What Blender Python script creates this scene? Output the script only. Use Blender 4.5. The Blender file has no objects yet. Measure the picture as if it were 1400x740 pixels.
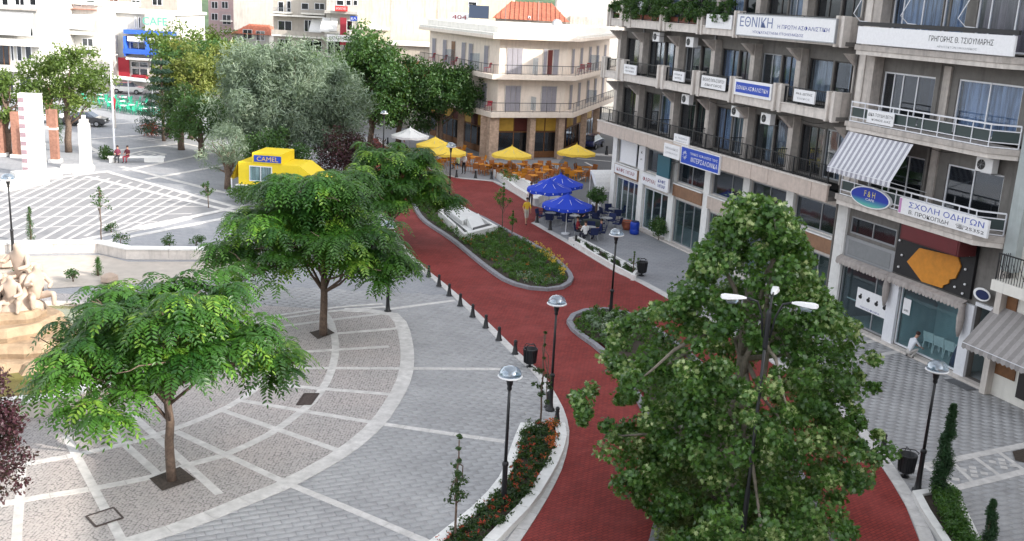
import bpy, bmesh, math, random
import numpy as np
from mathutils import Vector, Matrix

# ------------------------------------------------------------ camera, world, sun, exposure
S = bpy.context.scene
col = S.collection
random.seed(7)
rng = np.random.default_rng(7)
R = math.radians
FPX, PITCH, ROLL, CAMH = 1404.9, 0.25666, 0.05208, 14.0
fw = Vector((0, math.cos(PITCH), -math.sin(PITCH)))
ax = Vector((1, 0, 0)); au = ax.cross(fw)
CX = math.cos(ROLL) * ax + math.sin(ROLL) * au
CU = -math.sin(ROLL) * ax + math.cos(ROLL) * au
cam = bpy.data.objects.new('camera', bpy.data.cameras.new('camera'))
col.objects.link(cam)
cam.matrix_world = Matrix(((CX.x, CU.x, -fw.x, 0), (CX.y, CU.y, -fw.y, 0), (CX.z, CU.z, -fw.z, CAMH), (0, 0, 0, 1)))
cam.data.sensor_width = 36
cam.data.lens = FPX / 1400 * 36
cam.data.clip_end = 3000
cam.data.clip_start = 0.1
S.camera = cam

SUN_EL, SUN_AZ = R(27), R(-24)          # azimuth as an angle in the xy plane, from +x
w = bpy.data.worlds.new('World'); S.world = w; w.use_nodes = True
nt = w.node_tree
sky = nt.nodes.new('ShaderNodeTexSky'); sky.sky_type = 'NISHITA'; sky.sun_disc = False
sky.sun_elevation = SUN_EL; sky.sun_rotation = math.pi / 2 - SUN_AZ
sky.dust_density = 2.5; sky.ozone_density = 1.0; sky.air_density = 1.0
bg = nt.nodes['Background']; bg.inputs['Strength'].default_value = 0.15
hs = nt.nodes.new('ShaderNodeHueSaturation'); hs.inputs['Saturation'].default_value = .22
nt.links.new(sky.outputs[0], hs.inputs['Color']); nt.links.new(hs.outputs[0], bg.inputs[0])
sl = bpy.data.lights.new('sun', 'SUN'); sl.energy = 2.0; sl.angle = R(0.6); sl.color = (1, .93, .83)
so = bpy.data.objects.new('sun', sl); col.objects.link(so)
tosun = Vector((math.cos(SUN_EL) * math.cos(SUN_AZ), math.cos(SUN_EL) * math.sin(SUN_AZ), math.sin(SUN_EL)))
so.rotation_euler = tosun.to_track_quat('Z', 'Y').to_euler()
S.view_settings.view_transform = 'Standard'; S.view_settings.look = 'None'
S.view_settings.gamma = 1; S.view_settings.exposure = 1.72
S.render.engine = 'CYCLES'
S.cycles.max_bounces = 5; S.cycles.diffuse_bounces = 3; S.cycles.transparent_max_bounces = 8

# ------------------------------------------------------------ helpers
def P(px, py, z=0.0):
    """point of the horizontal plane z that lies at this place of the surveyed photograph"""
    d = fw * FPX + CX * (px - 700) - CU * (py - 370)
    t = (z - CAMH) / d.z
    return Vector((d.x * t, d.y * t, z))
def atY(px, py, Y):
    d = fw * FPX + CX * (px - 700) - CU * (py - 370)
    t = Y / d.y
    return Vector((d.x * t, Y, CAMH + d.z * t))
def poly(pts, z=0.0):
    return [(P(*p).x, P(*p).y) for p in pts]

FO = Vector((18.5928, 39.9741, 0)); FUD = Vector((-0.3706, 0.9288, 0)); FN = Vector((-0.9288, -0.3706, 0))
FANG = math.atan2(FUD.y, FUD.x)
def FW(u, v, z): return FO + FUD * u + FN * v + Vector((0, 0, z))

class MB:
    def __init__(s): s.v = []; s.f = []; s.m = []
    def add(s, vs, fs, mi=0):
        o = len(s.v); s.v += [tuple(p) for p in vs]
        for f in fs: s.f.append([i + o for i in f]); s.m.append(mi)
        return s
    def box(s, x0, x1, y0, y1, z0, z1, mi=0):
        if x0 > x1: x0, x1 = x1, x0
        if y0 > y1: y0, y1 = y1, y0
        vs = [(x, y, z) for z in (z0, z1) for y in (y0, y1) for x in (x0, x1)]
        return s.add(vs, [(0, 2, 3, 1), (4, 5, 7, 6), (0, 1, 5, 4), (2, 6, 7, 3), (0, 4, 6, 2), (1, 3, 7, 5)], mi)
    def prism(s, pts, z0, z1, mi=0, inset=0):
        n = len(pts)
        a = sum(pts[i][0] * pts[(i + 1) % n][1] - pts[(i + 1) % n][0] * pts[i][1] for i in range(n))
        if a < 0: pts = pts[::-1]
        vs = [(p[0], p[1], z0) for p in pts] + [(p[0], p[1], z1) for p in pts]
        fs = [tuple(range(n))[::-1], tuple(range(n, 2 * n))] + [(i, (i + 1) % n, n + (i + 1) % n, n + i) for i in range(n)]
        return s.add(vs, fs, mi)
    def tube(s, pts, rad, seg=8, mi=0, cap=True):
        pts = [Vector(p) for p in pts]
        if not hasattr(rad, '__len__'): rad = [rad] * len(pts)
        vs = []; fs = []; prev = None
        for i, p in enumerate(pts):
            d = (pts[min(i + 1, len(pts) - 1)] - pts[max(i - 1, 0)]).normalized()
            if prev is None:
                a = Vector((0, 0, 1)) if abs(d.z) < .9 else Vector((1, 0, 0))
                x = d.cross(a).normalized()
            else:
                x = (prev - d * prev.dot(d)).normalized()
            prev = x; y = d.cross(x)
            for k in range(seg):
                t = 2 * math.pi * k / seg
                vs.append(p + (x * math.cos(t) + y * math.sin(t)) * rad[i])
        for i in range(len(pts) - 1):
            for k in range(seg):
                k2 = (k + 1) % seg
                fs.append((i * seg + k, i * seg + k2, (i + 1) * seg + k2, (i + 1) * seg + k))
        if cap:
            fs.append(tuple(range(seg))[::-1]); fs.append(tuple(range((len(pts) - 1) * seg, len(pts) * seg)))
        return s.add(vs, fs, mi)
    def lathe(s, prof, seg=16, c=(0, 0, 0), mi=0, rfun=None):
        vs = []; fs = []
        for i, (r, z) in enumerate(prof):
            for k in range(seg):
                t = 2 * math.pi * k / seg
                rr = r * (rfun(i, t) if rfun else 1)
                vs.append((c[0] + rr * math.cos(t), c[1] + rr * math.sin(t), c[2] + z))
        for i in range(len(prof) - 1):
            for k in range(seg):
                k2 = (k + 1) % seg
                fs.append((i * seg + k, i * seg + k2, (i + 1) * seg + k2, (i + 1) * seg + k))
        fs.append(tuple(range(seg))[::-1]); fs.append(tuple(range((len(prof) - 1) * seg, len(prof) * seg)))
        return s.add(vs, fs, mi)
    def bar(s, a, b, w, h, mi=0):
        """rectangular bar from a to b"""
        a = Vector(a); b = Vector(b); d = (b - a).normalized()
        up = Vector((0, 0, 1)) if abs(d.z) < .95 else Vector((0, 1, 0))
        x = d.cross(up).normalized() * w / 2; y = x.cross(d).normalized() * h / 2
        vs = [a - x - y, a + x - y, a + x + y, a - x + y, b - x - y, b + x - y, b + x + y, b - x + y]
        return s.add(vs, [(3, 2, 1, 0), (4, 5, 6, 7), (0, 1, 5, 4), (1, 2, 6, 5), (2, 3, 7, 6), (3, 0, 4, 7)], mi)
    def sheet(s, pts, z, mi=0):
        n = len(pts)
        a = sum(pts[i][0] * pts[(i + 1) % n][1] - pts[(i + 1) % n][0] * pts[i][1] for i in range(n))
        if a < 0: pts = pts[::-1]
        return s.add([(p[0], p[1], z) for p in pts], [tuple(range(n))], mi)
    def mesh(s, name, mats, smooth=False):
        me = bpy.data.meshes.new(name); me.from_pydata(s.v, [], s.f)
        if not isinstance(mats, (list, tuple)): mats = [mats]
        for m in mats: me.materials.append(m)
        if len(mats) > 1: me.polygons.foreach_set('material_index', s.m)
        if smooth: me.polygons.foreach_set('use_smooth', [True] * len(me.polygons))
        me.update(); return me
    def build(s, name, mats, parent=None, smooth=False, loc=None, rot=None, bevel=0):
        o = bpy.data.objects.new(name, s.mesh(name, mats, smooth)); col.objects.link(o)
        if parent is not None: o.parent = parent
        if loc is not None: o.location = loc
        if rot is not None: o.rotation_euler = rot
        if bevel:
            b = o.modifiers.new('bevel', 'BEVEL'); b.width = bevel; b.segments = 2; b.limit_method = 'ANGLE'
        return o

def tag(o, label=None, cat=None, group=None, kind=None):
    if label: o['label'] = label
    if cat: o['category'] = cat
    if group: o['group'] = group
    if kind: o['kind'] = kind
    return o
def thing(name, label, cat, loc=(0, 0, 0), rotz=0, group=None, parent=None):
    o = bpy.data.objects.new(name, None); o.empty_display_size = .2
    col.objects.link(o); o.location = loc; o.rotation_euler = (0, 0, rotz)
    return tag(o, label, cat, group)
def struct(name):
    o = bpy.data.objects.new(name, None); col.objects.link(o); o['kind'] = 'structure'; return o
def child(name, me, parent, loc=(0, 0, 0), rot=(0, 0, 0), scale=(1, 1, 1)):
    o = bpy.data.objects.new(name, me); col.objects.link(o); o.parent = parent
    o.location = loc; o.rotation_euler = rot; o.scale = scale; return o
def kids(root): return [o for o in list(bpy.data.objects) if o.parent == root]
CH = {}
def proto_children(root):
    if root.name not in CH:
        CH[root.name] = [(c, list(kids(c))) for c in kids(root)]
    return CH[root.name]
def dup(root, loc, rotz, label=None, group=None, scale=None):
    pc = proto_children(root)
    r = root.copy(); col.objects.link(r); r.location = loc; r.rotation_euler = (0, 0, rotz)
    if label: r['label'] = label
    if group: r['group'] = group
    if scale: r.scale = (scale,) * 3
    for c0, gs in pc:
        c = c0.copy(); col.objects.link(c); c.parent = r
        for g0 in gs:
            g = g0.copy(); col.objects.link(g); g.parent = c
    return r

# ------------------------------------------------------------ materials
def nodes(name):
    m = bpy.data.materials.new(name); m.use_nodes = True
    n = m.node_tree; return m, n, n.nodes['Principled BSDF']
def mix(n, a, b, fac, mode='MIX'):
    x = n.nodes.new('ShaderNodeMix'); x.data_type = 'RGBA'; x.blend_type = mode
    for i, v in ((6, a), (7, b), (0, fac)):
        if isinstance(v, (int, float)): x.inputs[i].default_value = v
        elif isinstance(v, tuple): x.inputs[i].default_value = (*v, 1)
        else: n.links.new(v, x.inputs[i])
    return x.outputs[2]
def noise(n, scale, detail=4, coord=None, rough=.6, dim='3D'):
    x = n.nodes.new('ShaderNodeTexNoise'); x.inputs['Scale'].default_value = scale
    x.inputs['Detail'].default_value = detail; x.inputs['Roughness'].default_value = rough
    if coord: n.links.new(coord, x.inputs['Vector'])
    return x.outputs[0]
def ramp(n, v, a, b, ca=(0, 0, 0), cb=(1, 1, 1)):
    x = n.nodes.new('ShaderNodeValToRGB'); e = x.color_ramp.elements
    e[0].position = a; e[1].position = b; e[0].color = (*ca, 1); e[1].color = (*cb, 1)
    n.links.new(v, x.inputs[0]); return x.outputs[0]
def wpos(n): return n.nodes.new('ShaderNodeNewGeometry').outputs['Position']
def objc(n): return n.nodes.new('ShaderNodeTexCoord').outputs['Object']
def bump(n, b, h, strength=.4, dist=.02):
    x = n.nodes.new('ShaderNodeBump'); x.inputs['Strength'].default_value = strength
    x.inputs['Distance'].default_value = dist
    n.links.new(h, x.inputs['Height']); n.links.new(x.outputs[0], b.inputs['Normal'])
def math_(n, op, a, b=0.0, c=None):
    x = n.nodes.new('ShaderNodeMath'); x.operation = op
    for i, v in enumerate((a, b) if c is None else (a, b, c)):
        if isinstance(v, (int, float)): x.inputs[i].default_value = v
        else: n.links.new(v, x.inputs[i])
    return x.outputs[0]
def plain(name, c, rough=.7, var=.15, scale=6, bmp=.15, metal=0, stain=0, big=0.35):
    """painted / cast surface: large soft mottling, fine grain, optional dirt streaks"""
    m, n, b = nodes(name)
    w = wpos(n)
    f1 = noise(n, scale, 5, w); f2 = noise(n, scale * 6, 3, w); f3 = noise(n, big, 3, w)
    dark = tuple(x * (1 - var) for x in c); light = tuple(min(1, x * (1 + var * .7)) for x in c)
    cc = mix(n, dark, light, ramp(n, f1, .3, .7))
    cc = mix(n, cc, tuple(x * (1 - var * 1.3) for x in c), math_(n, 'MULTIPLY', ramp(n, f3, .45, .75), .6))
    if stain:
        sp = n.nodes.new('ShaderNodeMapping'); n.links.new(w, sp.inputs[0]); sp.inputs['Scale'].default_value = (3, 3, .35)
        fs = noise(n, 1.3, 5, sp.outputs[0])
        cc = mix(n, cc, tuple(x * .45 for x in c), math_(n, 'MULTIPLY', ramp(n, fs, .5, .72), stain))
    n.links.new(cc, b.inputs['Base Color']); b.inputs['Roughness'].default_value = rough
    b.inputs['Metallic'].default_value = metal
    if bmp: bump(n, b, f2, bmp, .01)
    return m
def gloss(name, c, rough=.3, metal=0, coat=0):
    m, n, b = nodes(name)
    w = wpos(n); f = noise(n, 9, 4, w)
    n.links.new(mix(n, tuple(x * .85 for x in c), tuple(min(1, x * 1.1) for x in c), f), b.inputs['Base Color'])
    n.links.new(math_(n, 'MULTIPLY_ADD', f, .25, rough - .1), b.inputs['Roughness'])
    b.inputs['Metallic'].default_value = metal; b.inputs['Coat Weight'].default_value = coat
    return m
def leafmat(name, a, b_, c_, rough=.45, trans=.35, hi=.86):
    m, n, b = nodes(name)
    at = n.nodes.new('ShaderNodeAttribute'); at.attribute_name = 'tint'
    w = wpos(n); f = noise(n, .9, 3, w)
    cc = mix(n, a, b_, ramp(n, at.outputs['Fac'], .0, .8)); cc = mix(n, cc, c_, ramp(n, at.outputs['Fac'], hi, 1.0))
    cc = mix(n, cc, a, math_(n, 'MULTIPLY', ramp(n, f, .4, .7), .4))
    n.links.new(cc, b.inputs['Base Color']); b.inputs['Roughness'].default_value = rough
    b.inputs['Specular IOR Level'].default_value = .5
    tr = n.nodes.new('ShaderNodeBsdfTranslucent'); n.links.new(mix(n, cc, (.25, .4, .03), .4), tr.inputs[0])
    ms = n.nodes.new('ShaderNodeMixShader'); ms.inputs[0].default_value = trans
    n.links.new(b.outputs[0], ms.inputs[1]); n.links.new(tr.outputs[0], ms.inputs[2])
    n.links.new(ms.outputs[0], n.nodes['Material Output'].inputs[0])
    return m
def glassmat(name, tint=(.6, .7, .75), refl=.35, rough=.03, opac=.25):
    m, n, b = nodes(name)
    n.nodes.remove(b)
    g = n.nodes.new('ShaderNodeBsdfGlossy'); g.inputs['Roughness'].default_value = rough; g.inputs[0].default_value = (.85, .9, .95, 1)
    t = n.nodes.new('ShaderNodeBsdfTransparent'); t.inputs[0].default_value = (*tint, 1)
    d = n.nodes.new('ShaderNodeBsdfDiffuse'); d.inputs[0].default_value = (.08, .09, .1, 1)
    fr = n.nodes.new('ShaderNodeLayerWeight'); fr.inputs[0].default_value = .5
    m1 = n.nodes.new('ShaderNodeMixShader'); m1.inputs[0].default_value = opac
    n.links.new(t.outputs[0], m1.inputs[1]); n.links.new(d.outputs[0], m1.inputs[2])
    m2 = n.nodes.new('ShaderNodeMixShader'); n.links.new(math_(n, 'MULTIPLY_ADD', math_(n, 'POWER', fr.outputs['Facing'], 3.0), .5, refl * .4), m2.inputs[0])
    n.links.new(m1.outputs[0], m2.inputs[1]); n.links.new(g.outputs[0], m2.inputs[2])
    n.links.new(m2.outputs[0], n.nodes['Material Output'].inputs[0])
    w = wpos(n); f = noise(n, .8, 2, w)
    bp = n.nodes.new('ShaderNodeBump'); bp.inputs['Strength'].default_value = .08; bp.inputs['Distance'].default_value = .05
    n.links.new(f, bp.inputs['Height']); n.links.new(bp.outputs[0], g.inputs['Normal'])
    return m

# ground materials
def mat_paver():
    m, n, b = nodes('grey_pavers')
    w = wpos(n)
    mp = n.nodes.new('ShaderNodeMapping'); n.links.new(w, mp.inputs[0]); mp.inputs['Rotation'].default_value = (0, 0, R(24))
    br = n.nodes.new('ShaderNodeTexBrick'); n.links.new(mp.outputs[0], br.inputs[0])
    br.inputs['Scale'].default_value = 1; br.inputs['Brick Width'].default_value = .5; br.inputs['Row Height'].default_value = .25
    br.inputs['Mortar Size'].default_value = .012; br.inputs['Color1'].default_value = (.27, .28, .30, 1)
    br.inputs['Color2'].default_value = (.32, .325, .345, 1); br.inputs['Mortar'].default_value = (.19, .19, .20, 1)
    f = noise(n, .35, 5, w, .65); f2 = noise(n, 14, 4, w); f3 = noise(n, 70, 2, w)
    c = mix(n, br.outputs[0], (.36, .37, .40), math_(n, 'MULTIPLY', ramp(n, f, .42, .7), .55))
    c = mix(n, c, (.15, .155, .17), math_(n, 'MULTIPLY', ramp(n, f2, .5, .75), .5))
    c = mix(n, c, (.4, .4, .42), math_(n, 'MULTIPLY', ramp(n, f3, .55, .7), .4))
    n.links.new(c, b.inputs['Base Color']); b.inputs['Roughness'].default_value = .75
    bump(n, b, math_(n, 'ADD', f2, math_(n, 'MULTIPLY', br.outputs[1], -.6)), .4, .01)
    return m
def mat_paver_geo():
    m, n, b = nodes('grey_paver_stone')
    w = wpos(n); at = n.nodes.new('ShaderNodeAttribute'); at.attribute_name = 'tint'
    f = noise(n, .35, 5, w, .65); f2 = noise(n, 14, 4, w); f3 = noise(n, 60, 2, w)
    c = mix(n, (.325, .325, .335), (.355, .355, .365), at.outputs['Fac'])
    c = mix(n, c, (.47, .47, .48), math_(n, 'MULTIPLY', ramp(n, f, .42, .7), .6))
    c = mix(n, c, (.21, .215, .23), math_(n, 'MULTIPLY', ramp(n, f2, .5, .75), .45))
    c = mix(n, c, (.42, .42, .44), math_(n, 'MULTIPLY', ramp(n, f3, .55, .7), .4))
    f4 = noise(n, 1.3, 6, w, .72); c = mix(n, c, (.20, .195, .20), math_(n, 'MULTIPLY', ramp(n, f4, .54, .74), .5))
    n.links.new(c, b.inputs['Base Color']); b.inputs['Roughness'].default_value = .72
    bump(n, b, f2, .3, .01)
    return m
def mat_red():
    m, n, b = nodes('red_block_paving')
    w = wpos(n)
    mp = n.nodes.new('ShaderNodeMapping'); n.links.new(w, mp.inputs[0]); mp.inputs['Rotation'].default_value = (0, 0, R(-38))
    br = n.nodes.new('ShaderNodeTexBrick'); n.links.new(mp.outputs[0], br.inputs[0])
    br.inputs['Scale'].default_value = 1; br.inputs['Brick Width'].default_value = .22; br.inputs['Row Height'].default_value = .11
    br.inputs['Mortar Size'].default_value = .01; br.inputs['Color1'].default_value = (.20, .026, .020, 1)
    br.inputs['Color2'].default_value = (.28, .038, .030, 1); br.inputs['Mortar'].default_value = (.08, .013, .016, 1)
    f = noise(n, .5, 5, w); f2 = noise(n, 25, 3, w)
    c = mix(n, br.outputs[0], (.33, .065, .06), math_(n, 'MULTIPLY', ramp(n, f, .45, .7), .5))
    c = mix(n, c, (.13, .014, .02), math_(n, 'MULTIPLY', ramp(n, f2, .5, .7), .45))
    f4 = noise(n, 1.7, 6, w, .7); c = mix(n, c, (.10, .03, .03), math_(n, 'MULTIPLY', ramp(n, f4, .55, .72), .55))
    n.links.new(c, b.inputs['Base Color']); b.inputs['Roughness'].default_value = .8
    b.inputs['Specular IOR Level'].default_value = .3
    bump(n, b, math_(n, 'ADD', f2, math_(n, 'MULTIPLY', br.outputs[1], -1.5)), .5, .008)
    return m
def mat_cobble():
    m, n, b = nodes('fan_laid_cobbles')
    w = wpos(n); sp = n.nodes.new('ShaderNodeSeparateXYZ'); n.links.new(w, sp.inputs[0])
    # shell-like arcs: row lines bend inside every 1.1 m wide strip
    s = math_(n, 'MODULO', math_(n, 'ADD', sp.outputs[0], 400), 1.1)
    s = math_(n, 'SUBTRACT', s, .55)
    bend = math_(n, 'SQRT', math_(n, 'SUBTRACT', .62, math_(n, 'MULTIPLY', s, s)))
    yy = math_(n, 'ADD', sp.outputs[1], bend)
    row = math_(n, 'MULTIPLY', yy, 11)
    cb = n.nodes.new('ShaderNodeCombineXYZ'); n.links.new(math_(n, 'MULTIPLY', sp.outputs[0], 10.5), cb.inputs[0]); n.links.new(row, cb.inputs[1])
    v = n.nodes.new('ShaderNodeTexVoronoi'); v.inputs['Scale'].default_value = 1; v.inputs['Randomness'].default_value = .45
    n.links.new(cb.outputs[0], v.inputs['Vector'])
    f = noise(n, .45, 4, w); f2 = noise(n, 40, 3, w)
    c = mix(n, (.36, .335, .325), (.48, .445, .43), v.outputs['Color'])
    c = mix(n, c, (.50, .43, .41), math_(n, 'MULTIPLY', ramp(n, f, .4, .65), .5))
    c = mix(n, c, (.19, .18, .175), ramp(n, v.outputs['Distance'], .46, .72))
    n.links.new(c, b.inputs['Base Color']); b.inputs['Roughness'].default_value = .75
    h = math_(n, 'MULTIPLY', v.outputs['Distance'], -1)
    bump(n, b, h, .6, .02)
    return m

M = {}
M['paver'] = mat_paver(); M['paver_geo'] = mat_paver_geo(); M['red'] = mat_red(); M['cobble'] = mat_cobble()
M['white_slab'] = plain('white_band_slabs', (.62, .60, .585), .7, .24, 3, .3, stain=0)
M['kerb'] = plain('pale_kerb_stone', (.60, .585, .575), .7, .18, 5, .3)
M['kerb_grey'] = plain('grey_kerb_stone', (.26, .26, .285), .75, .25, 6, .4)
M['white_wall'] = plain('white_planter_wall', (.78, .775, .76), .6, .1, 4, .2)
M['soil'] = plain('dark_soil', (.06, .045, .035), .95, .5, 12, .9)
M['concrete'] = plain('weathered_concrete', (.49, .445, .41), .85, .2, 4, .3, stain=.6)
M['concrete_pale'] = plain('pale_concrete', (.66, .61, .565), .85, .15, 4, .3, stain=.45)
M['concrete_dark'] = plain('shade_toned_plaster', (.17, .16, .15), .85, .15, 4, .3, stain=.5)  # recess shade behind the balconies is put into the plaster colour
M['beige_panel'] = plain('beige_fascia_panel', (.54, .455, .40), .8, .12, 5, .25, stain=.3)
M['cream'] = plain('cream_render', (.80, .70, .61), .85, .07, 3, .15, stain=.25)
M['cream_white'] = plain('white_render', (.78, .755, .70), .85, .06, 3, .15, stain=.25)
M['yellow_render'] = plain('yellowish_render', (.66, .59, .44), .85, .12, 1.5, .2, stain=.55)
M['black_metal'] = gloss('black_painted_iron', (.012, .013, .016), .4, 0)
M['dark_frame'] = gloss('dark_window_frame', (.03, .025, .025), .4)
M['white_metal'] = gloss('white_painted_metal', (.75, .76, .8), .4)
M['white_plastic'] = gloss('white_plastic', (.82, .82, .83), .45)
M['grey_metal'] = gloss('grey_aluminium', (.33, .34, .36), .4, .3)
M['interior'] = plain('dim_interior', (.03, .028, .028), .9, .3, 3, 0)  # near-black: the dimness of unlit rooms is in the colour
M['floor_in'] = plain('interior_floor', (.45, .50, .52), .4, .1, 3, 0)
M['glass'] = glassmat('window_glass', (.8, .86, .92), .15, .03, .08)
M['glass_dark'] = glassmat('dark_window_glass', (.35, .4, .48), .25, .05, .12)
M['shop_glass'] = glassmat('shop_window_glass', (.82, .92, .93), .1, .02, .05)
M['bark'] = plain('grey_brown_bark', (.15, .105, .08), .95, .4, 9, .9)
M['bark_pale'] = plain('pale_bark', (.24, .21, .17), .95, .35, 9, .8)
M['tile'] = plain('terracotta_roof_tile', (.42, .13, .075), .8, .35, 3, .4)
M['wood'] = plain('brown_stained_wood', (.2, .085, .03), .5, .3, 5, .2)
M['stone_clad'] = plain('rough_stone_cladding', (.50, .36, .27), .9, .35, 4, .9)
M['asphalt'] = plain('asphalt', (.13, .135, .145), .9, .2, 8, .4)
M['skin'] = plain('skin', (.48, .26, .18), .6, .08, 12, 0)
M['hair'] = plain('dark_hair', (.025, .018, .014), .6, .2, 30, .2)
def cloth(name, c): return plain(name, c, .9, .12, 10, .2)
M['blue_cloth'] = cloth('royal_blue_canvas', (.012, .05, .50)); M['yellow_cloth'] = cloth('yellow_canvas', (.80, .56, .07))
M['white_cloth'] = cloth('white_canvas', (.8, .8, .8)); M['orange_wicker'] = plain('orange_wicker', (.40, .14, .035), .6, .3, 30, .5)
M['dark_blue'] = cloth('navy_cloth', (.015, .025, .09)); M['black_cloth'] = cloth('black_cloth', (.015, .015, .018))
M['ink_blue'] = gloss('dark_blue_print', (.02, .04, .28), .5); M['ink_black'] = gloss('black_print', (.01, .01, .012), .5)
M['ink_white'] = gloss('white_print', (.85, .85, .87), .5); M['ink_red'] = gloss('dark_red_print', (.28, .015, .03), .5)
M['sign_white'] = gloss('white_sign_board', (.82, .82, .84), .4); M['sign_blue'] = gloss('blue_sign_board', (.01, .06, .45), .4)
def curtain(name, c, freq=8):
    m, n, b = nodes(name)
    o = objc(n); sp = n.nodes.new('ShaderNodeMapping'); sp.inputs['Scale'].default_value = (1, 1, .06); n.links.new(o, sp.inputs[0])
    f = noise(n, freq, 3, sp.outputs[0])
    n.links.new(mix(n, tuple(x * .38 for x in c), c, ramp(n, f, .38, .6)), b.inputs['Base Color'])  # fold shading painted into the curtain colour
    b.inputs['Roughness'].default_value = .9
    return m
M['curtain_blue'] = curtain('pale_blue_net_curtain', (.55, .62, .80)); M['curtain_white'] = curtain('white_net_curtain', (.6, .6, .61))
M['curtain_pink'] = curtain('pinkish_roller_blind', (.62, .42, .40), 3); M['curtain_grey'] = curtain('grey_venetian_blind', (.42, .46, .52))

# ------------------------------------------------------------ numpy foliage
def inst_mesh(name, tv, tf, pos, mats3, tint, mat, smooth=False, scale=None):
    """many copies of a small template as one mesh, with a random tint attribute"""
    tv = np.asarray(tv, float); N = len(pos); K = len(tv)
    if scale is not None: mats3 = mats3 * np.asarray(scale)[:, None, None]
    V = np.einsum('nij,kj->nki', mats3, tv) + pos[:, None, :]
    V = V.reshape(-1, 3)
    lens = np.array([len(f) for f in tf]); flat = np.concatenate([np.array(f) for f in tf])
    L = (flat[None, :] + (np.arange(N) * K)[:, None]).reshape(-1)
    cnt = np.tile(lens, N); start = np.concatenate([[0], np.cumsum(cnt)[:-1]])
    me = bpy.data.meshes.new(name)
    me.vertices.add(len(V)); me.vertices.foreach_set('co', V.ravel())
    me.loops.add(len(L)); me.loops.foreach_set('vertex_index', L.astype(np.int32))
    me.polygons.add(len(cnt)); me.polygons.foreach_set('loop_start', start.astype(np.int32))
    me.polygons.foreach_set('loop_total', cnt.astype(np.int32))
    a = me.attributes.new('tint', 'FLOAT', 'POINT'); a.data.foreach_set('value', np.repeat(tint, K).astype(np.float32))
    me.update(calc_edges=True); me.materials.append(mat)
    if smooth: me.polygons.foreach_set('use_smooth', [True] * len(me.polygons))
    return me
def rand_rot(N, up=0.0, out=None):
    """orthonormal frames; local z (leaf normal) biased upward / outward"""
    z = rng.normal(size=(N, 3)); z /= np.linalg.norm(z, axis=1)[:, None]
    z[:, 2] += up
    if out is not None: z += out
    z /= np.linalg.norm(z, axis=1)[:, None] + 1e-9
    a = rng.normal(size=(N, 3)); x = np.cross(a, z); x /= np.linalg.norm(x, axis=1)[:, None]
    y = np.cross(z, x)
    return np.stack([x, y, z], axis=2)
LEAF = ([(0, -.5, 0), (.28, -.1, .06), (.2, .25, .04), (0, .5, 0), (-.2, .25, .04), (-.28, -.1, .06), (0, 0, -.03)],
        [(0, 1, 6), (1, 2, 6), (2, 3, 6), (3, 4, 6), (4, 5, 6), (5, 0, 6)])
LEAF2 = ([(0, -.5, 0), (.25, 0, .07), (0, .5, 0), (-.25, 0, .07)], [(0, 1, 2), (0, 2, 3)])
MAPLE = ([(0, -.35, 0), (.22, -.3, .03), (.18, -.1, 0), (.5, .02, -.04), (.2, .12, .02), (.28, .4, -.03), (.07, .22, .02), (0, .58, -.06), (-.07, .22, .02), (-.28, .4, -.03), (-.2, .12, .02), (-.5, .02, -.04), (-.18, -.1, 0), (-.22, -.3, .03)],
         [(0, 1, 2, 12, 13), (2, 3, 4), (4, 5, 6), (6, 7, 8), (8, 9, 10), (10, 11, 12), (2, 4, 6, 8, 10, 12)])
NEEDLE = ([(-.08, -.5, 0), (.08, -.5, 0), (.05, .5, .02), (-.05, .5, .02)], [(0, 1, 2, 3)])
def foliage(name, clumps, rads, per, size, mat, parent, tmpl=LEAF, up=.4, flat=.8, shell=.5, tintspread=.5):
    """leaf clumps: clump centres, clump radii, leaves in each"""
    clumps = np.asarray(clumps, float); rads = np.asarray(rads, float); n = len(clumps)
    N = n * per
    d = rng.normal(size=(N, 3)); d /= np.linalg.norm(d, axis=1)[:, None]
    r = rng.random(N) ** shell
    rr = np.repeat(rads, per)
    pos = np.repeat(clumps, per, axis=0) + d * (r * rr)[:, None] * np.array([1, 1, flat])
    m3 = rand_rot(N, up, d * .6)
    base = np.repeat(rng.random(n), per)
    tint = np.clip(base * tintspread + rng.random(N) * (1 - tintspread), 0, 1)
    me = inst_mesh(name, tmpl[0], tmpl[1], pos, m3, tint, mat, scale=size * (.7 + .6 * rng.random(N)))
    o = bpy.data.objects.new(name, me); col.objects.link(o); o.parent = parent; o['kind'] = 'stuff'
    return o
def limb(mb, a, b, r0, r1, seg=6, wob=.08, n=5):
    a = Vector(a); b = Vector(b); L = (b - a).length; pts = []; rs = []
    for i in range(n + 1):
        t = i / n; p = a.lerp(b, t)
        if 0 < i < n: p += Vector((random.uniform(-1, 1), random.uniform(-1, 1), random.uniform(-.5, .5))) * wob * L * .5
        p.z += math.sin(t * math.pi) * L * .06
        pts.append(p); rs.append(r0 + (r1 - r0) * t)
    mb.tube(pts, rs, seg); return pts
# ============================================================ THE GROUND
g = MB(); g.sheet([(-900, -60), (900, -60), (900, 1500), (-900, 1500)], -.016); tag(g.build('ground', M['paver']), kind='structure')

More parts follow.
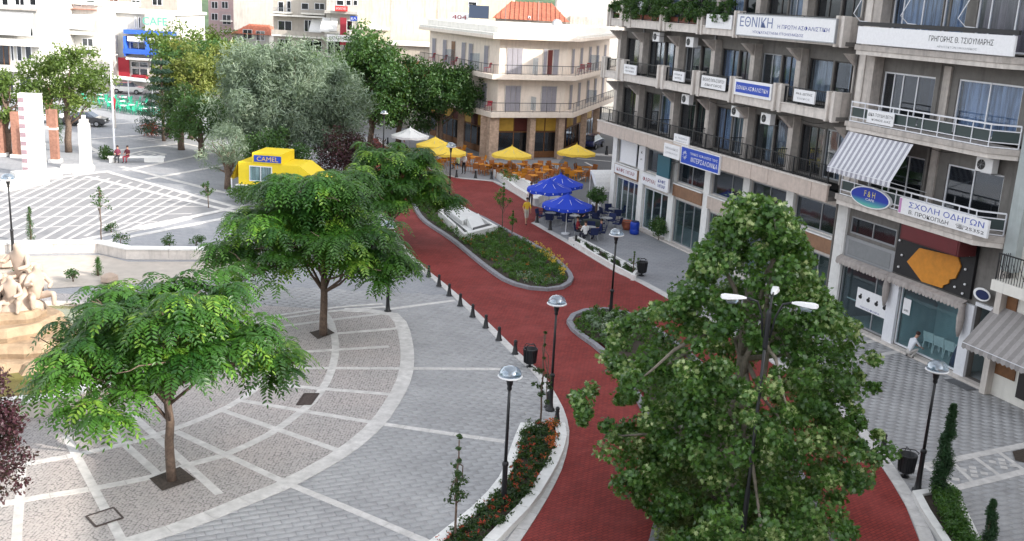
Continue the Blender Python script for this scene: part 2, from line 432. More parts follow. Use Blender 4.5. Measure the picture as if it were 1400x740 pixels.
# individual grey pavers of the near plaza and of the pavement by the shops (real pieces, joined)
def paver_field(xr, yr, ang, name):
    W, Hh = .5, .25
    n1 = int((xr[1] - xr[0]) / W) + 40; n2 = int((yr[1] - yr[0]) / Hh) + 40
    c, s = math.cos(ang), math.sin(ang); cx, cy = (xr[0] + xr[1]) / 2, (yr[0] + yr[1]) / 2
    i, j = np.meshgrid(np.arange(-n1, n1), np.arange(-n2, n2)); i = i.ravel(); j = j.ravel()
    lx = (i + .5 * (j % 2)) * W; ly = j * Hh
    X = cx + lx * c - ly * s; Y = cy + lx * s + ly * c
    ok = (X > xr[0]) & (X < xr[1]) & (Y > yr[0]) & (Y < yr[1]); X = X[ok]; Y = Y[ok]
    N = len(X); hw, hh = W / 2 - .004, Hh / 2 - .004
    tv = [(-hw, -hh, -.012), (hw, -hh, -.012), (hw, hh, -.012), (-hw, hh, -.012), (-hw + .004, -hh + .004, 0), (hw - .004, -hh + .004, 0), (hw - .004, hh - .004, 0), (-hw + .004, hh - .004, 0)]
    tf = [(4, 5, 6, 7), (0, 1, 5, 4), (1, 2, 6, 5), (2, 3, 7, 6), (3, 0, 4, 7)]
    m3 = np.zeros((N, 3, 3)); m3[:, 0, 0] = c; m3[:, 0, 1] = -s; m3[:, 1, 0] = s; m3[:, 1, 1] = c; m3[:, 2, 2] = 1
    m3[:, 2, 0] = rng.normal(size=N) * .0012; m3[:, 2, 1] = rng.normal(size=N) * .002
    pos = np.stack([X, Y, rng.normal(size=N) * .0009 - .001], 1)
    o = bpy.data.objects.new(name, inst_mesh(name, tv, tf, pos, m3, rng.random(N), M['paver_geo'])); col.objects.link(o)
    o['kind'] = 'stuff'; o['label'] = 'grey rectangular pavers laid in rows across the pavement'; o['category'] = 'paving'
paver_field((-16, 6), (18, 48), R(24), 'plaza_pavers')
o = bpy.data.objects['plaza_pavers']; o['label'] = 'light grey rectangular pavers of the plaza beside the red path'
paver_field((5, 21), (20, 50), R(22), 'pavement_pavers')
o = bpy.data.objects['pavement_pavers']; o['label'] = 'grey rectangular pavers of the pavement along the shopfronts'

M['grid_line'] = plain('pale_grid_slabs', (.46, .45, .45), .8, .12, 5, .2)
# red block path
KA = [(505, 188), (507, 205), (508, 225), (512, 255), (522, 285), (537, 312), (555, 338), (574, 360), (586, 371), (620, 398), (660, 434), (700, 473), (716, 489), (742, 511), (760, 540), (770, 558), (778, 585), (777, 610), (769, 640), (756, 668), (738, 700), (712, 740), (686, 775), (640, 830)]
KB = [(516, 190), (523, 198), (545, 207), (567, 218), (580, 228), (602, 238), (632, 245), (672, 248), (700, 263), (730, 282)]
KC = [(726, 305), (775, 333), (837, 370), (872, 386), (935, 421), (1010, 466), (1090, 521), (1162, 581), (1190, 616), (1220, 661), (1238, 692), (1257, 740), (1266, 790), (1270, 850)]
red = MB(); red.sheet(poly(KA[::-1] + KB + [(744, 285), (740, 297)] + KC), .004)
tag(red.build('red_path', M['red']), kind='structure')

def offset(pts, d):
    out = []
    for i, p in enumerate(pts):
        a = Vector(pts[max(i - 1, 0)]); b = Vector(pts[min(i + 1, len(pts) - 1)]); t = (b - a).normalized()
        out.append((p[0] - t.y * d, p[1] + t.x * d))
    return out
def resample(pts, step, smooth=True):
    pts = [Vector(p).to_2d() for p in pts]
    if smooth and len(pts) > 2:
        q = []
        for i in range(len(pts) - 1):
            p0 = pts[max(i - 1, 0)]; p1 = pts[i]; p2 = pts[i + 1]; p3 = pts[min(i + 2, len(pts) - 1)]
            for k in range(6):
                t = k / 6
                q.append(.5 * ((2 * p1) + (p2 - p0) * t + (2 * p0 - 5 * p1 + 4 * p2 - p3) * t * t + (-p0 + 3 * p1 - 3 * p2 + p3) * t ** 3))
        q.append(pts[-1]); pts = q
    L = [0]
    for a, b in zip(pts, pts[1:]): L.append(L[-1] + (b - a).length)
    n = max(1, round(L[-1] / step)); out = []
    for k in range(n + 1):
        s_ = L[-1] * k / n; i = 0
        while i < len(L) - 2 and L[i + 1] < s_: i += 1
        t = (s_ - L[i]) / max(1e-6, L[i + 1] - L[i]); out.append(tuple(pts[i].lerp(pts[i + 1], t)))
    return out
def stones(parent, pts, d0, d1, z0, z1, step, m, name, gap=.006, smooth=True, chamf=.015, jit=.003):
    """a course of separate stones along a ground line, between two offsets"""
    q = resample(pts, step, smooth); a = offset(q, d0); b = offset(q, d1)
    for i in range(len(q) - 1):
        A, B, C_, D = Vector(a[i]), Vector(a[i + 1]), Vector(b[i + 1]), Vector(b[i])
        c = (A + B + C_ + D) / 4
        def sh(p, k):
            e = (p - c); L = e.length; return c + e * max(.3, 1 - k / L * 1.2)
        lo = [sh(p, gap) for p in (A, B, C_, D)]; hi = [sh(p, gap + chamf) for p in (A, B, C_, D)]
        j = random.uniform(-jit, jit); mb = MB()
        vs = [(p.x - c.x, p.y - c.y, z0) for p in lo] + [(p.x - c.x, p.y - c.y, z1 - chamf * .6 + j) for p in lo] + [(p.x - c.x, p.y - c.y, z1 + j) for p in hi]
        fs = [(8, 9, 10, 11)] + [(k, (k + 1) % 4, 4 + (k + 1) % 4, 4 + k) for k in range(4)] + [(4 + k, 4 + (k + 1) % 4, 8 + (k + 1) % 4, 8 + k) for k in range(4)]
        ar = (B - A).cross(D - A) if hasattr((B - A), 'cross') else 1
        if ar < 0: fs = [f[::-1] for f in fs]
        mb.add(vs, fs); mb.build(name, m, parent, loc=(c.x, c.y, 0))
kerb = struct('plaza_kerb'); stones(kerb, poly(KA[8:]), 0.0, -.34, -.01, .03, 1.0, M['kerb'], 'kerb_stone')
kerb = struct('far_kerb'); stones(kerb, poly(KA[:9]), 0.0, -.34, -.01, .03, 2.0, M['kerb'], 'kerb_stone')
kerb = struct('cafe_kerb'); stones(kerb, poly(KB), 0.0, .30, -.01, .035, 1.6, M['kerb'], 'kerb_stone')
kerb = struct('shop_kerb'); stones(kerb, poly(KC), 0.0, .42, -.01, .035, 1.0, M['kerb'], 'kerb_stone')
kerb = struct('planter_footing'); stones(kerb, poly([(782, 592), (780, 622), (770, 652), (752, 686), (724, 722), (700, 745)]), -.34, -.52, -.01, .05, 1.1, M['kerb_grey'], 'kerb_stone')

# cobbled half circles round the fountain, with white bands
ARC1 = [(395, 423), (470, 424), (530, 428), (548, 442), (557, 482), (552, 520), (530, 560), (508, 587), (470, 618), (420, 647), (392, 662), (340, 683), (290, 704), (240, 723), (180, 741), (100, 765), (0, 790), (-120, 812)]
cob = MB(); cob.sheet([tuple(p) for p in resample(poly(ARC1[2:]), 1)] + poly([(-700, 800), (-500, 560), (-300, 430), (60, 400)]), .004); tag(cob.build('cobbled_circle', M['cobble']), kind='structure')
RINGS = [(ARC1[1:], .55, 1.2, .018), ([(440, 425), (452, 440), (459, 475), (452, 510), (437, 538), (419, 557), (375, 590), (330, 613), (300, 625), (250, 638), (215, 651), (130, 668), (60, 679), (0, 689), (-100, 700)], .30, 1.0, .014),
         ([(360, 440), (378, 465), (378, 490), (357, 525), (320, 552), (280, 571), (230, 590), (195, 600), (170, 608), (105, 622), (40, 634), (-60, 648)], .28, 1.0, .014)]
for k, (pl, wd, st, zz) in enumerate(RINGS):
    b = struct('curved_paving_band'); stones(b, poly(pl), -wd / 2, wd / 2, -.01, zz, st, M['white_slab'], 'band_slab', chamf=.004, jit=.001)
RAD = [[(30, 640), (22, 745)], [(90, 596), (168, 742)], [(140, 580), (215, 648)], [(175, 562), (300, 676), (285, 690)][:2], [(240, 590), (392, 661), (480, 697), (600, 748)], [(300, 560), (465, 617)],
       [(330, 548), (510, 578), (690, 604)], [(360, 525), (540, 540)], [(340, 503), (552, 504), (700, 505)], [(320, 487), (532, 474)], [(430, 459), (545, 449)], [(380, 447), (530, 428)], [(530, 423), (622, 411)], [(0, 691), (60, 679)]]
for pl in RAD:
    b = struct('paving_band'); stones(b, poly(pl), -.13, .13, -.01, .010, .9, M['white_slab'], 'band_slab', smooth=False, chamf=.003, jit=.001)
b = struct('step_edge')
for off in (0, .5): stones(b, poly([(330, 446), (455, 427), (528, 421)]), off, off + .22, -.01, .02, 1.2, M['white_slab'], 'band_slab', chamf=.003)

# far plaza: diamond field of white lines, long white bands
fp = MB(); Fd = poly([(-60, 330), (-60, 262), (60, 240), (150, 236), (330, 285), (250, 302), (90, 333)])
fp.sheet(Fd, -.004); tag(fp.build('pale_paving_field', plain('pale_grey_paving', (.24, .24, .25), .8, .12, 2, .2)), kind='structure')
lines = struct('white_line_grid')
A0 = P(-60, 333); A1 = P(90, 330); B0 = P(-60, 262); B1 = P(330, 285)
def gridline(a, b, wd=.22, z=.006, nm='line_slab', par=None, m=None):
    mb = MB(); a = Vector(a).to_2d(); b = Vector(b).to_2d(); t = (b - a).normalized(); n_ = Vector((-t.y, t.x)) * wd / 2
    c = (a + b) / 2
    mb.prism([tuple(p - c) for p in (a - n_, b - n_, b + n_, a + n_)], -.01, z); return mb.build(nm, m or M['grid_line'], par, loc=(c.x, c.y, 0))
for k in range(17):
    x = 12 + k * 16
    p = P(-170 + k * 22, 331 - max(0, k - 11) * 4); q = P(45 + k * 15, 241 + max(0, k - 6) * 2.6)
    if q.x > p.x - 40: gridline(p, q, .2, .006, par=lines)
for (a, c_) in (((-80, 318), (215, 303)), ((-80, 300), (262, 292)), ((-80, 284), (290, 282)), ((-80, 270), (262, 272)), ((-80, 257), (200, 258)), ((0, 246), (150, 246))): gridline(P(*a), P(*c_), .16, .004, par=lines)
def band(a, b, wd=.45, name='paving_band'):
    s_ = struct(name); stones(s_, poly([a, b]), -wd / 2, wd / 2, -.01, .010, 2.2, M['white_slab'], 'band_slab', smooth=False, chamf=.003); return s_
for a, b in [((90, 333), (335, 281)), ((140, 331), (340, 292)), ((150, 236), (340, 288)), ((120, 242), (330, 292)), ((170, 233), (300, 207)), ((200, 245), (330, 222)), ((120, 210), (250, 196)), ((250, 196), (345, 215)), ((125, 190), (230, 182)), ((110, 172), (240, 165)), ((165, 228), (300, 262)), ((300, 262), (340, 268)), ((120, 200), (160, 222)), ((60, 245), (150, 234))]:
    band(a, b)
def ring_rect(pts, wd):
    for i in range(4): band(pts[i], pts[(i + 1) % 4], wd, 'decor_band')
ring_rect([(175, 211), (198, 206), (226, 211), (202, 217)], .35); ring_rect([(188, 211), (199, 208.5), (213, 211), (201, 214)], .2)
for k in range(3): ring_rect([(165 + k * 24, 316 - k * 5), (207 + k * 24, 306 - k * 5), (213 + k * 24, 309 - k * 5), (171 + k * 24, 319.5 - k * 5)], .18)

# decorated strip by the shops, right of the path
s1 = [(1243, 641), (1400, 609), (1500, 586)]; s2 = [(1292, 671), (1400, 645), (1520, 615)]
for s_ in (s1, s2):
    b = struct('paving_band'); stones(b, poly(s_), -.16, .16, -.01, .010, .8, M['white_slab'], 'band_slab', smooth=False, chamf=.003)
for a, b in [((1263, 637), (1307, 666)), ((1298, 629), (1330, 659)), ((1328, 622), (1366, 650)), ((1362, 616), (1400, 643))]: band(a, b, .16)
for cx, cy in ((1292, 653), (1331, 645), (1371, 634)):
    c = P(cx, cy); b = struct('cross_motif')
    for dx, dy in ((0, 0), (.32, 0), (-.32, 0), (0, .32), (0, -.32)):
        q = MB(); q.prism([(-.11, -.11), (.11, -.11), (.11, .11), (-.11, .11)], -.01, .008); q.build('motif_tile', M['white_slab'], b, loc=(c.x + dx * .95 + dy * .3, c.y + dy * .95 - dx * .3, 0), rot=(0, 0, R(-18)))
band((1150, 497), (1240, 478), .3); band((1135, 476), (1215, 463), .3)
for cx, cy in ((1178, 487), (1202, 480)):
    c = P(cx, cy); gridline(c + Vector((-.3, 0, 0)), c + Vector((.3, .1, 0)), .2, .009, 'motif_tile', struct('cross_motif'))

# tree pits and metal covers
def pit(name, pts, m, z=.012, rim=None):
    p = poly(pts); mb = MB(); mb.sheet(p, z); o = mb.build(name, m)
    return o
tag(pit('tree_pit', [(204, 655), (246, 639), (268, 656), (222, 672)], M['soil'], .02), 'bare soil square in the cobbles at the foot of the nearest tree', 'tree pit')
tag(pit('tree_pit', [(423, 455), (447, 449), (458, 456), (434, 464)], M['soil'], .02), 'bare soil square in the cobbles under the middle tree', 'tree pit')
tag(pit('tree_pit', [(1384, 618), (1405, 613), (1420, 622), (1400, 633), (1388, 630)], M['soil'], .02), 'dark round soil opening in the patterned pavement strip', 'tree pit')
M['rust_plate'] = plain('rusty_iron_cover', (.07, .05, .045), .7, .4, 12, .4)
for pts, lab in (([(416, 539), (436, 539), (425, 554), (406, 554)], 'dark iron cover plate on the inner white ring of cobbles'), ([(118, 707), (155, 695), (168, 709), (131, 721)], 'sunken square cover filled with cobbles near the outer white ring')):
    p = poly(pts); c = Vector(((p[0][0] + p[2][0]) / 2, (p[0][1] + p[2][1]) / 2, 0)); t = thing('access_cover', lab, 'cover', c)
    q = [(a[0] - c.x, a[1] - c.y) for a in p]; fr = MB()
    for i in range(4): fr.bar((*q[i], .02), (*q[(i + 1) % 4], .02), .05, .03)
    fr.build('frame', M['rust_plate'], t); MB().sheet(q, .021).build('plate', M['rust_plate'] if 'iron' in lab else M['cobble'], t)
    bb = MB()
    for k in range(4): a = Vector(q[0]).lerp(Vector(q[1]), (k + .5) / 4); b = Vector(q[3]).lerp(Vector(q[2]), (k + .5) / 4); bb.bar((*a, .025), (*b, .025), .02, .008)
    if 'iron' in lab: bb.build('rib', M['rust_plate'], t)

# ============================================================ PLANTED ISLANDS AND PLANTERS
M['leaf_low'] = leafmat('ground_cover_leaf', (.025, .085, .015), (.09, .20, .03), (.28, .36, .08))
M['leaf_dark'] = leafmat('dark_green_leaf', (.010, .032, .010), (.028, .075, .018), (.07, .12, .03))
M['leaf_hedge'] = leafmat('hedge_leaf', (.02, .07, .012), (.07, .19, .03), (.12, .25, .05))
M['petal_orange'] = leafmat('orange_petals', (.45, .07, .02), (.6, .15, .03), (.7, .35, .05), .6, .2)
M['petal_red'] = leafmat('red_petals', (.30, .02, .015), (.48, .05, .02), (.6, .16, .05), .6, .2)
M['petal_yellow'] = leafmat('yellow_petals', (.65, .42, .03), (.8, .6, .08), (.8, .65, .3), .6, .2)
def inside(p, pg):
    c = False; j = len(pg) - 1
    for i in range(len(pg)):
        if (pg[i][1] > p[1]) != (pg[j][1] > p[1]) and p[0] < (pg[j][0] - pg[i][0]) * (p[1] - pg[i][1]) / (pg[j][1] - pg[i][1]) + pg[i][0]: c = not c
        j = i
    return c
def scatter(pg, n, edge=0):
    xs = [p[0] for p in pg]; ys = [p[1] for p in pg]; out = []; k = 0
    while len(out) < n and k < n * 60:
        k += 1; p = (random.uniform(min(xs), max(xs)), random.uniform(min(ys), max(ys)))
        if inside(p, pg): out.append(p)
    return out
def bedding(name, pg, n, mat, label, cat, h=(.1, .3), per=34, size=.09, rad=(.12, .28), z0=.1, tmpl=LEAF):
    pts = scatter(pg, n); cl = [(x, y, z0 + random.uniform(*h) * .6) for x, y in pts]; rs = [random.uniform(*rad) for _ in pts]
    o = foliage(name, cl, rs, per, size, mat, None, tmpl, .5, .9, .6); tag(o, label, cat, kind='stuff'); return o
ISL = poly([(552, 243), (560, 272), (574, 300), (606, 323), (620, 333), (650, 358), (668, 372), (690, 386.5), (715, 395), (742, 399), (770, 396), (783, 387), (782, 377), (768, 362), (750, 348), (725, 333), (700, 320), (665, 301), (645, 292), (612, 277), (590, 261), (572, 249), (560, 241)])
isl = [tuple(p) for p in resample(ISL + [ISL[0]], .8)][:-1]
k = struct('island_kerb'); stones(k, ISL + [ISL[0]], 0.0, .26, -.01, .17, 1.0, M['kerb_grey'], 'kerb_stone', chamf=.03)
so_ = MB(); so_.sheet(offset(isl, .2), .10); tag(so_.build('island_soil', M['soil']), kind='structure')
inn = offset(isl, .45)
FX = poly([(590, 296), (607, 283), (665, 296), (685, 320), (630, 328)])
low = [p for p in inn]
def bed2(name, pg, n, mat, label, cat, avoid=None, **kw):
    pts = [p for p in scatter(pg, n * 2) if not (avoid and inside(p, avoid))][:n]
    cl = [(x, y, .1 + random.uniform(*kw.get('h', (.05, .25)))) for x, y in pts]; rs = [random.uniform(*kw.get('rad', (.12, .3))) for _ in pts]
    o = foliage(name, cl, rs, kw.get('per', 36), kw.get('size', .09), mat, None, kw.get('tmpl', LEAF), .5, .9, .6); tag(o, label, cat, kind='stuff'); return o
bed2('ground_cover', inn, 620, M['leaf_low'], 'low green ground cover filling the long kerbed island', 'ground cover', FX)
bed2('yellow_flowers', poly([(755, 350), (778, 372), (770, 385), (748, 362), (725, 345), (735, 338)]), 40, M['petal_yellow'], 'yellow flowers at the near right edge of the long island', 'flowers', h=(.2, .35), size=.07, per=22, rad=(.1, .2))
bed2('orange_flowers', poly([(580, 255), (608, 270), (610, 277), (590, 270), (577, 262)]), 60, M['petal_orange'], 'orange flowers at the far tip of the long island', 'flowers', h=(.25, .5), size=.11, per=26, rad=(.12, .28))
bed2('pale_flowers', poly([(700, 378), (745, 384), (768, 388), (745, 394), (715, 388)]), 26, leafmat('grey_green_leaf', (.12, .2, .12), (.35, .42, .32), (.6, .6, .5)), 'pale grey leaved plants along the near kerb of the long island', 'plants', h=(.08, .2), size=.1, per=26)
bed2('mixed_flowers', inn, 90, M['petal_orange'], 'scattered small orange and yellow flowers over the long island', 'flowers', FX, h=(.2, .32), size=.05, per=10, rad=(.06, .15))
bed2('taller_plants', inn, 70, M['leaf_hedge'], 'taller fresh green clumps dotted over the long island', 'plants', FX, h=(.15, .5), size=.11, per=40, rad=(.15, .32))
ISL2 = poly([(782, 443), (786, 435.5), (800, 429), (822, 427), (850, 430), (905, 462), (985, 530), (1060, 610), (1110, 700), (1135, 770), (1120, 830), (1000, 860), (900, 800), (898, 755), (908, 715), (918, 680), (915, 640), (890, 570), (850, 505), (812, 470), (792, 457)])
isl2 = resample(ISL2 + [ISL2[0]], .8)[:-1]
k = struct('second_island_kerb'); stones(k, ISL2 + [ISL2[0]], 0, .26, -.01, .17, 1.0, M['kerb_grey'], 'kerb_stone', chamf=.03)
so_ = MB(); so_.sheet(offset(isl2, .2) if inside(offset(isl2, .2)[3], isl2) else offset(isl2, -.2), .10); tag(so_.build('second_island_soil', M['soil']), kind='structure')
bed2('ground_cover', isl2, 620, M['leaf_low'], 'low leafy plants under the big plane tree by the path', 'ground cover', size=.11)
bed2('tall_weeds', poly([(890, 740), (1120, 735), (1140, 800), (900, 800), (915, 700), (1090, 690)]), 260, leafmat('dry_green_leaf', (.05, .09, .02), (.17, .19, .07), (.38, .33, .2)), 'straggly dry green shrubs at the foot of the big plane tree', 'shrubs', h=(.2, 1.0), rad=(.25, .5), size=.16, per=50, tmpl=NEEDLE)
bed2('pale_plants', poly([(798, 437), (812, 433), (850, 438), (840, 470), (812, 462)]), 30, bpy.data.materials['grey_green_leaf'], 'pale green plants at the tip of the second island', 'plants', h=(.08, .3), size=.13)

def wall_ring(pts, wd, z1, root, m, name='wall_stone', step=1.1, close=True, z0=-.01):
    q = pts + [pts[0]] if close else pts
    for a, b in zip(q, q[1:]): stones(root, [a, b], 0, wd, z0, z1, step, m, name, gap=.004, smooth=False, chamf=.012)
# bottom planter
def smooth(pts, step=.6): return [tuple(p) for p in resample(pts, step)]
PLo = poly([(772, 586), (775, 602), (769, 626), (755, 655), (730, 695), (700, 727), (655, 775)])
PLi = poly([(711, 586), (700, 612), (685, 655), (652, 695), (600, 738), (560, 770)])
t = thing('flower_planter', 'long curved white walled planter with red and orange flowers at the bottom', 'planter', (0, 0, 0))
stones(t, PLo, 0, -.36, -.01, .22, 1.1, M['white_wall'], 'wall_block', chamf=.012)
stones(t, PLi, 0, .30, -.01, .22, 1.1, M['white_wall'], 'wall_block', chamf=.012)
stones(t, [PLi[0], PLo[0]], 0, -.30, -.01, .222, 1.1, M['white_wall'], 'wall_block', smooth=False, chamf=.012)
po = offset(smooth(PLo), -.3); pi_ = offset(smooth(PLi), .25)
area = po + pi_[::-1]
MB().sheet(area, .14).build('soil', M['soil'], t)
def ontop(o, z): o.location.z = z; return o
ontop(bed2('bedding_plants', area, 330, M['leaf_dark'], 'dark green bedding plants filling the long white planter at the bottom', 'plants', h=(.02, .16), size=.08, rad=(.1, .22)), .06)
ontop(bed2('red_flowers', area, 75, M['petal_red'], 'red and orange flowers filling the long white planter at the bottom', 'flowers', h=(.14, .26), size=.05, per=14, rad=(.05, .14)), .06)
edge = poly([(745, 590), (765, 590), (760, 625), (745, 650), (742, 620)])
ontop(bed2('orange_flowers', edge, 16, M['petal_orange'], 'bright orange flowers at the far end of the long white planter', 'flowers', h=(.2, .32), size=.06, per=18, rad=(.1, .2)), .16)
# right planter
t = thing('hedge_planter', 'white edged planter with green hedge and cypress at bottom right', 'planter', (0, 0, 0))
RPl = poly([(1246, 679), (1262, 710), (1287, 748), (1310, 790)]); RPr = poly([(1302, 671), (1318, 700), (1338, 742), (1355, 785)])
stones(t, RPl, 0, .26, -.01, .2, 1.1, M['white_wall'], 'wall_block', chamf=.012); stones(t, RPr, 0, -.24, -.01, .2, 1.1, M['white_wall'], 'wall_block', chamf=.012)
stones(t, [RPr[0], RPl[0]], 0, .26, -.01, .202, 1.1, M['white_wall'], 'wall_block', smooth=False, chamf=.012)
ar = offset(smooth(RPl), .2) + offset(smooth(RPr), -.18)[::-1]
MB().sheet(ar, .12).build('soil', M['soil'], t)
hp = poly([(1276, 686), (1298, 678), (1325, 742), (1345, 785), (1318, 785), (1290, 720)])
o = bed2('hedge', hp, 170, M['leaf_hedge'], 'bright green low hedge inside the right hand white planter', 'hedge', h=(.1, .35), size=.075, rad=(.15, .3), per=60)
# two low white planters along the path by the cafes
t = thing('white_planter', 'curved white planter wall beside the path in front of the yellow parasols', 'planter', (0, 0, 0))
W1 = poly([(674, 240), (690, 239), (724, 256), (746, 274), (731, 281), (703, 264)])
c1 = Vector((sum(p[0] for p in W1) / 6, sum(p[1] for p in W1) / 6))
wall_ring(W1, .32 if inside(offset(W1, .3)[1], W1) else -.32, .5, t, M['white_wall'], 'wall_block', 1.5)
MB().sheet([tuple(c1 + (Vector(p) - c1) * .9) for p in W1], .4).build('soil', M['kerb'], t)
t2 = thing('flower_trough', 'long low white planter with small green plants beside the blue parasols', 'planter', (0, 0, 0))
W2 = poly([(777, 331), (789, 329), (874, 374), (866, 384), (835, 368), (805, 350)])
wall_ring(W2, .16 if inside(offset(W2, .15)[1], W2) else -.16, .3, t2, M['white_wall'], 'wall_block', 1.4)
c2 = Vector((sum(p[0] for p in W2) / 6, sum(p[1] for p in W2) / 6))
MB().sheet([tuple(c2 + (Vector(p) - c2) * .92) for p in W2], .2).build('soil', M['soil'], t2)
for a, b in (((795, 336), (798, 345)), ((812, 345), (816, 353)), ((832, 355), (835, 364)), ((850, 364), (852, 373))):
    q = MB(); q.bar((*P(*a).xy, .29), (*P(*b).xy, .29), .25, .05); q.build('cross_slab', M['white_wall'], t2)
ontop(bed2('trough_plants', poly([(786, 332), (868, 375), (863, 380), (790, 338)]), 55, M['leaf_dark'], 'small dark green plants in the low white trough by the blue parasols', 'plants', h=(.02, .15), size=.08, per=30, rad=(.1, .2)), .12)
ontop(bed2('planter_shrubs', poly([(680, 246), (690, 243), (715, 258), (705, 262)]), 12, M['leaf_low'], 'small shrubs growing in the curved white planter wall', 'shrubs', h=(.0, .3), size=.11, per=50, rad=(.25, .4)), .38)

# marble fountain on the island
t = thing('marble_fountain', 'low white marble monument with dark trough and tilted plaque on the island', 'monument', (0, 0, 0))
q4 = poly([(596, 295), (618, 283), (664, 298), (680, 320), (634, 330)]); q4 = poly([(597, 296), (612, 286), (672, 300), (680, 322), (632, 328)])
base = poly([(599, 299), (621, 286), (680, 321), (634, 333)])
def lerp4(pg, a, b):
    p = [Vector(x) for x in pg]; return tuple(p[0].lerp(p[3], a).lerp(p[1].lerp(p[2], a), b))
def quadp(pg, a0, a1, b0, b1): return [lerp4(pg, a0, b0), lerp4(pg, a1, b0), lerp4(pg, a1, b1), lerp4(pg, a0, b1)]
M['marble'] = plain('white_marble', (.74, .74, .73), .35, .1, 2, .1)
MB().prism(quadp(base, 0, 1, 0, 1), .05, .32).build('plinth', M['marble'], t, bevel=.02)
rim = MB()
for b_ in ((0, 1, 0, .07), (0, 1, .93, 1), (0, .06, .07, .93), (.94, 1, .07, .93)): rim.prism(quadp(base, *b_), .325, .55)
rim.build('rim', M['marble'], t)
MB().prism(quadp(base, .08, .9, .1, .26), .325, .335).build('trough_water', gloss('dark_water', (.01, .012, .014), .08), t)
MB().prism(quadp(base, .07, .62, .3, .9), .325, .62).build('raised_slab', M['marble'], t, bevel=.02)
c = Vector(lerp4(base, .22, .6)); rg = MB(); rg.lathe([(.42, .62), (.42, .68), (.26, .68), (.26, .63)], 24, (c.x, c.y, 0)); rg.build('ring_bowl', M['marble'], t)
wp = quadp(base, .66, .84, .42, .86); wd = MB()
wd.add([(*wp[0], .33), (*wp[1], .33), (*wp[2], .33), (*wp[3], .33), (*wp[0], .85), (*wp[3], .85)], [(0, 4, 1), (3, 2, 5), (4, 5, 2, 1), (0, 3, 5, 4), (0, 1, 2, 3)]); wd.build('tilted_plaque', M['marble'], t)
MB().prism(quadp(base, .86, .93, .4, .9), .33, .52).build('dark_grate', M['ink_black'], t)
MB().prism(quadp(base, .62, .655, .4, .9), .33, .72).build('upright_slab', M['marble'], t)

# ============================================================ LEFT SIDE: low wall, fountain with statue, pillars
t = thing('low_wall', 'long low grey beige wall with pale coping across the plaza', 'wall', (0, 0, 0))
WL = poly([(-120, 352), (0, 347.5), (70, 346), (143, 346), (160, 352), (175, 355), (290, 355), (345, 350)])
stones(t, WL, 0, .55, -.01, .5, 2.2, M['concrete_pale'], 'wall_block', smooth=False, chamf=.01)
stones(t, WL, -.05, .6, .503, .58, 2.2, M['white_wall'], 'coping_stone', smooth=False, chamf=.01)
lf = struct('fountain_terrace'); q = MB(); q.sheet(poly([(-200, 352), (0, 351), (140, 349), (175, 358), (290, 358), (345, 354), (330, 380), (60, 395), (-200, 420)]), .003); q.build('terrace_paving', plain('sandy_paving', (.48, .43, .38), .85, .14, 2, .3), lf)
FC = Vector((-18.5, 36.3, 0))
t = thing('fountain', 'round stone fountain with olive water and tiered sandstone rocks', 'fountain', FC)
M['sandstone'] = plain('warm_sandstone', (.36, .26, .17), .85, .3, 2.2, .8, stain=.4)
q = MB(); q.lathe([(6.0, 0), (6.0, .52), (5.6, .55), (5.6, .1)], 72); q.build('basin_wall', M['concrete_pale'], t)
n_ = 40
for i in range(n_):
    a0, a1 = 2 * math.pi * i / n_ + .004, 2 * math.pi * (i + 1) / n_ - .004
    if math.sin(a0) > .75: continue
    q = MB(); q.prism([(r_ * math.cos(a), r_ * math.sin(a)) for r_, a in ((6.12, a0), (6.12, (a0 + a1) / 2), (6.12, a1), (5.5, a1), (5.5, (a0 + a1) / 2), (5.5, a0))], .553, .64); q.build('coping_stone', M['white_wall'], t)
mw, nw, bw = nodes('olive_pool_water'); bw.inputs['Base Color'].default_value = (.13, .13, .035, 1); bw.inputs['Roughness'].default_value = .08
wv = noise(nw, 3, 3, wpos(nw)); bump(nw, bw, wv, .3, .05)
q = MB(); q.lathe([(5.65, .40), (5.65, .42)], 48); q.build('water', mw, t)
random.seed(11)
for tier, (r_, z0, z1) in enumerate(((2.7, .1, .75), (2.1, .75, 1.25), (1.6, 1.25, 1.75), (1.15, 1.75, 2.15))):
    ph = random.random() * 6
    q = MB(); q.lathe([(r_ * 1.02, z0), (r_ * 1.06, z0 + (z1 - z0) * .4), (r_, z1 - .06), (r_ * .94, z1)], 26, rfun=lambda i, a, p=ph: 1 + .07 * math.sin(3 * a + p) + .05 * math.sin(7 * a + 2 * p))
    q.build('rock_tier', M['sandstone'], t)
rk = MB()
for k in range(13):
    a = random.uniform(0, 6.28); r_ = random.uniform(2.4, 3.2)
    rk.lathe([(.05, .05), (.38, .2), (.42, .5), (.22, .78), (.02, .85)], 7, (r_ * math.cos(a), r_ * math.sin(a), random.uniform(-.1, .1)), rfun=lambda i, b: random.uniform(.75, 1.3))
rk.build('boulders', M['sandstone'], t)
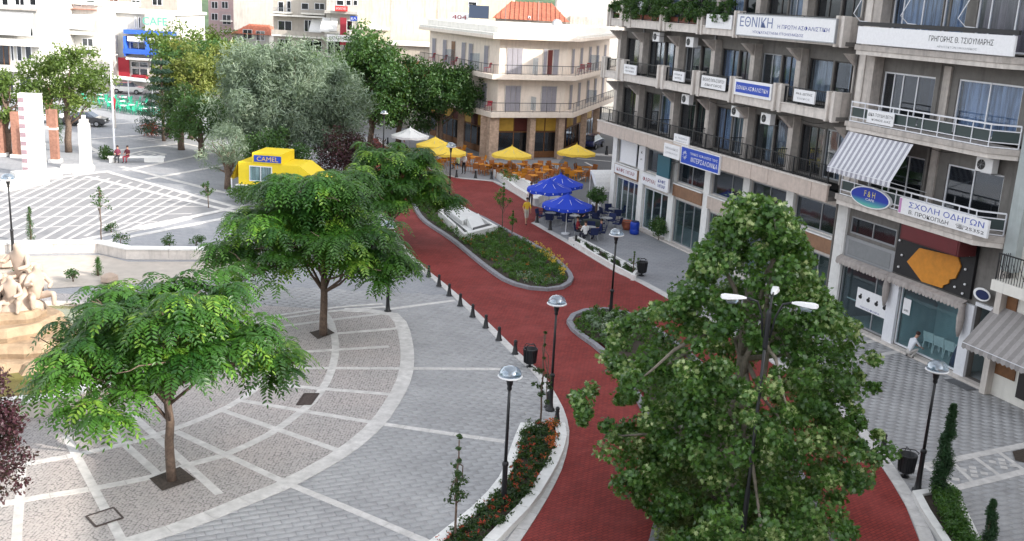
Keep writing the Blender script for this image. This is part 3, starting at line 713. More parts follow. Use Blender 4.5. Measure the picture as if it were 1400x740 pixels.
# ============================================================ PEOPLE
def body(name, J, rad, edges, mats, zone, parent=None, sub=1):
    """one continuous skinned figure: joints J, radii, edges; zone(face centre) -> material index"""
    names = list(J); idx = {k: i for i, k in enumerate(names)}
    bm = bmesh.new(); ly = bm.verts.layers.skin.verify(); vs = [bm.verts.new(J[k]) for k in names]
    for a, b in edges: bm.edges.new((vs[idx[a]], vs[idx[b]]))
    for k, v in zip(names, vs):
        r = rad[k]; v[ly].radius = (r, r) if not isinstance(r, tuple) else r; v[ly].use_root = (k == 'pelvis')
    me = bpy.data.meshes.new('tmp'); bm.to_mesh(me); bm.free()
    o = bpy.data.objects.new('tmp', me); col.objects.link(o)
    sk = o.modifiers.new('s', 'SKIN'); sk.use_smooth_shade = True
    ss = o.modifiers.new('ss', 'SUBSURF'); ss.levels = sub; ss.render_levels = sub
    dg = bpy.context.evaluated_depsgraph_get(); ev = o.evaluated_get(dg)
    m2 = bpy.data.meshes.new_from_object(ev, depsgraph=dg); bpy.data.objects.remove(o); m2.name = name
    m2.materials.clear()
    for m in mats: m2.materials.append(m)
    for p in m2.polygons: p.material_index = zone(p.center); p.use_smooth = True
    b = bpy.data.objects.new('body', m2); col.objects.link(b); b.parent = parent
    return b
def person(label, pos, face, pose='stand', shirt=(.8, .8, .8), trousers=(.03, .03, .05), shorts=False, hair=(.03, .02, .015), h=1.72, group=None, longhair=False, prop=None):
    """facing +y locally, turned by face (degrees)"""
    t = thing('person', label, 'person', pos, R(face), group)
    k = h / 1.72
    V = lambda *a: Vector(a) * k
    ms = cloth('shirt_cloth', shirt); mt = cloth('trouser_cloth', trousers)
    hz = .92
    if pose == 'sit': hz = .50
    if pose == 'crouch': hz = .32
    J = {'pelvis': V(0, 0, hz)}
    lean = {'stand': 0.0, 'walk': .03, 'sit': -.03, 'crouch': .30}[pose]
    def up(y): return V(0, lean * y * 1.6, hz + y)
    J['waist'] = up(.16); J['chest'] = up(.38); J['neck'] = up(.55); J['head0'] = up(.63); J['head1'] = up(.74) + V(0, .02, 0)
    rad = {'pelvis': (.155 * k, .11 * k), 'waist': (.13 * k, .1 * k), 'chest': (.165 * k, .115 * k), 'neck': .055 * k, 'head0': .075 * k, 'head1': .085 * k}
    E_ = [('pelvis', 'waist'), ('waist', 'chest'), ('chest', 'neck'), ('neck', 'head0'), ('head0', 'head1')]
    for s, n in ((-1, 'l'), (1, 'r')):
        sh = J['chest'] + V(.17 * s, 0, .08)
        if pose == 'walk': el = sh + V(.05 * s, -.10 * s, -.27); ha = el + V(.0, .16 * max(s, -.2) + .06, -.22)
        elif pose == 'sit': el = sh + V(.06 * s, .08, -.25); ha = el + V(-.07 * s, .24, -.02)
        elif pose == 'crouch': el = sh + V(.04 * s, .16, -.2); ha = el + V(-.05 * s, .2, -.12)
        else: el = sh + V(.05 * s, -.02, -.28); ha = el + V(-.02 * s, .1, -.22)
        J['sh' + n], J['el' + n], J['wr' + n] = sh, el, ha
        d = (ha - el).normalized(); pa = ha + d * .07 * k; J['pa' + n] = pa
        rad['sh' + n] = .062 * k; rad['el' + n] = .043 * k; rad['wr' + n] = .028 * k; rad['pa' + n] = .034 * k
        E_ += [('chest', 'sh' + n), ('sh' + n, 'el' + n), ('el' + n, 'wr' + n), ('wr' + n, 'pa' + n)]
        hp_ = J['pelvis'] + V(.09 * s, 0, -.06)
        if pose == 'stand': kn = V(.10 * s, .02, .48); an = V(.11 * s, -.01, .09)
        elif pose == 'walk': kn = V(.09 * s, .14 * (s > 0) - .02, .49); an = V(.09 * s, .24 if s > 0 else -.26, .10 if s > 0 else .15)
        elif pose == 'sit': kn = V(.13 * s, .42, .50); an = V(.12 * s, .40, .09)
        else: kn = V(.17 * s, .34, .44 if s > 0 else .30); an = V(.14 * s, .06 if s > 0 else -.05, .09)
        to = an + V(.02 * s, .15, -.045)
        J['hi' + n], J['kn' + n], J['an' + n], J['to' + n] = hp_, kn, an, to
        rad['hi' + n] = .088 * k; rad['kn' + n] = .06 * k; rad['an' + n] = .042 * k; rad['to' + n] = (.04 * k, .03 * k)
        E_ += [('pelvis', 'hi' + n), ('hi' + n, 'kn' + n), ('kn' + n, 'an' + n), ('an' + n, 'to' + n)]
    shoe = M['black_cloth']; legs = [(J['hi' + n], J['kn' + n], J['an' + n], J['to' + n]) for n in 'lr']; arms = [(J['el' + n], J['wr' + n]) for n in 'lr']
    def dseg(p, a, b):
        ab = b - a; q = max(0, min(1, (p - a).dot(ab) / ab.length_squared)); return (p - a - ab * q).length
    def zone(p):
        p = Vector(p)
        if (p - J['head1']).length < .16 * k or (p - J['head0']).length < .10 * k or (p - J['neck']).length < .06 * k: return 2
        best = (dseg(p, J['waist'], J['chest']) - .10 * k, 0)
        for a, (e, w_) in enumerate(arms):
            d = dseg(p, e, w_ + (w_ - e) * .5) - .02
            best = min(best, (d, 2)); best = min(best, (dseg(p, J['sh' + 'lr'[a]], e) - .03, 0))
        for hi, kn, an, to in legs:
            best = min(best, (dseg(p, hi, kn) - .05, 1)); best = min(best, (dseg(p, kn, an) - .03, 2 if shorts else 1)); best = min(best, (dseg(p, an, to) - .02, 3))
        best = min(best, (dseg(p, J['pelvis'], J['waist']) - .09 * k if p.z < J['pelvis'].z + .08 * k else 9, 1))
        return best[1]
    b = body('person_body', J, rad, E_, [ms, mt, M['skin'], shoe], zone, t)
    # face and fingers belong to the same skin, hair is a child
    fx = MB(); hc = J['head1']
    fx.add([hc + V(-.015, .085, -.005), hc + V(.015, .085, -.005), hc + V(0, .115, -.02), hc + V(0, .08, .03)], [(0, 1, 2), (1, 3, 2), (3, 0, 2)])
    for n, s in (('l', -1), ('r', 1)):
        d = (J['pa' + n] - J['wr' + n]).normalized(); sd = Vector((1, 0, 0)) if abs(d.x) < .8 else Vector((0, 1, 0)); sd = (sd - d * sd.dot(d)).normalized(); nn = d.cross(sd)
        for i, L in enumerate((.062, .074, .07, .054)):
            a = J['pa' + n] + sd * (i - 1.5) * .017 * k + d * .01; m1 = a + d * L * .55 * k + nn * .006; m2 = m1 + d * L * .4 * k + nn * .018 * k
            fx.tube([a, m1, m2], [.0085 * k, .008 * k, .006 * k], 5)
        a = J['wr' + n] + d * .03 + sd * .02 * s; fx.tube([a, a + sd * .03 * k * s + d * .03, a + sd * .035 * k * s + d * .065], [.011 * k, .01 * k, .007 * k], 5)
    for s in (-1, 1): fx.tube([hc + V(.078 * s, 0, -.03), hc + V(.092 * s, -.005, .0), hc + V(.08 * s, 0, .025)], .012 * k, 5)
    fo = fx.build('fingers_and_ears', M['skin'], t, True)
    hr = MB(); hr.lathe([(.0, -.045), (.086, -.04), (.1, .0), (.094, .045), (.06, .085), (.01, .1)], 12, tuple(hc + V(0, -.022, .012)))
    if longhair: hr.lathe([(.03, -.22), (.075, -.15), (.085, -.02), (.06, .03)], 10, tuple(hc + V(0, -.05, -.01)))
    hr.build('hair', cloth('hair_tone', hair), t, True)
    if pose != 'crouch' or True:
        ey = MB()
        for s in (-1, 1): ey.box(*(sorted(((.022 * s + .01) * k + hc.x, (.022 * s - .01) * k + hc.x))), hc.y + .078 * k, hc.y + .088 * k, hc.z + .002, hc.z + .012)
        ey.box(hc.x - .02 * k, hc.x + .02 * k, hc.y + .076 * k, hc.y + .086 * k, hc.z - .05 * k, hc.z - .043 * k); ey.build('eyes_and_mouth', M['hair'], t)
    return t
def face_to(px, py, qx, qy):
    d = P(qx, qy) - P(px, py); return math.degrees(math.atan2(d.y, d.x)) - 90
person('man in yellow shirt and pale shorts walking on the red path', P(719, 307), 200, 'walk', (.72, .46, .04), (.50, .48, .42), True, h=1.75)
person('waiter in white shirt and black trousers among the orange chairs', P(634, 238), 160, 'stand', (.8, .8, .82), (.015, .015, .02))
person('person in dark red top standing behind the blue parasols', P(725, 283), 150, 'stand', (.20, .06, .12), (.03, .03, .07))
person('person in white top and dark trousers standing by the flag pole square', P(93, 208), 190, 'stand', (.8, .8, .8), (.03, .035, .07))
person('person in white shirt crouching at the glass shop window', P(1241, 489), -72, 'crouch', (.72, .74, .8), (.55, .52, .5), hair=(.05, .02, .015))
# ============================================================ LAMPS, BOLLARDS, BINS
M['lamp_glass'] = glassmat('lamp_dome_glass', (.8, .88, .95), .6, .08, .15)
def make_lamp():
    t = thing('street_lamp', 'x', 'street lamp', (0, 0, -50))
    q = MB(); q.lathe([(.17, 0), (.17, .05), (.11, .10), (.085, .35), (.075, .9), (.075, 1.25), (.095, 1.28), (.095, 1.34), (.06, 1.40)], 14); q.build('base', M['black_metal'], t, True)
    q = MB(); q.lathe([(.05, 1.38), (.045, 2.6), (.042, 3.62)], 10); q.build('pole', M['black_metal'], t, True)
    q = MB(); q.lathe([(.06, 3.55), (.07, 3.6), (.06, 3.66), (.085, 3.72), (.10, 3.84), (.12, 3.9), (.06, 3.92)], 12); q.build('collar', M['black_metal'], t, True)
    q = MB(); q.lathe([(.10, 3.86), (.24, 3.9), (.33, 3.94), (.35, 3.96), (.33, 3.985), (.08, 3.99)], 24); q.build('rim_dish', M['white_plastic'], t, True)
    q = MB(); q.lathe([(.32, 3.99), (.315, 4.06), (.27, 4.15), (.18, 4.225), (.08, 4.255), (.01, 4.26)], 24); q.build('glass_dome', M['lamp_glass'], t, True)
    q = MB(); q.lathe([(.05, 3.99), (.055, 4.08), (.15, 4.14), (.16, 4.17), (.02, 4.19)], 12); q.build('reflector', M['grey_metal'], t, True)
    return t
lp = make_lamp(); LG = 'dome topped lamps along the red path and the plaza'
LAMPS = [((18.5, 349), 'black lamp post with glass dome behind the low wall at far left'), ((524, 217), 'black lamp post with glass dome where the red path vanishes behind trees'),
         ((614, 277), 'black lamp post with glass dome on the far end of the long island'), ((530, 426), 'black lamp post on the white arc beside the middle tree, head in leaves'),
         ((752, 561), 'black lamp post with glass dome at the kerb left of the path, centre'), ((688, 692), 'black lamp post with glass dome in the flower planter at the bottom'),
         ((834, 435), 'black lamp post with glass dome at the tip of the second island'), ((1254, 671), 'black lamp post with glass dome on the shop pavement beside the litter bin')]
for i, (p, lab) in enumerate(LAMPS):
    if i == 0: o = lp; o.location = P(*p); o['label'] = lab; o['group'] = LG
    else: o = dup(lp, P(*p), i * .7, lab, LG)
    for c in kids(o): pass
# three headed street light behind the plane tree
b0 = P(1007, 800)
t = thing('street_light', 'tall black street light with three white heads in front of the plane tree', 'street light', b0, R(10)); t.scale = (1, 1, 1.19)
q = MB(); q.lathe([(.12, 0), (.12, .1), (.07, .2), (.065, 2.2), (.045, 2.3), (.04, 6.0)], 12); q.build('pole', M['black_metal'], t, True)
q = MB(); q.lathe([(.05, 5.3), (.065, 5.35), (.065, 6.05), (.04, 6.12)], 10); q.build('collar', M['black_metal'], t, True)
for ang, L in ((R(172), .62), (R(-38), .55), (R(60), .5)):
    d = Vector((math.cos(ang), math.sin(ang), 0)); q = MB()
    q.tube([Vector((0, 0, 5.55)) + d * .09, Vector((0, 0, 6.0)) + d * .16, Vector((0, 0, 6.28)) + d * .3, Vector((0, 0, 6.36)) + d * L], .025, 8); q.build('arm', M['black_metal'], t, True)
    q = MB(); sd = Vector((-d.y, d.x, 0)); a = Vector((0, 0, 6.34)) + d * (L - .05)
    pr = [(0, .04, .025), (.18, .08, .05), (.5, .105, .065), (.6, .075, .05)]; vs = []; fs = []
    for x, w_, h_ in pr:
        for sx, sz in ((-1, -.4), (1, -.4), (.7, 1), (-.7, 1)): vs.append(a + d * x + sd * w_ * sx + Vector((0, 0, h_ * sz)))
    for i in range(3):
        for j in range(4): fs.append((i * 4 + j, i * 4 + (j + 1) % 4, i * 4 + 4 + (j + 1) % 4, i * 4 + 4 + j))
    fs += [(3, 2, 1, 0), (12, 13, 14, 15)]
    q.add(vs, fs); hd = q.build('lamp_head', M['white_plastic'], t, False, bevel=.01)
    q = MB(); q.add([a + d * x + sd * y + Vector((0, 0, z)) for x, y, z in ((.2, -.08, -.045), (.5, -.1, -.045), (.5, .1, -.045), (.2, .08, -.045), (.25, -.06, -.11), (.46, -.07, -.11), (.46, .07, -.11), (.25, .06, -.11))], [(0, 1, 5, 4), (1, 2, 6, 5), (2, 3, 7, 6), (3, 0, 4, 7), (4, 5, 6, 7)]); q.build('lens', M['lamp_glass'], t)

t = thing('bollard', 'x', 'bollard', (0, 0, -50)); q = MB()
q.lathe([(.15, 0), (.15, .05), (.115, .10), (.07, .38), (.055, .44), (.085, .46), (.055, .49), (.075, .54), (.078, .58), (.05, .63), (.01, .645)], 12); q.build('post', M['black_metal'], t, True)
q = MB(); q.lathe([(.155, .0), (.155, .03), (.13, .035)], 12); q.build('foot', M['kerb_grey'], t)
BOL = [((586, 379), 'black bollard on the plaza kerb, topmost one clear of the tree'), ((600, 392), 'black bollard on the plaza kerb, second below the tree leaves'), ((614, 405), 'black bollard on the plaza kerb, third below the tree leaves'),
       ((629, 419), 'black bollard on the plaza kerb where a white band meets the kerb'), ((646, 434), 'black bollard on the plaza kerb, just below the white band'), ((664, 449), 'black bollard on the plaza kerb, third above the litter bin'),
       ((682, 466), 'black bollard on the plaza kerb, second above the litter bin'), ((704, 485), 'black bollard on the plaza kerb, right above the litter bin'), ((749, 558), 'black bollard beside the foot of the central lamp post'), ((761, 580), 'black bollard next to the corner of the white flower planter'),
       ((1207, 617), 'lone black bollard on the shop pavement by the litter bin'), ((734, 305), 'black bollard at the kerb corner below the blue parasols'), ((752, 315), 'black bollard under the blue parasols, second from the kerb corner'), ((787, 336), 'black bollard at the near end of the blue parasol terrace'),
       ((530, 197), 'farthest black bollard on the cafe kerb'), ((541, 202), 'black bollard near the white parasol'), ((556, 210), 'black bollard between white and yellow parasols'), ((597, 233), 'black bollard in front of the overlapping yellow parasols'), ((624, 243), 'black bollard on the cafe kerb in front of the waiter'),
       ((650, 244), 'black bollard on the cafe kerb near the curved white planter'), ((672, 245), 'black bollard touching the curved white planter'), ((829, 213), 'black bollard on a small pale island in the side street'), ((575, 222), 'black bollard beside the yellow parasol terrace')]
for i, (p, lab) in enumerate(BOL):
    if i == 0: t.location = P(*p); t['label'] = lab; t['group'] = 'black bollards along the kerbs'
    else: dup(t, P(*p), 0, lab, 'black bollards along the kerbs', 1.5 if i == 21 else None)
is_ = MB(); c = P(829, 213); is_.prism([(-1.1, -.5), (1.1, -.5), (1.1, .5), (-1.1, .5)], 0, .1); tag(is_.build('traffic_island', M['kerb'], loc=c), kind='structure')

t = thing('litter_bin', 'x', 'litter bin', (0, 0, -50))
q = MB(); q.lathe([(.17, .16), (.235, .22), (.27, .72), (.285, .74), (.285, .78), (.25, .78), (.22, .25)], 16); q.build('basket', M['black_metal'], t, True)
q = MB(); q.lathe([(.14, 0), (.14, .04), (.05, .06), (.05, .18), (.1, .2)], 10); q.build('foot', M['black_metal'], t)
for k in range(16):
    a = math.pi * k / 8; q = MB(); q.bar((.24 * math.cos(a), .24 * math.sin(a), .2), (.283 * math.cos(a), .283 * math.sin(a), .75), .02, .02); q.build('stave', M['grey_metal'] if k == 99 else M['black_metal'], t)
q = MB(); q.tube([(-.3, 0, .78), (-.33, 0, .9), (-.2, 0, .97), (.2, 0, .93), (.34, 0, .82), (.3, 0, .78)], .018, 6); q.tube([(0, -.3, .78), (0, -.2, .95), (0, .2, .95), (0, .3, .78)], .014, 6); q.build('hoop', M['black_metal'], t)
BINS = [((1237, 652), 'black litter bin on the shop pavement beside the right hand lamp post'), ((724, 502), 'black litter bin by the plaza kerb above the young tree'), ((877, 377), 'black litter bin at the end of the low white trough left of the plane tree')]
for i, (p, lab) in enumerate(BINS):
    if i == 0: t.location = P(*p); t['label'] = lab; t['group'] = 'black litter bins'
    else: dup(t, P(*p), 1, lab, 'black litter bins')

# ============================================================ CAFE FURNITURE
def make_chair(name, m, arms=True, leg=None):
    t = thing(name, 'x', 'chair', (0, 0, -50)); leg = leg or m
    MB().box(-.24, .24, -.22, .24, .42, .47).build('seat', m, t)
    q = MB(); q.add([(-.24, -.22, .45), (.24, -.22, .45), (.25, -.32, .88), (-.25, -.32, .88), (-.24, -.18, .45), (.24, -.18, .45), (.25, -.28, .88), (-.25, -.28, .88)], [(0, 1, 2, 3), (7, 6, 5, 4), (3, 2, 6, 7), (0, 3, 7, 4), (1, 5, 6, 2)]); q.build('backrest', m, t)
    me = None
    for sx in (-1, 1):
        for sy in (-1, 1):
            q = MB(); q.bar((sx * .22, sy * .2, .43), (sx * .25, sy * .24, 0), .035, .035); q.build('leg', leg, t)
        if arms: q = MB(); q.tube([(sx * .25, -.26, .66), (sx * .27, .1, .68), (sx * .26, .2, .62), (sx * .24, .2, .45)], .022, 5); q.build('armrest', m, t)
    return t
def make_table(name, m, top=.38, leg=None):
    t = thing(name, 'x', 'table', (0, 0, -50)); leg = leg or M['grey_metal']
    q = MB(); q.lathe([(top, .70), (top, .74), (.02, .745)], 20); q.build('tabletop', m, t)
    q = MB(); q.lathe([(.2, 0), (.2, .03), (.03, .05), (.03, .7), (.1, .7)], 10); q.build('pedestal', leg, t); return t
M['orange_bright'] = plain('bright_orange_cloth', (.62, .24, .02), .85, .12, 8, .2)
M['green_plastic'] = gloss('green_plastic', (.02, .28, .17), .5)
oc = make_chair('armchair', M['orange_wicker']); oy = make_chair('armchair', M['orange_bright']); ot = make_table('cafe_table', M['orange_bright'], .42)
bc = make_chair('cafe_chair', M['dark_blue'], True, M['grey_metal']); bt = make_table('cafe_table', M['grey_metal'], .36)
gc = make_chair('cafe_chair', M['green_plastic'], False); gt_ = make_table('cafe_table', M['white_plastic'], .45)
used = set()
def put(proto, loc, rot, label, group):
    if proto.name in used: return dup(proto, loc, rot, label, group)
    used.add(proto.name); proto.location = loc; proto.rotation_euler = (0, 0, rot); proto['label'] = label; proto['group'] = group
    proto_children(proto); return proto
def side(a):
    return ('right', 'far', 'left', 'near')[int(((a + math.pi / 4) % (2 * math.pi)) // (math.pi / 2)) % 4]
random.seed(5)
TG = [((600, 222), 'left yellow parasols'), ((628, 226), 'waiter'), ((585, 213), 'leftmost yellow parasol'), ((648, 226), 'stone pillar'), ((690, 242), 'middle yellow parasol'), ((706, 249), 'front of the middle yellow parasol'), ((722, 243), 'gap between yellow parasols'), ((738, 248), 'blue and yellow parasols'), ((668, 238), 'kerb bollards'), ((772, 242), 'right yellow parasol'), ((790, 246), 'right yellow parasol pole'), ((735, 236), 'cafe window'), ((620, 212), 'shady back row'), ((655, 236), 'open corner of the terrace'), ((682, 236), 'wall end'), ((712, 236), 'second cafe window'), ((748, 244), 'third stone pillar'), ((760, 236), 'potted plants'), ((606, 230), 'kerb behind the lamp post'), ((802, 240), 'side street edge'), ((728, 252), 'curved white planter')]
for k, (p, near) in enumerate(TG):
    c = P(*p); put(ot, c, 0, 'small round cafe table with orange chairs near the ' + near, 'tables of the orange cafe terrace')
    for j in range(4):
        a = j * math.pi / 2 + k * .7 + random.uniform(-.3, .3); r_ = .78 + random.uniform(-.1, .15)
        put(oy if (j + k) % 3 == 0 else oc, c + Vector((math.cos(a) * r_, math.sin(a) * r_, 0)), a + math.pi / 2 + random.uniform(-.3, .3), ('bright orange' if (j + k) % 3 == 0 else 'brown wicker') + ' armchair, ' + side(j * math.pi / 2 + k * .7) + ' side of table ' + ('A' if 0 else '') + 'near the ' + near, 'orange armchairs of the corner cafe')
TB = [((762, 300), 'left blue parasol'), ((785, 310), 'nearest blue parasol'), ((800, 302), 'potted palm'), ((806, 326), 'low white trough'), ((838, 300), 'corner shop'), ((829, 313), 'dark covered table'), ((752, 306), 'kerb corner')]
for k, (p, near) in enumerate(TB):
    c = P(*p); put(bt, c, 0, 'grey round metal cafe table near the ' + near, 'tables of the blue parasol terrace')
    for j in range(4):
        a = j * math.pi / 2 + k * .5 + random.uniform(-.3, .3)
        put(bc, c + Vector((math.cos(a) * .72, math.sin(a) * .72, 0)), a + math.pi / 2, 'dark blue chair, ' + side(j * math.pi / 2 + k * .5) + ' side of the table near the ' + near, 'blue chairs of the parasol terrace')
for r_, (x0, y0, x1, y1, n_) in enumerate(((128, 142, 205, 152, 9), (140, 147, 208, 156, 8), (160, 152, 206, 159, 6), (125, 137, 190, 143, 7))):
    for k in range(n_):
        t_ = k / (n_ - 1); c = P(x0 + (x1 - x0) * t_, y0 + (y1 - y0) * t_)
        if k % 3 == 1: put(gt_, c, 0, 'white table, spot %s from the left, %s row of the far terrace' % (('one', 'two', 'three', 'four', 'five', 'six', 'seven', 'eight', 'nine')[k], ('second', 'third', 'nearest', 'farthest')[r_]), 'tables of the far green terrace')
        for s_ in (-1, 1): put(gc, c + Vector((s_ * .8, random.uniform(-.3, .3), 0)), s_ * math.pi / 2 + random.uniform(-.3, .3), 'green chair, %s of spot %s from the left, %s row of the far terrace' % ('left' if s_ < 0 else 'right', ('one', 'two', 'three', 'four', 'five', 'six', 'seven', 'eight', 'nine')[k], ('second', 'third', 'nearest', 'farthest')[r_]), 'green chairs of the far terrace')

def umbrella(label, loc, m, r=1.45, h=2.55, n=8, rot=0., val=.22, print_m=None, pole=None):
    t = thing('parasol', label, 'parasol', loc, rot)
    rim_z = h - r * .42; cn = MB(); vs = [(0, 0, h)]; fs = []
    for ring, (rr, z) in enumerate(((r * .5, h - r * .24), (r, rim_z))):
        for k in range(n * 2):
            a = math.pi * k / n; dip = 1 if k % 2 == 0 else (.975 if ring else .985)
            vs.append((rr * dip * math.cos(a), rr * dip * math.sin(a), z + (0 if k % 2 == 0 else -.03)))
    N2 = n * 2
    for k in range(N2): fs.append((0, 1 + k, 1 + (k + 1) % N2)); fs.append((1 + k, 1 + N2 + k, 1 + N2 + (k + 1) % N2, 1 + (k + 1) % N2))
    o_ = len(vs)
    for k in range(N2): x, y, z = vs[1 + N2 + k]; vs.append((x * 1.01, y * 1.01, z - val * (1 if k % 2 else .8)))
    for k in range(N2): fs.append((1 + N2 + k, o_ + k, o_ + (k + 1) % N2, 1 + N2 + (k + 1) % N2))
    cn.add(vs, fs); c_ = cn.build('canopy', m, t); sl_ = c_.modifiers.new('thickness', 'SOLIDIFY'); sl_.thickness = .012
    q = MB(); q.lathe([(.28, 0), (.28, .07), (.04, .1), (.025, .12), (.025, h - .03)], 10); q.build('pole', pole or M['grey_metal'], t)
    q = MB(); q.lathe([(.035, h - .02), (.05, h + .03), (.015, h + .1)], 8); q.build('finial', m, t)
    for k in range(n):
        a = 2 * math.pi * k / n; q = MB(); q.bar((.03 * math.cos(a), .03 * math.sin(a), h - .06), (r * .97 * math.cos(a), r * .97 * math.sin(a), rim_z - .02), .02, .02); q.build('rib', pole or M['grey_metal'], t)
    if print_m:
        for k in range(n):
            a = 2 * math.pi * (k + .5) / n; rr = r * .93; q = MB(); c = Vector((rr * math.cos(a), rr * math.sin(a), 0)); tt = Vector((-math.sin(a), math.cos(a), 0)); z0 = rim_z - val + .05
            o1 = c * 1.03
            q.add([o1 - tt * .3 + Vector((0, 0, z0)), o1 + tt * .3 + Vector((0, 0, z0)), o1 + tt * .3 + Vector((0, 0, z0 + .12)), o1 - tt * .3 + Vector((0, 0, z0 + .12))], [(0, 1, 2, 3)]); q.build('valance_print', print_m, t)
    return t
umbrella('overlapping yellow parasol, upper left of the two over the left terrace', P(594, 228), M['yellow_cloth'], 1.6)
umbrella('overlapping yellow parasol, lower right of the two over the left terrace', P(610, 239), M['yellow_cloth'], 1.6, rot=.3)
umbrella('yellow parasol in the middle, in front of the stone pillar', P(698, 242), M['yellow_cloth'], 1.65, rot=.2)
umbrella('yellow parasol on the right, by the side street', P(786, 238), M['yellow_cloth'], 1.65, rot=.1)
umbrella('white parasol far up the path under the dark trees', P(560, 213), M['white_cloth'], 1.7, rot=.1)
umbrella('blue parasol with printed valance, farthest of the three', P(764, 287), M['blue_cloth'], 1.6, rot=.1, print_m=M['ink_white'], pole=M['white_metal'])
umbrella('blue parasol with printed valance, leftmost of the three', P(749, 296), M['blue_cloth'], 1.55, rot=.35, print_m=M['ink_white'], pole=M['white_metal'])
umbrella('blue parasol with printed valance, nearest of the three by the kerb', P(773, 320), M['blue_cloth'], 1.6, rot=.2, print_m=M['ink_white'], pole=M['white_metal'])
# dark covered round table, pot, blue container
t = thing('covered_table', 'round table under a dark grey green cover on the blue terrace', 'table', P(808, 318)); q = MB(); q.lathe([(.75, .2), (.72, .62), (.6, .78), (.02, .82)], 18, rfun=lambda i, a: 1 + .05 * math.sin(9 * a) * (i < 2)); q.build('cover', cloth('dark_green_cloth', (.03, .045, .04)), t, True); q = MB(); q.lathe([(.3, 0), (.3, .05), (.05, .07), (.05, .3)], 10); q.build('foot', M['grey_metal'], t)
t = thing('plant_pot', 'terracotta pot beside the blue container at the shop corner', 'pot', P(857, 314)); q = MB(); q.lathe([(.22, 0), (.34, .25), (.38, .5), (.42, .52), (.42, .58), (.34, .58), (.3, .45)], 16); q.build('pot_body', M['tile'], t, True); q = MB(); q.lathe([(.33, .5), (.01, .53)], 14); q.build('earth', M['soil'], t)
t = thing('blue_drum', 'blue plastic drum standing against the shopfront', 'drum', P(867, 320)); q = MB(); q.lathe([(.26, 0), (.3, .04), (.3, .3), (.28, .33), (.3, .36), (.3, .7), (.27, .78), (.24, .8)], 18); q.build('drum_body', gloss('blue_plastic', (.01, .05, .42), .4), t, True); q = MB(); q.lathe([(.255, .8), (.255, .84), (.02, .85)], 18); q.build('lid', M['dark_blue'], t)
# seated people on the terraces
person('person in dark clothes seated under the nearest blue parasol', P(794, 308), 170, 'sit', (.02, .02, .03), (.02, .03, .06))
person('person in white top seated at the near end of the blue terrace', P(799, 331), 20, 'sit', (.75, .75, .75), (.03, .03, .05))
person('person in navy top seated facing the path near the trough', P(820, 328), 80, 'sit', (.02, .03, .12), (.04, .05, .1))
person('person with red top seated at the edge of the blue terrace', P(789, 325), 250, 'sit', (.3, .03, .04), (.03, .03, .04))
person('person in pale shirt seated beside the waiter', P(626, 232), 60, 'sit', (.55, .62, .3), (.03, .03, .05))
person('person in white seated beneath the overlapping yellow parasols', P(598, 228), 200, 'sit', (.7, .7, .72), (.02, .02, .03))
person('person seated under the white parasol far up the path', P(552, 210), 150, 'sit', (.6, .62, .7), (.03, .03, .05))
# bench group by the flag pole
bp = P(168, 222)
t = thing('stone_bench', 'low white stone bench beside the flag pole shrub', 'bench', bp, R(20))
MB().box(-1.1, 3.2, -.2, .35, .36, .46).build('seat', M['white_wall'], t); MB().box(-1.0, -.7, -.15, .3, 0, .357).build('leg', M['white_wall'], t); MB().box(1.6, 3.1, -.15, .3, 0, .357).build('leg', M['white_wall'], t)
person('person in dark red top leaning back on the white bench', bp + Vector((-.35, -.1, 0)), 190, 'sit', (.16, .03, .06), (.02, .02, .03))
person('person in black top seated right on the white bench', bp + Vector((.35, .1, 0)), 170, 'sit', (.10, .02, .03), (.25, .03, .05))

# ============================================================ TREES
M['leaf_frond'] = leafmat('bright_compound_leaf', (.010, .055, .010), (.08, .215, .022), (.34, .52, .07), .42, .34, .72)  # pale third tone puts highlights into some of the leaflets
M['leaf_plane'] = leafmat('plane_tree_leaf', (.02, .07, .018), (.12, .25, .05), (.62, .70, .32), .26, .3, .66)  # palest tone stands in for light catching the leaves
M['leaf_olive'] = leafmat('silvery_willow_leaf', (.07, .11, .085), (.26, .33, .24), (.52, .55, .40), .5, .3)
M['leaf_yellow'] = leafmat('yellow_green_leaf', (.08, .12, .03), (.20, .22, .045), (.36, .28, .07), .6, .35)
M['leaf_mid'] = leafmat('mid_green_leaf', (.018, .06, .016), (.055, .13, .03), (.12, .19, .05), .5, .3)
M['leaf_fresh'] = leafmat('fresh_green_leaf', (.05, .10, .02), (.13, .19, .035), (.26, .30, .08), .55, .35)  # fresh yellow-green tone of the far left and distant trees
M['leaf_purple'] = leafmat('purple_leaf', (.028, .008, .018), (.075, .018, .035), (.16, .06, .07), .5, .25)
M['leaf_conifer'] = leafmat('blue_green_needles', (.008, .03, .018), (.022, .06, .04), (.06, .1, .08), .6, .15)

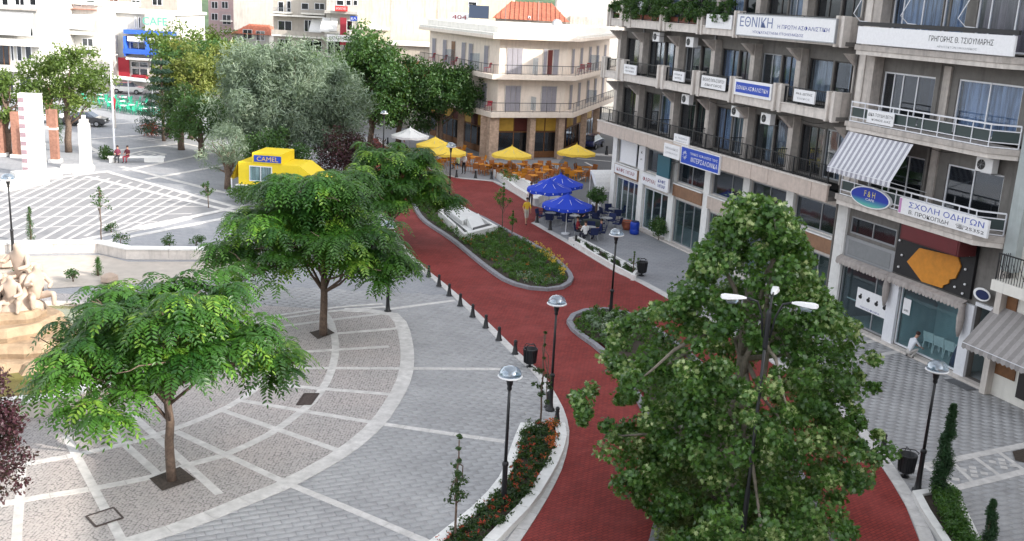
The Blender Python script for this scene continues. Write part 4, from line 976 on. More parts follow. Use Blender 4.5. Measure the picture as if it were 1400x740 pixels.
def frond_tree(label, base, th, R0, zc, rz, nclus, fl, seed, tr=.13, lean=(0, 0), squash=1.0, flatbias=.0, leaf=(.16, .2), offset_c=(0, 0), nl_=17):
    """tree with layers of long drooping compound leaves"""
    random.seed(seed)
    t = thing('tree', label, 'tree', base)
    cx, cy = offset_c
    mb = MB(); top = Vector((lean[0], lean[1], zc - rz * .55))
    pts = limb(mb, (0, 0, -.05), top, tr * 1.25, tr * .8, 10, .018, 6); mb.build('trunk', M['bark'], t, True)
    fd = []
    br = MB()
    LIMBS = []
    for k in range(nl_):
        lev = (k % 3) / 2; a = k * 2.4 + random.uniform(-.35, .35); rr = R0 * (1.02 - .5 * lev ** 1.5) * random.uniform(.72, 1.06)
        e = Vector((cx + math.cos(a) * rr, cy + math.sin(a) * rr * squash, zc + rz * (-.5 + 1.3 * lev + random.uniform(-.12, .12))))
        LIMBS.append((Vector((cx * .4, cy * .4, zc - rz * .45 + rz * .62 * lev)), e, a))
        s_ = pts[random.randint(3, 6)]; pp = limb(br, s_, e, tr * .45, .02, 6, .12)
        for j in range(3):
            f = pp[random.randint(2, 4)]; e2 = f + Vector((random.uniform(-1, 1), random.uniform(-1, 1), random.uniform(0, .6))) * R0 * .35; limb(br, f, e2, .03, .01, 5, .1)
    br.build('branches', M['bark'], t, True)
    # clusters through the upper shell
    pos = []; m3 = []; tint = []; sc = []
    for c in range(nclus):
        l0, l1, a = LIMBS[c % len(LIMBS)]; u = 1 - (1 - .22) * random.random() ** 1.25
        cp = l0.lerp(l1, u); cp.z += math.sin(u * math.pi) * .35 + random.gauss(0, .22); wd = .16 + .42 * math.sin(min(1, u) * 2.4)
        cp += Vector((-math.sin(a), math.cos(a), 0)) * random.gauss(0, wd) + Vector((math.cos(a), math.sin(a), 0)) * random.gauss(0, .15)
        cpos = np.array(cp)
        ct = random.random() ** 1.3
        nf = random.randint(5, 8); a0 = random.uniform(0, 6.28)
        for f in range(nf):
            fa = a0 + f * 6.28 / nf + random.uniform(-.3, .3); L = fl * random.uniform(.7, 1.15)
            # fronds lean outward from the crown
            dx, dy = math.cos(fa) + .55 * math.cos(a), math.sin(fa) + .55 * math.sin(a); dl = math.hypot(dx, dy) + 1e-6; dx /= dl; dy /= dl
            nl = 9; el0 = random.uniform(.0, .5)
            for i in range(1, nl + 1):
                s_ = i / nl
                h = L * (math.sin(el0) * s_ - .72 * s_ * s_); r_ = L * s_ * (1 - .18 * s_)
                p = cpos + np.array([dx * r_, dy * r_, h])
                slope = math.atan2(math.sin(el0) - 1.1 * s_, 1 - .36 * s_)
                lw = leaf[1] * (1.05 - .5 * abs(s_ - .45)); 
                for sd in ((-1, 1) if i < nl else (0,)):
                    # leaflet axis: sideways + forward, hanging
                    ax_ = np.array([dx * .45 - dy * sd, dy * .45 + dx * sd, -.25 + math.sin(slope) * .4 - .1 * s_]) if sd else np.array([dx, dy, math.sin(slope)])
                    ax_ /= np.linalg.norm(ax_)
                    nrm = np.array([-dx * math.sin(slope), -dy * math.sin(slope), math.cos(slope)]) + np.random.normal(size=3) * .15
                    nrm -= ax_ * nrm.dot(ax_); nrm /= np.linalg.norm(nrm)
                    xx = np.cross(ax_, nrm)
                    pos.append(p + ax_ * lw * .5); m3.append(np.stack([xx, ax_, nrm], 1)); tint.append(min(1, max(0, .75 * ct + .25 * random.random()))); sc.append(lw * random.uniform(.85, 1.15))
    tv = [(0, -.5, 0), (.17, -.15, .03), (.14, .2, .02), (0, .5, -.03), (-.14, .2, .02), (-.17, -.15, .03)]; tf = [(0, 1, 2, 3), (0, 3, 4, 5)]
    me = inst_mesh('crown', tv, tf, np.array(pos), np.array(m3), np.array(tint), M['leaf_frond'], scale=np.array(sc))
    o = bpy.data.objects.new('crown', me); col.objects.link(o); o.parent = t; o['kind'] = 'stuff'
    return t
np.random.seed(3)
frond_tree('nearest wide tree with drooping compound leaves standing in the cobbles', P(235, 657), 6.3, 3.75, 4.15, 1.75, 265, .95, 4, .115, (-.1, .2), 1.0, leaf=(.2, .225), offset_c=(-.2, .1), nl_=18)
frond_tree('middle tree with drooping compound leaves beside the white arc', P(442, 458), 6.7, 4.15, 4.65, 2.35, 500, 1.0, 9, .14, (0, .1), 1.0, leaf=(.2, .23), offset_c=(-.45, 0), nl_=24)
frond_tree('feathery green tree behind the middle tree near the path', P(535, 335), 6, 3.4, 3.7, 2.0, 330, .95, 15, .13, (0, .1), 1.0, leaf=(.2, .24), offset_c=(.2, 0), nl_=18)

def blob_tree(label, base, clumps, rads, per, size, mat, trunk_h=2, tr=.15, tmpl=LEAF, bark='bark', nl=9, up=.4, name='tree', cat='tree', flat=.8, shell=.5, spread=.5, trunk_top=None, bend=.06):
    t = thing(name, label, cat, base)
    cl = np.asarray(clumps, float); top = Vector(trunk_top) if trunk_top else Vector((cl[:, 0].mean(), cl[:, 1].mean(), cl[:, 2].mean()))
    mb = MB(); pts = limb(mb, (0, 0, -.05), top, tr * 1.2, tr * .55, 9, bend, 6); mb.build('trunk', M[bark], t, True)
    if nl:
        br = MB()
        for k in range(nl):
            e = Vector(cl[random.randrange(len(cl))]); s_ = pts[random.randint(2, 5)]; limb(br, s_, e, tr * .4, .02, 6, .12)
        br.build('branches', M[bark], t, True)
    foliage('crown', cl, rads, per, size, mat, t, tmpl, up, flat, shell, spread)
    return t
def ell(n, rx, ry, rz, zc, seed=0, lo=-1., fill=.55, cx=0, cy=0):
    r_ = np.random.default_rng(seed); out = []
    while len(out) < n:
        d = r_.normal(size=3); d /= np.linalg.norm(d)
        if d[2] < lo: continue
        k = (fill + (1 - fill) * r_.random()) * (1 + .13 * math.sin(4 * d[0] + 3 * d[2] + seed) + .1 * math.sin(6 * d[1] + seed))
        out.append((cx + d[0] * rx * k, cy + d[1] * ry * k, zc + d[2] * rz * k))
    return np.array(out)

# big plane tree in the second island
prof = [(.1, 2.6), (1.3, 3.2), (2.6, 3.8), (3.8, 4.15), (4.8, 3.9), (5.7, 3.1), (6.7, 2.35), (7.7, 1.9), (8.6, 1.4), (9.5, .5)]
r_ = np.random.default_rng(21); cl = []; rs = []
def prad(z):
    for (z0, a), (z1, b) in zip(prof, prof[1:]):
        if z0 <= z <= z1: return a + (b - a) * (z - z0) / (z1 - z0)
    return prof[0][1]
while len(cl) < 520:
    z = r_.uniform(.2, 9.5); a = r_.uniform(0, 2 * math.pi); rm = prad(z)
    if r_.random() > rm / 4.2 + .05: continue
    k = (.4 + .6 * r_.random() ** .55) * (1 + .19 * math.sin(3 * a + 1.3 * z) + .14 * math.sin(5 * a - 2.1 * z))
    if math.sin(2.2 * a + z * 1.7) * math.sin(3.1 * z + a) + .5 * math.sin(5 * a + z * 2.5) < -1.0: continue
    k = min(k, 1.1)
    cl.append((math.cos(a) * rm * k * .93, math.sin(a) * rm * k * .8, z)); rs.append(r_.uniform(.22, .6) * (1.35 - .6 * min(k, 1.1)))
for k in range(46): cl.append((r_.uniform(-2.0, 2.3), r_.uniform(-4.7, -3.2), r_.uniform(.3, 2.9))); rs.append(r_.uniform(.22, .45))
for k in range(60):
    z = r_.uniform(6.2, 8.9); a = r_.uniform(0, 6.28); cl.append((math.cos(a) * 2.3 * (9.9 - z) / 3.7 + .15, math.sin(a) * 1.9 * (9.9 - z) / 3.7, z)); rs.append(r_.uniform(.2, .5))
random.seed(2)
tb = P(985, 728)
blob_tree('big plane tree with dense star shaped leaves in the second kerbed island', tb, cl, rs, 120, .15, M['leaf_plane'], 3, .22, MAPLE, 'bark_pale', 16, .45, trunk_top=(.1, .1, 7.2), shell=.45, spread=.45)

def young(label, px, py, th, crown, r, per, mat, n=10, size=.09, bark='bark', tr=.03, zc=None, tall=1., tmpl=LEAF):
    random.seed(px); zc = zc or th * .72
    cl = ell(n, r, r, r * tall, zc, px); 
    return blob_tree(label, P(px, py), np.vstack([cl, [(0, 0, z) for z in np.linspace(zc, th, 5)]]), [r * .35] * n + [r * .16] * 5, per, size, mat, tr=tr, tmpl=tmpl, nl=7, bark=bark, trunk_top=(0, 0, th - .1), name='young_tree', bend=.015)
young('young tree with dark clustered leaves beside the bottom planter', 622, 745, 3.1, 0, .48, 34, M['leaf_dark'], 12, .085, zc=1.75)
young('young tree with dark narrow leaves by the central lamp post', 738, 584, 3.4, 0, .33, 34, M['leaf_dark'], 12, .09, zc=1.6, tall=2.0)
young('bare looking sapling with few leaves behind the low wall', 139, 333, 3.1, 0, .62, 18, M['leaf_mid'], 9, .12, zc=2.4)
young('short young tree in a dark pit left of the yellow kiosk', 285, 284, 1.7, 0, .5, 30, M['leaf_mid'], 8, .12, zc=1.1)
young('thin sapling growing on the island behind the marble monument', 686, 316, 3.0, 0, .62, 34, M['leaf_low'], 11, .11, zc=2.1)
young('small shrub with red twigs on the right edge of the long island', 700, 322, 1.5, 0, .35, 26, M['leaf_low'], 9, .1, zc=1.0)
young('thin sapling in the shop trough by the plane tree', 865, 377, 1.3, 0, .3, 20, M['leaf_low'], 6, .09, zc=.8)
M['leaf_cyp'] = leafmat('cypress_scale_leaf', (.008, .035, .012), (.022, .075, .022), (.05, .13, .04), .6, .15)
# cypresses and small conifers
def cypress(label, px, py, h, r, mat='leaf_dark', per=60, size=.13):
    n = int(h * 9); cl = []; rs = []; random.seed(px)
    for i in range(n):
        z = .12 + (h - .15) * i / n; q_ = (z / h); rr = r * (math.sin(min(1, q_ * 3 + .45) * 1.57)) * (1 - max(0, q_ - .35) / .65) ** .55
        a = random.uniform(0, 6.28); cl.append((math.cos(a) * rr * .45, math.sin(a) * rr * .3, z)); rs.append(max(.06, rr * .78))
    return blob_tree(label, P(px, py), cl, rs, per, size, M[mat], tr=.05, tmpl=NEEDLE, nl=0, up=1.2, flat=1.4, name='cypress', cat='cypress', trunk_top=(0, 0, h * .8), bend=.01)
cypress('tall dark cypress in the right planter beside the lamp post', 1282, 684, 3.2, .27, 'leaf_cyp', 240, .15)
cypress('shorter dark cypress at the bottom right corner', 1347, 752, 1.6, .23, 'leaf_cyp', 200, .13)
cypress('small dark cypress behind the low wall at left', 43, 333, 2.1, .26, 'leaf_mid', 50)
cypress('small bright cypress on the terrace in front of the low wall', 134, 377, 1.0, .25, 'leaf_hedge', 60)
cypress('bright green cypress beside the brick pillar', 80, 196, 2.6, .6, 'leaf_mid', 40, .2)
def bush(label, px, py, r, h, mat, per=60, size=.12, n=12, name='bush', tmpl=LEAF):
    random.seed(px * 3); return blob_tree(label, P(px, py), ell(n, r * .7, r * .7, h * .4, h * .5, px, fill=.3), [r * .42] * n, per, size, M[mat], tr=.03, nl=3, name=name, cat='bush', tmpl=tmpl, trunk_top=(0, 0, h * .5))
bush('dark green bush against the shop window', 900, 328, .9, 1.7, 'leaf_mid', 80, .14, 16)
bush('round dark shrub at the foot of the flag pole', 147, 217, 1.1, 1.0, 'leaf_dark', 70, .15)
for px, py, lab in ((165, 336, 'dry bare shrub behind the low wall'), (152, 318, 'tiny dark shrub on the far plaza'), (232, 338, 'small shrub behind the wall, middle'), (268, 336, 'green shrub behind the right end of the wall'), (30, 376, 'leafy shrub behind the statue'), (100, 385, 'low green plants on the fountain terrace')):
    bush(lab, px, py, .55, .7, 'leaf_mid', 40, .1, 7)
for px, py, lab in ((208, 186, 'red leaved shrub at left of the far flower bed'), (228, 190, 'dark red shrub at right of the far flower bed')): bush(lab, px, py, 1.3, 1.3, 'leaf_purple' if px > 220 else 'petal_red', 60, .16)
# potted palm
t = thing('potted_palm', 'potted palm like plant between the blue parasols and the shop', 'potted plant', P(814, 302)); q = MB(); q.lathe([(.22, 0), (.28, .35), (.3, .38), (.24, .38)], 14); q.build('pot', M['black_cloth'], t); q = MB(); q.lathe([(.09, .3), (.08, 1.3), (.05, 1.5)], 8); q.build('stem', M['bark'], t)
foliage('leaves', ell(16, .65, .65, .45, 1.75, 5), [.3] * 16, 60, .28, M['leaf_mid'], t, NEEDLE, .5)
# purple trees
cl = ell(70, 1.1, 1.1, 2.1, 3.3, 31, fill=.3)
blob_tree('dark purple leaved tree cut by the left edge', P(-8, 752), cl, [.36] * 70, 110, .10, M['leaf_purple'], tr=.09, tmpl=LEAF, trunk_top=(0, 0, 3.4))
blob_tree('dark purple leaved bush below the silvery tree', P(472, 245), ell(60, 2.9, 2.2, 1.9, 2.0, 32, fill=.3), [.9] * 60, 110, .17, M['leaf_purple'], tr=.2)
bush('low green bush hiding the base of the yellow kiosk', 352, 284, 1.5, 1.5, 'leaf_mid', 90, .14, 16)
bush('low green bush left of the kiosk base', 330, 276, 1.2, 1.3, 'leaf_low', 80, .14, 14)
# silvery willow
def big(label, px, py, rx, ry, rz, zc, n, cr, per, size, mat, seed, tmpl=LEAF, up=.3, bark='bark', tr=.25, fill=.5, flat=.8, lo=-.7, spread=.6, cx=0):
    random.seed(seed); return blob_tree(label, P(px, py), ell(n, rx, ry, rz, zc, seed, lo, fill, cx), [cr * random.uniform(.7, 1.25) for _ in range(n)], per, size, M[mat], tr=tr, tmpl=tmpl, bark=bark, nl=10, up=up, flat=flat, spread=spread, trunk_top=(cx, 0, zc))
big('large silvery grey willow like tree behind the kiosk', 392, 236, 5.8, 4.4, 5.2, 5.2, 300, .95, 170, .36, 'leaf_olive', 41, NEEDLE, .0, flat=1.25)
big('green shrubby tree between kiosk and silvery tree', 375, 250, 3.0, 2.0, 1.8, 2.0, 50, .8, 90, .2, 'leaf_mid', 42)
big('grey green bush left of the yellow kiosk', 312, 258, 2.1, 1.6, 2.3, 2.6, 50, .55, 80, .22, 'leaf_olive', 43, NEEDLE)
big('yellow green tree behind the dark conifer, left one', 262, 190, 3.4, 3, 3.3, 5.4, 70, 1.0, 90, .27, 'leaf_yellow', 44)
big('yellow green tree behind the silvery tree, right one', 312, 187, 3.5, 3, 3.4, 5.6, 70, 1.0, 90, .27, 'leaf_yellow', 45)
big('dark green tree below the yellow trees', 275, 215, 3.2, 2.4, 2.5, 3.0, 60, .9, 90, .22, 'leaf_mid', 46)
big('dark green tree right of the conifer', 248, 205, 2.0, 2.0, 2.6, 3.0, 40, .8, 90, .22, 'leaf_dark', 47)
cl = []; rs = []; random.seed(8)
for lv in range(9):
    z = 1.2 + lv * .75; rr = 2.6 * (1 - lv / 10)
    for k in range(10): a = k * .63 + lv; cl.append((math.cos(a) * rr * .75, math.sin(a) * rr * .75, z - .15)); rs.append(.3 + rr * .22)
blob_tree('dark blue green conifer at the edge of the far plaza', P(224, 193), cl, rs, 70, .3, M['leaf_conifer'], tr=.14, tmpl=NEEDLE, nl=0, flat=.4, trunk_top=(0, 0, 7.4), bend=.01)
big('round yellow green tree behind the brick pillar', 94, 208, 3.3, 2.8, 3.1, 5.7, 110, .75, 100, .22, 'leaf_fresh', 48, bark='bark')
big('green tree cut by the left edge above the pillars', 12, 212, 1.9, 1.8, 2.3, 4.1, 40, .65, 90, .22, 'leaf_fresh', 49)
big('tall poplar like green tree left of the corner hotel', 506, 205, 3.9, 3.2, 4.6, 5.8, 160, 1.05, 130, .27, 'leaf_mid', 50)
big('dark leafy tree between poplar and hotel', 545, 205, 3.8, 3, 3.8, 4.7, 130, 1.0, 110, .24, 'leaf_dark', 51)
big('broad dark green tree in front of the hotel corner', 603, 208, 4.0, 2.8, 3.1, 5.2, 140, .85, 120, .24, 'leaf_mid', 52, lo=-.5)
for k, (px, py, rx, h, m_, lab) in enumerate(((255, 135, 5, 9, 'leaf_fresh', 'distant green tree beside the blue balcony building'), (285, 140, 6, 8, 'leaf_mid', 'distant bushy tree right of the blue balcony building'), (330, 150, 6, 7, 'leaf_dark', 'distant dark tree below the tiled house'), (362, 150, 5, 6.5, 'leaf_mid', 'distant tree left of the apartment block'), (440, 160, 5, 7.5, 'leaf_mid', 'distant tree below the awnings of the apartment block'), (265, 105, 7, 9, 'leaf_fresh', 'farthest pale green tree at the top of the street'), (465, 175, 4, 7, 'leaf_olive', 'grey green tree in front of the shop sign block'))):
    big(lab, px, py, rx, rx * .8, h * .42, h * .55, 55, 1.5, 80, .4, m_, 60 + k)
# ============================================================ BUILDINGS
def text(s, width, height, m, parent, loc, rotz=0., name='lettering', sx=None, depth=.002):
    """flat lettering in the local xz plane, facing -y"""
    c = bpy.data.curves.new('t', 'FONT'); c.body = s; c.size = 1; c.extrude = .0; c.resolution_u = 2; c.align_x = 'LEFT'
    o = bpy.data.objects.new('t', c); col.objects.link(o); bpy.context.view_layer.update()
    me = bpy.data.meshes.new_from_object(o); bpy.data.objects.remove(o); bpy.data.curves.remove(c)
    co = np.zeros(len(me.vertices) * 3); me.vertices.foreach_get('co', co); co = co.reshape(-1, 3)
    mn, mx = co.min(0), co.max(0); ct = (mn + mx) / 2; k = height / max(1e-6, mx[1] - mn[1]); kx = width / max(1e-6, mx[0] - mn[0])
    out = np.stack([(co[:, 0] - ct[0]) * kx, np.full(len(co), -depth), (co[:, 1] - ct[1]) * k], 1)
    me.vertices.foreach_set('co', out.ravel()); me.materials.clear(); me.materials.append(m); me.update()
    o = bpy.data.objects.new(name, me); col.objects.link(o); o.parent = parent; o.location = loc; o.rotation_euler = (0, 0, rotz); return o
def board(label, u0, u1, z0, z1, v, m, lines, thick=.08, frame=None, cat='sign', name='sign_board', tiltz=0):
    """sign on the facade of the office building; u runs right to left in the photograph"""
    c = FW((u0 + u1) / 2, v, (z0 + z1) / 2); W = abs(u1 - u0); H = z1 - z0
    t = thing(name, label, cat, c, FANG + math.pi)
    MB().box(-W / 2, W / 2, 0, thick, -H / 2, H / 2).build('board', m, t)
    if frame:
        q = MB(); f = .05
        for b in ((-W / 2 - f, W / 2 + f, H / 2, H / 2 + f), (-W / 2 - f, W / 2 + f, -H / 2 - f, -H / 2), (-W / 2 - f, -W / 2, -H / 2, H / 2), (W / 2, W / 2 + f, -H / 2, H / 2)): q.box(b[0], b[1], -.015, thick + .01, b[2], b[3])
        q.build('frame', frame, t)
    for (s, fx, fz, fw_, fh, mm) in lines:
        text(s, fw_ * W, fh * H, mm, t, ((fx - .5) * W, -.004, (fz - .5) * H))
    return t

OB = thing('office_building', 'long grey concrete office building with balconies and shops on the right', 'building', FO, FANG)
U0, U1 = -1.55, 32.4
FL = [(0, 5.75), (5.75, 9.16), (9.16, 12.45), (12.45, 15.8), (15.8, 19.1)]
# body: rooms behind the facade are hollow for 3 m, then the solid core
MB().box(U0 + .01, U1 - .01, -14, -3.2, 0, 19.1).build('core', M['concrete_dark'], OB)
for k, z in enumerate((0, 5.75, 9.16, 12.45, 15.8, 19.1)):
    MB().box(U0 + .02, U1 - .02, -3.19, -.3, z + (.03 if k == 0 else .25), z + (.06 if k == 0 else .6)).build('floor_slab', M['interior'] if k else M['floor_in'], OB)
MB().box(U0, U1, -14, 0.1, 19.11, 19.7).build('parapet', M['concrete'], OB)
MB().box(U0 - .02, U0 + .2, -3.2, -.02, 0, 19.1).build('end_wall', M['concrete'], OB)
MB().box(U1 - .2, U1 + .02, -3.2, -.02, 0, 19.1).build('end_wall', M['concrete'], OB)
MB().box(8.0, 8.25, -3.2, -.02, 0, 19.1).build('party_wall', M['interior'], OB)
def wall(u0, u1, z0, z1, ops, m, v0=-.28, v1=0.0, name='wall'):
    q = MB(); us = sorted({u0, u1} | {x for o in ops for x in o[:2]}); zs = sorted({z0, z1} | {x for o in ops for x in o[2:4]})
    for i in range(len(us) - 1):
        run = None
        for j in range(len(zs) - 1):
            cu, cz = (us[i] + us[i + 1]) / 2, (zs[j] + zs[j + 1]) / 2
            if not any(o[0] < cu < o[1] and o[2] < cz < o[3] for o in ops):
                if run is None: run = zs[j]
                if j == len(zs) - 2: q.box(us[i], us[i + 1], v0, v1, run, zs[j + 1])
            elif run is not None: q.box(us[i], us[i + 1], v0, v1, run, zs[j]); run = None
    return q.build(name, m, OB)
PM = {}
def window(u0, u1, z0, z1, splits, fm, glass, cur=None, v=-.12, ft=.07, curf=1.0, parent=None):
    q = MB(); f = ft
    q.box(u0, u1, v - .04, v + .04, z0, z0 + f); q.box(u0, u1, v - .04, v + .04, z1 - f, z1)
    q.box(u0, u0 + f, v - .039, v + .039, z0 + f, z1 - f); q.box(u1 - f, u1, v - .039, v + .039, z0 + f, z1 - f)
    xs = [u0 + f] + [u0 + (u1 - u0) * s for s in splits] + [u1 - f]
    for x in xs[1:-1]: q.box(x - f * .4, x + f * .4, v - .036, v + .036, z0 + f, z1 - f)
    w_ = q.build('window', fm, parent or OB)
    for a, b in zip(xs, xs[1:]):
        MB().box(a, b, v - .008, v + .002, z0 + f, z1 - f).build('pane', glass, w_)
    if cur:
        n = max(2, int((u1 - u0) * curf / .12)); q = MB(); vs = []; fs = []
        for i in range(n + 1):
            x = u0 + .02 + (u1 - u0 - .04) * curf * i / n; y = v - .22 + .05 * math.sin(i * 2.1) + .02 * math.sin(i * 5)
            vs += [(x, y, z0), (x, y, z1)]
        for i in range(n): fs.append((2 * i, 2 * i + 2, 2 * i + 3, 2 * i + 1))
        q.add(vs, fs).build('curtain', M[cur], w_)
    return w_
COLS = [8.35, 12.65, 16.62, 20.5, 24.5, 29.0, 32.1]
random.seed(19)
curs = ['curtain_grey', 'curtain_blue', None, 'curtain_white', 'curtain_blue', None, 'curtain_grey', 'curtain_blue', 'curtain_white', None, 'curtain_grey', None]
for fl, (zb, zt) in enumerate(((6.45, 9.1), (9.95, 12.3), (13.0, 15.65), (16.4, 19.0))):
    ops = []
    for bi, (a, b) in enumerate(zip(COLS, COLS[1:])):
        n = 2 if b - a > 3.6 else 1; w_ = (b - a - .5) / n
        for k in range(n):
            x0 = a + .3 + k * w_; x1 = x0 + w_ - (.12 if k < n - 1 else .1); z1 = zt - .28
            ops.append((x0, x1, zb + .02, z1))
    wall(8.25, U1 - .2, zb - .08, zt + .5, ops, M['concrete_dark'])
    for k, (x0, x1, z0, z1) in enumerate(ops):
        cu = curs[(k * 5 + fl * 3) % 12]
        if fl == 1 and k == 4: cu = 'curtain_pink'
        sp = [[.5], [.35], [.62], [.33, .66], []][(k * 3 + fl) % 5]
        window(x0, x1, z0, z1, sp, M['dark_frame'] if (k + fl) % 4 else M['grey_metal'], M['glass'] if cu else M['glass_dark'], cu, curf=1. if k % 3 else .6)
for u in COLS:
    for zb, zt in ((6.42, 9.16), (9.9, 12.46), (13.0, 15.8), (16.3, 19.1)):
        q = MB(); q.box(u - .2, u + .2, .002, .42, zb, zt - .004)
        q.add([(u - .14, .42, zt - .62), (u + .14, .42, zt - .62), (u - .14, .42, zt - .25), (u + .14, .42, zt - .25), (u - .14, 1.15, zt - .01), (u + .14, 1.15, zt - .01), (u - .14, .42, zt - .01), (u + .14, .42, zt - .01)], [(0, 1, 5, 4), (0, 4, 6), (1, 7, 5)])
        q.build('column', M['concrete'], OB)
# lower floor fascia, long slab with jointed panels and iron railing
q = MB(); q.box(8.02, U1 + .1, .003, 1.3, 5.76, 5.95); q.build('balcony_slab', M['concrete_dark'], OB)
xs = [8.02, 9.2, 12.7, 14.2, 17.6, 20.9, 22.3, 25.4, 28.4, 30.4, 32.5]
for a, b in zip(xs, xs[1:]): MB().box(a + .012, b - .012, 1.3, 1.42, 5.72, 6.48).build('fascia_panel', M['beige_panel'], OB, bevel=.01)
MB().box(8.0, 32.52, 1.24, 1.46, 6.485, 6.55).build('coping', M['concrete_pale'], OB)
MB().box(32.38, 32.5, .01, 1.3, 5.72, 6.48).build('fascia_panel', M['beige_panel'], OB)
def railing(u0, u1, v, z0, z1, parent, step=.13, post=1.35, m=None, ends=True):
    m = m or M['black_metal']
    q = MB(); q.box(u0, u1, v - .025, v + .025, z1 - .04, z1); q.box(u0, u1, v - .015, v + .015, z0 + .06, z0 + .09)
    n = max(1, round((u1 - u0) / post))
    for k in range(n + 1): x = u0 + .03 + (u1 - u0 - .06) * k / n; q.box(x - .03, x + .03, v - .03, v + .03, z0, z1 - .041)
    rr = q.build('railing', m, parent)
    q = MB(); n = max(1, round((u1 - u0) / step))
    for k in range(1, n): x = u0 + (u1 - u0) * k / n; q.box(x - .008, x + .008, v - .008, v + .008, z0 + .09, z1 - .04)
    b = q.build('balusters', m, rr); b['kind'] = 'stuff'; return rr
railing(8.15, 32.4, 1.32, 6.56, 7.42, OB)
rr = MB(); rr.box(32.36, 32.4, .05, 1.3, 7.38, 7.42)
for k in range(9): rr.box(32.37, 32.39, .1 + k * .14, .12 + k * .14, 6.55, 7.38)
rr.build('railing', M['black_metal'], OB)
# partition railings between the offices
for u in (12.7, 16.6, 20.5, 24.5, 28.9):
    q = MB(); q.box(u - .02, u + .02, .45, 1.28, 7.5, 7.54); q.box(u - .02, u + .02, .45, 1.28, 6.6, 6.63)
    for k in range(7): q.box(u - .01, u + .01, .48 + k * .12, .5 + k * .12, 6.63, 7.5)
    q.build('partition_rail', M['black_metal'], OB)
# upper floors: slab beams, double concrete fins, short railings
FINS = {9.4: [(8.35, 8.95), (12.4, 13.1), (16.5, 17.05), (20.05, 20.9), (24.15, 24.95), (29.3, 30.35), (32.05, 32.55)], 12.75: [(8.35, 8.95), (16.75, 17.25), (20.35, 20.9), (24.5, 25.2), (28.9, 30.4), (31.7, 32.2)], 16.1: [(8.35, 8.95), (12.4, 13.1), (16.5, 17.05), (20.05, 20.9), (24.15, 24.95), (29.3, 30.35)]}
for zb, fins in FINS.items():
    ue = fins[-1][1]
    MB().box(8.3, ue, .003, 1.2, zb + .02, zb + .2).build('balcony_slab', M['concrete_dark'], OB)
    q = [8.35] + [x for f in fins for x in f] + []
    for (a, b) in fins:
        g_ = MB(); w_ = b - a
        g_.box(a, a + w_ * .28, 1.0, 1.42, zb - .05, zb + 1.33); g_.box(b - w_ * .28, b, 1.0, 1.42, zb - .05, zb + 1.33); g_.box(a + w_ * .28, b - w_ * .28, 1.02, 1.30, zb + .02, zb + 1.25)
        g_.build('concrete_fin', M['concrete_pale'], OB, bevel=.012)
    for (a, b), (c_, d) in zip(fins, fins[1:]):
        MB().box(b + .003, c_ - .003, 1.05, 1.34, zb, zb + .42).build('slab_beam', M['concrete_pale'], OB, bevel=.01)
        MB().box(b + .003, c_ - .003, 1.0, 1.38, zb + .425, zb + .47).build('coping', M['concrete_pale'], OB)
        railing(b + .02, c_ - .02, 1.2, zb + .47, zb + 1.26, OB)
    MB().box(8.35, 8.6, .01, 1.0, zb, zb + 1.3).build('end_panel', M['concrete'], OB)
# right hand block: wide balconies
MB().box(7.05, 8.28, .003, .55, 5.8, 19.08).build('corner_pier', M['concrete'], OB, bevel=.02)
MB().box(7.6, 8.0, .56, .60, 6.5, 19.0).build('pier_face', M['concrete_pale'], OB)
def chamf(u0, u1, v, z0, z1, m, name, grow=0, cc=.75):
    pts = [(u1 + grow, .003), (u1 + grow, v + grow), (u0 + cc - cc, v + grow), (u0 - cc - grow, v - cc + grow * .5), (u0 - cc - grow, .003)]
    q = MB(); q.prism(pts, z0, z1); return q.build(name, m, OB, bevel=.01)
for zb, zt in ((5.78, 6.25), (9.15, 9.55), (12.47, 12.9), (15.9, 16.3)):
    chamf(-.75, 7.45, 1.3, zb, zb + (zt - zb) * .45, M['concrete_pale'], 'balcony_slab'); chamf(-.75, 7.45, 1.3, zb + (zt - zb) * .45 + .003, zt, M['concrete'], 'balcony_edge', .06)
RW = {6.4: [(-.5, 2.45, 6.35, 8.42), (3.75, 7.0, 6.35, 8.4)], 9.8: [(-.68, 2.58, 9.7, 11.85), (3.85, 6.98, 9.7, 11.8)], 13.1: [(-1.0, 2.2, 13.0, 15.2), (2.75, 4.0, 13.0, 15.2), (4.05, 7.0, 13.0, 15.2)], 16.5: [(-.5, 2.45, 16.4, 18.4), (3.75, 7.0, 16.4, 18.4)]}
for zb, ops in RW.items():
    wall(U0 + .2, 7.05, zb - .15, zb + 2.8, [(a, b, c_, d) for a, b, c_, d in ops], M['concrete_dark'])
for a, b, c_, d in RW[6.4]: window(a, b, c_, d, [.52] if a < 0 else [.3, .62], M['white_metal'], M['glass_dark'], None, v=-.1)
window(*RW[9.8][0], [.5], M['white_metal'], M['glass'], 'curtain_blue', v=-.1); window(*RW[9.8][1], [.34, .62, .8], M['white_metal'], M['glass_dark'], 'curtain_white', v=-.1, curf=.2)
for w_ in RW[13.1]: window(*w_, [.4, .8] if w_[1] - w_[0] > 2 else [], M['white_metal'], M['glass'], 'curtain_pink' if w_[0] < 0 else 'curtain_blue', v=-.1)
for w_ in RW[16.5]: window(*w_, [.5], M['white_metal'], M['glass'], None, v=-.1)
for zb in (6.3, 9.6): MB().box(2.95, 3.35, .003, .1, zb, zb + 2.7).build('pilaster', M['concrete'], OB)
M['panel_green'] = gloss('dark_green_panel', (.03, .05, .05), .5)
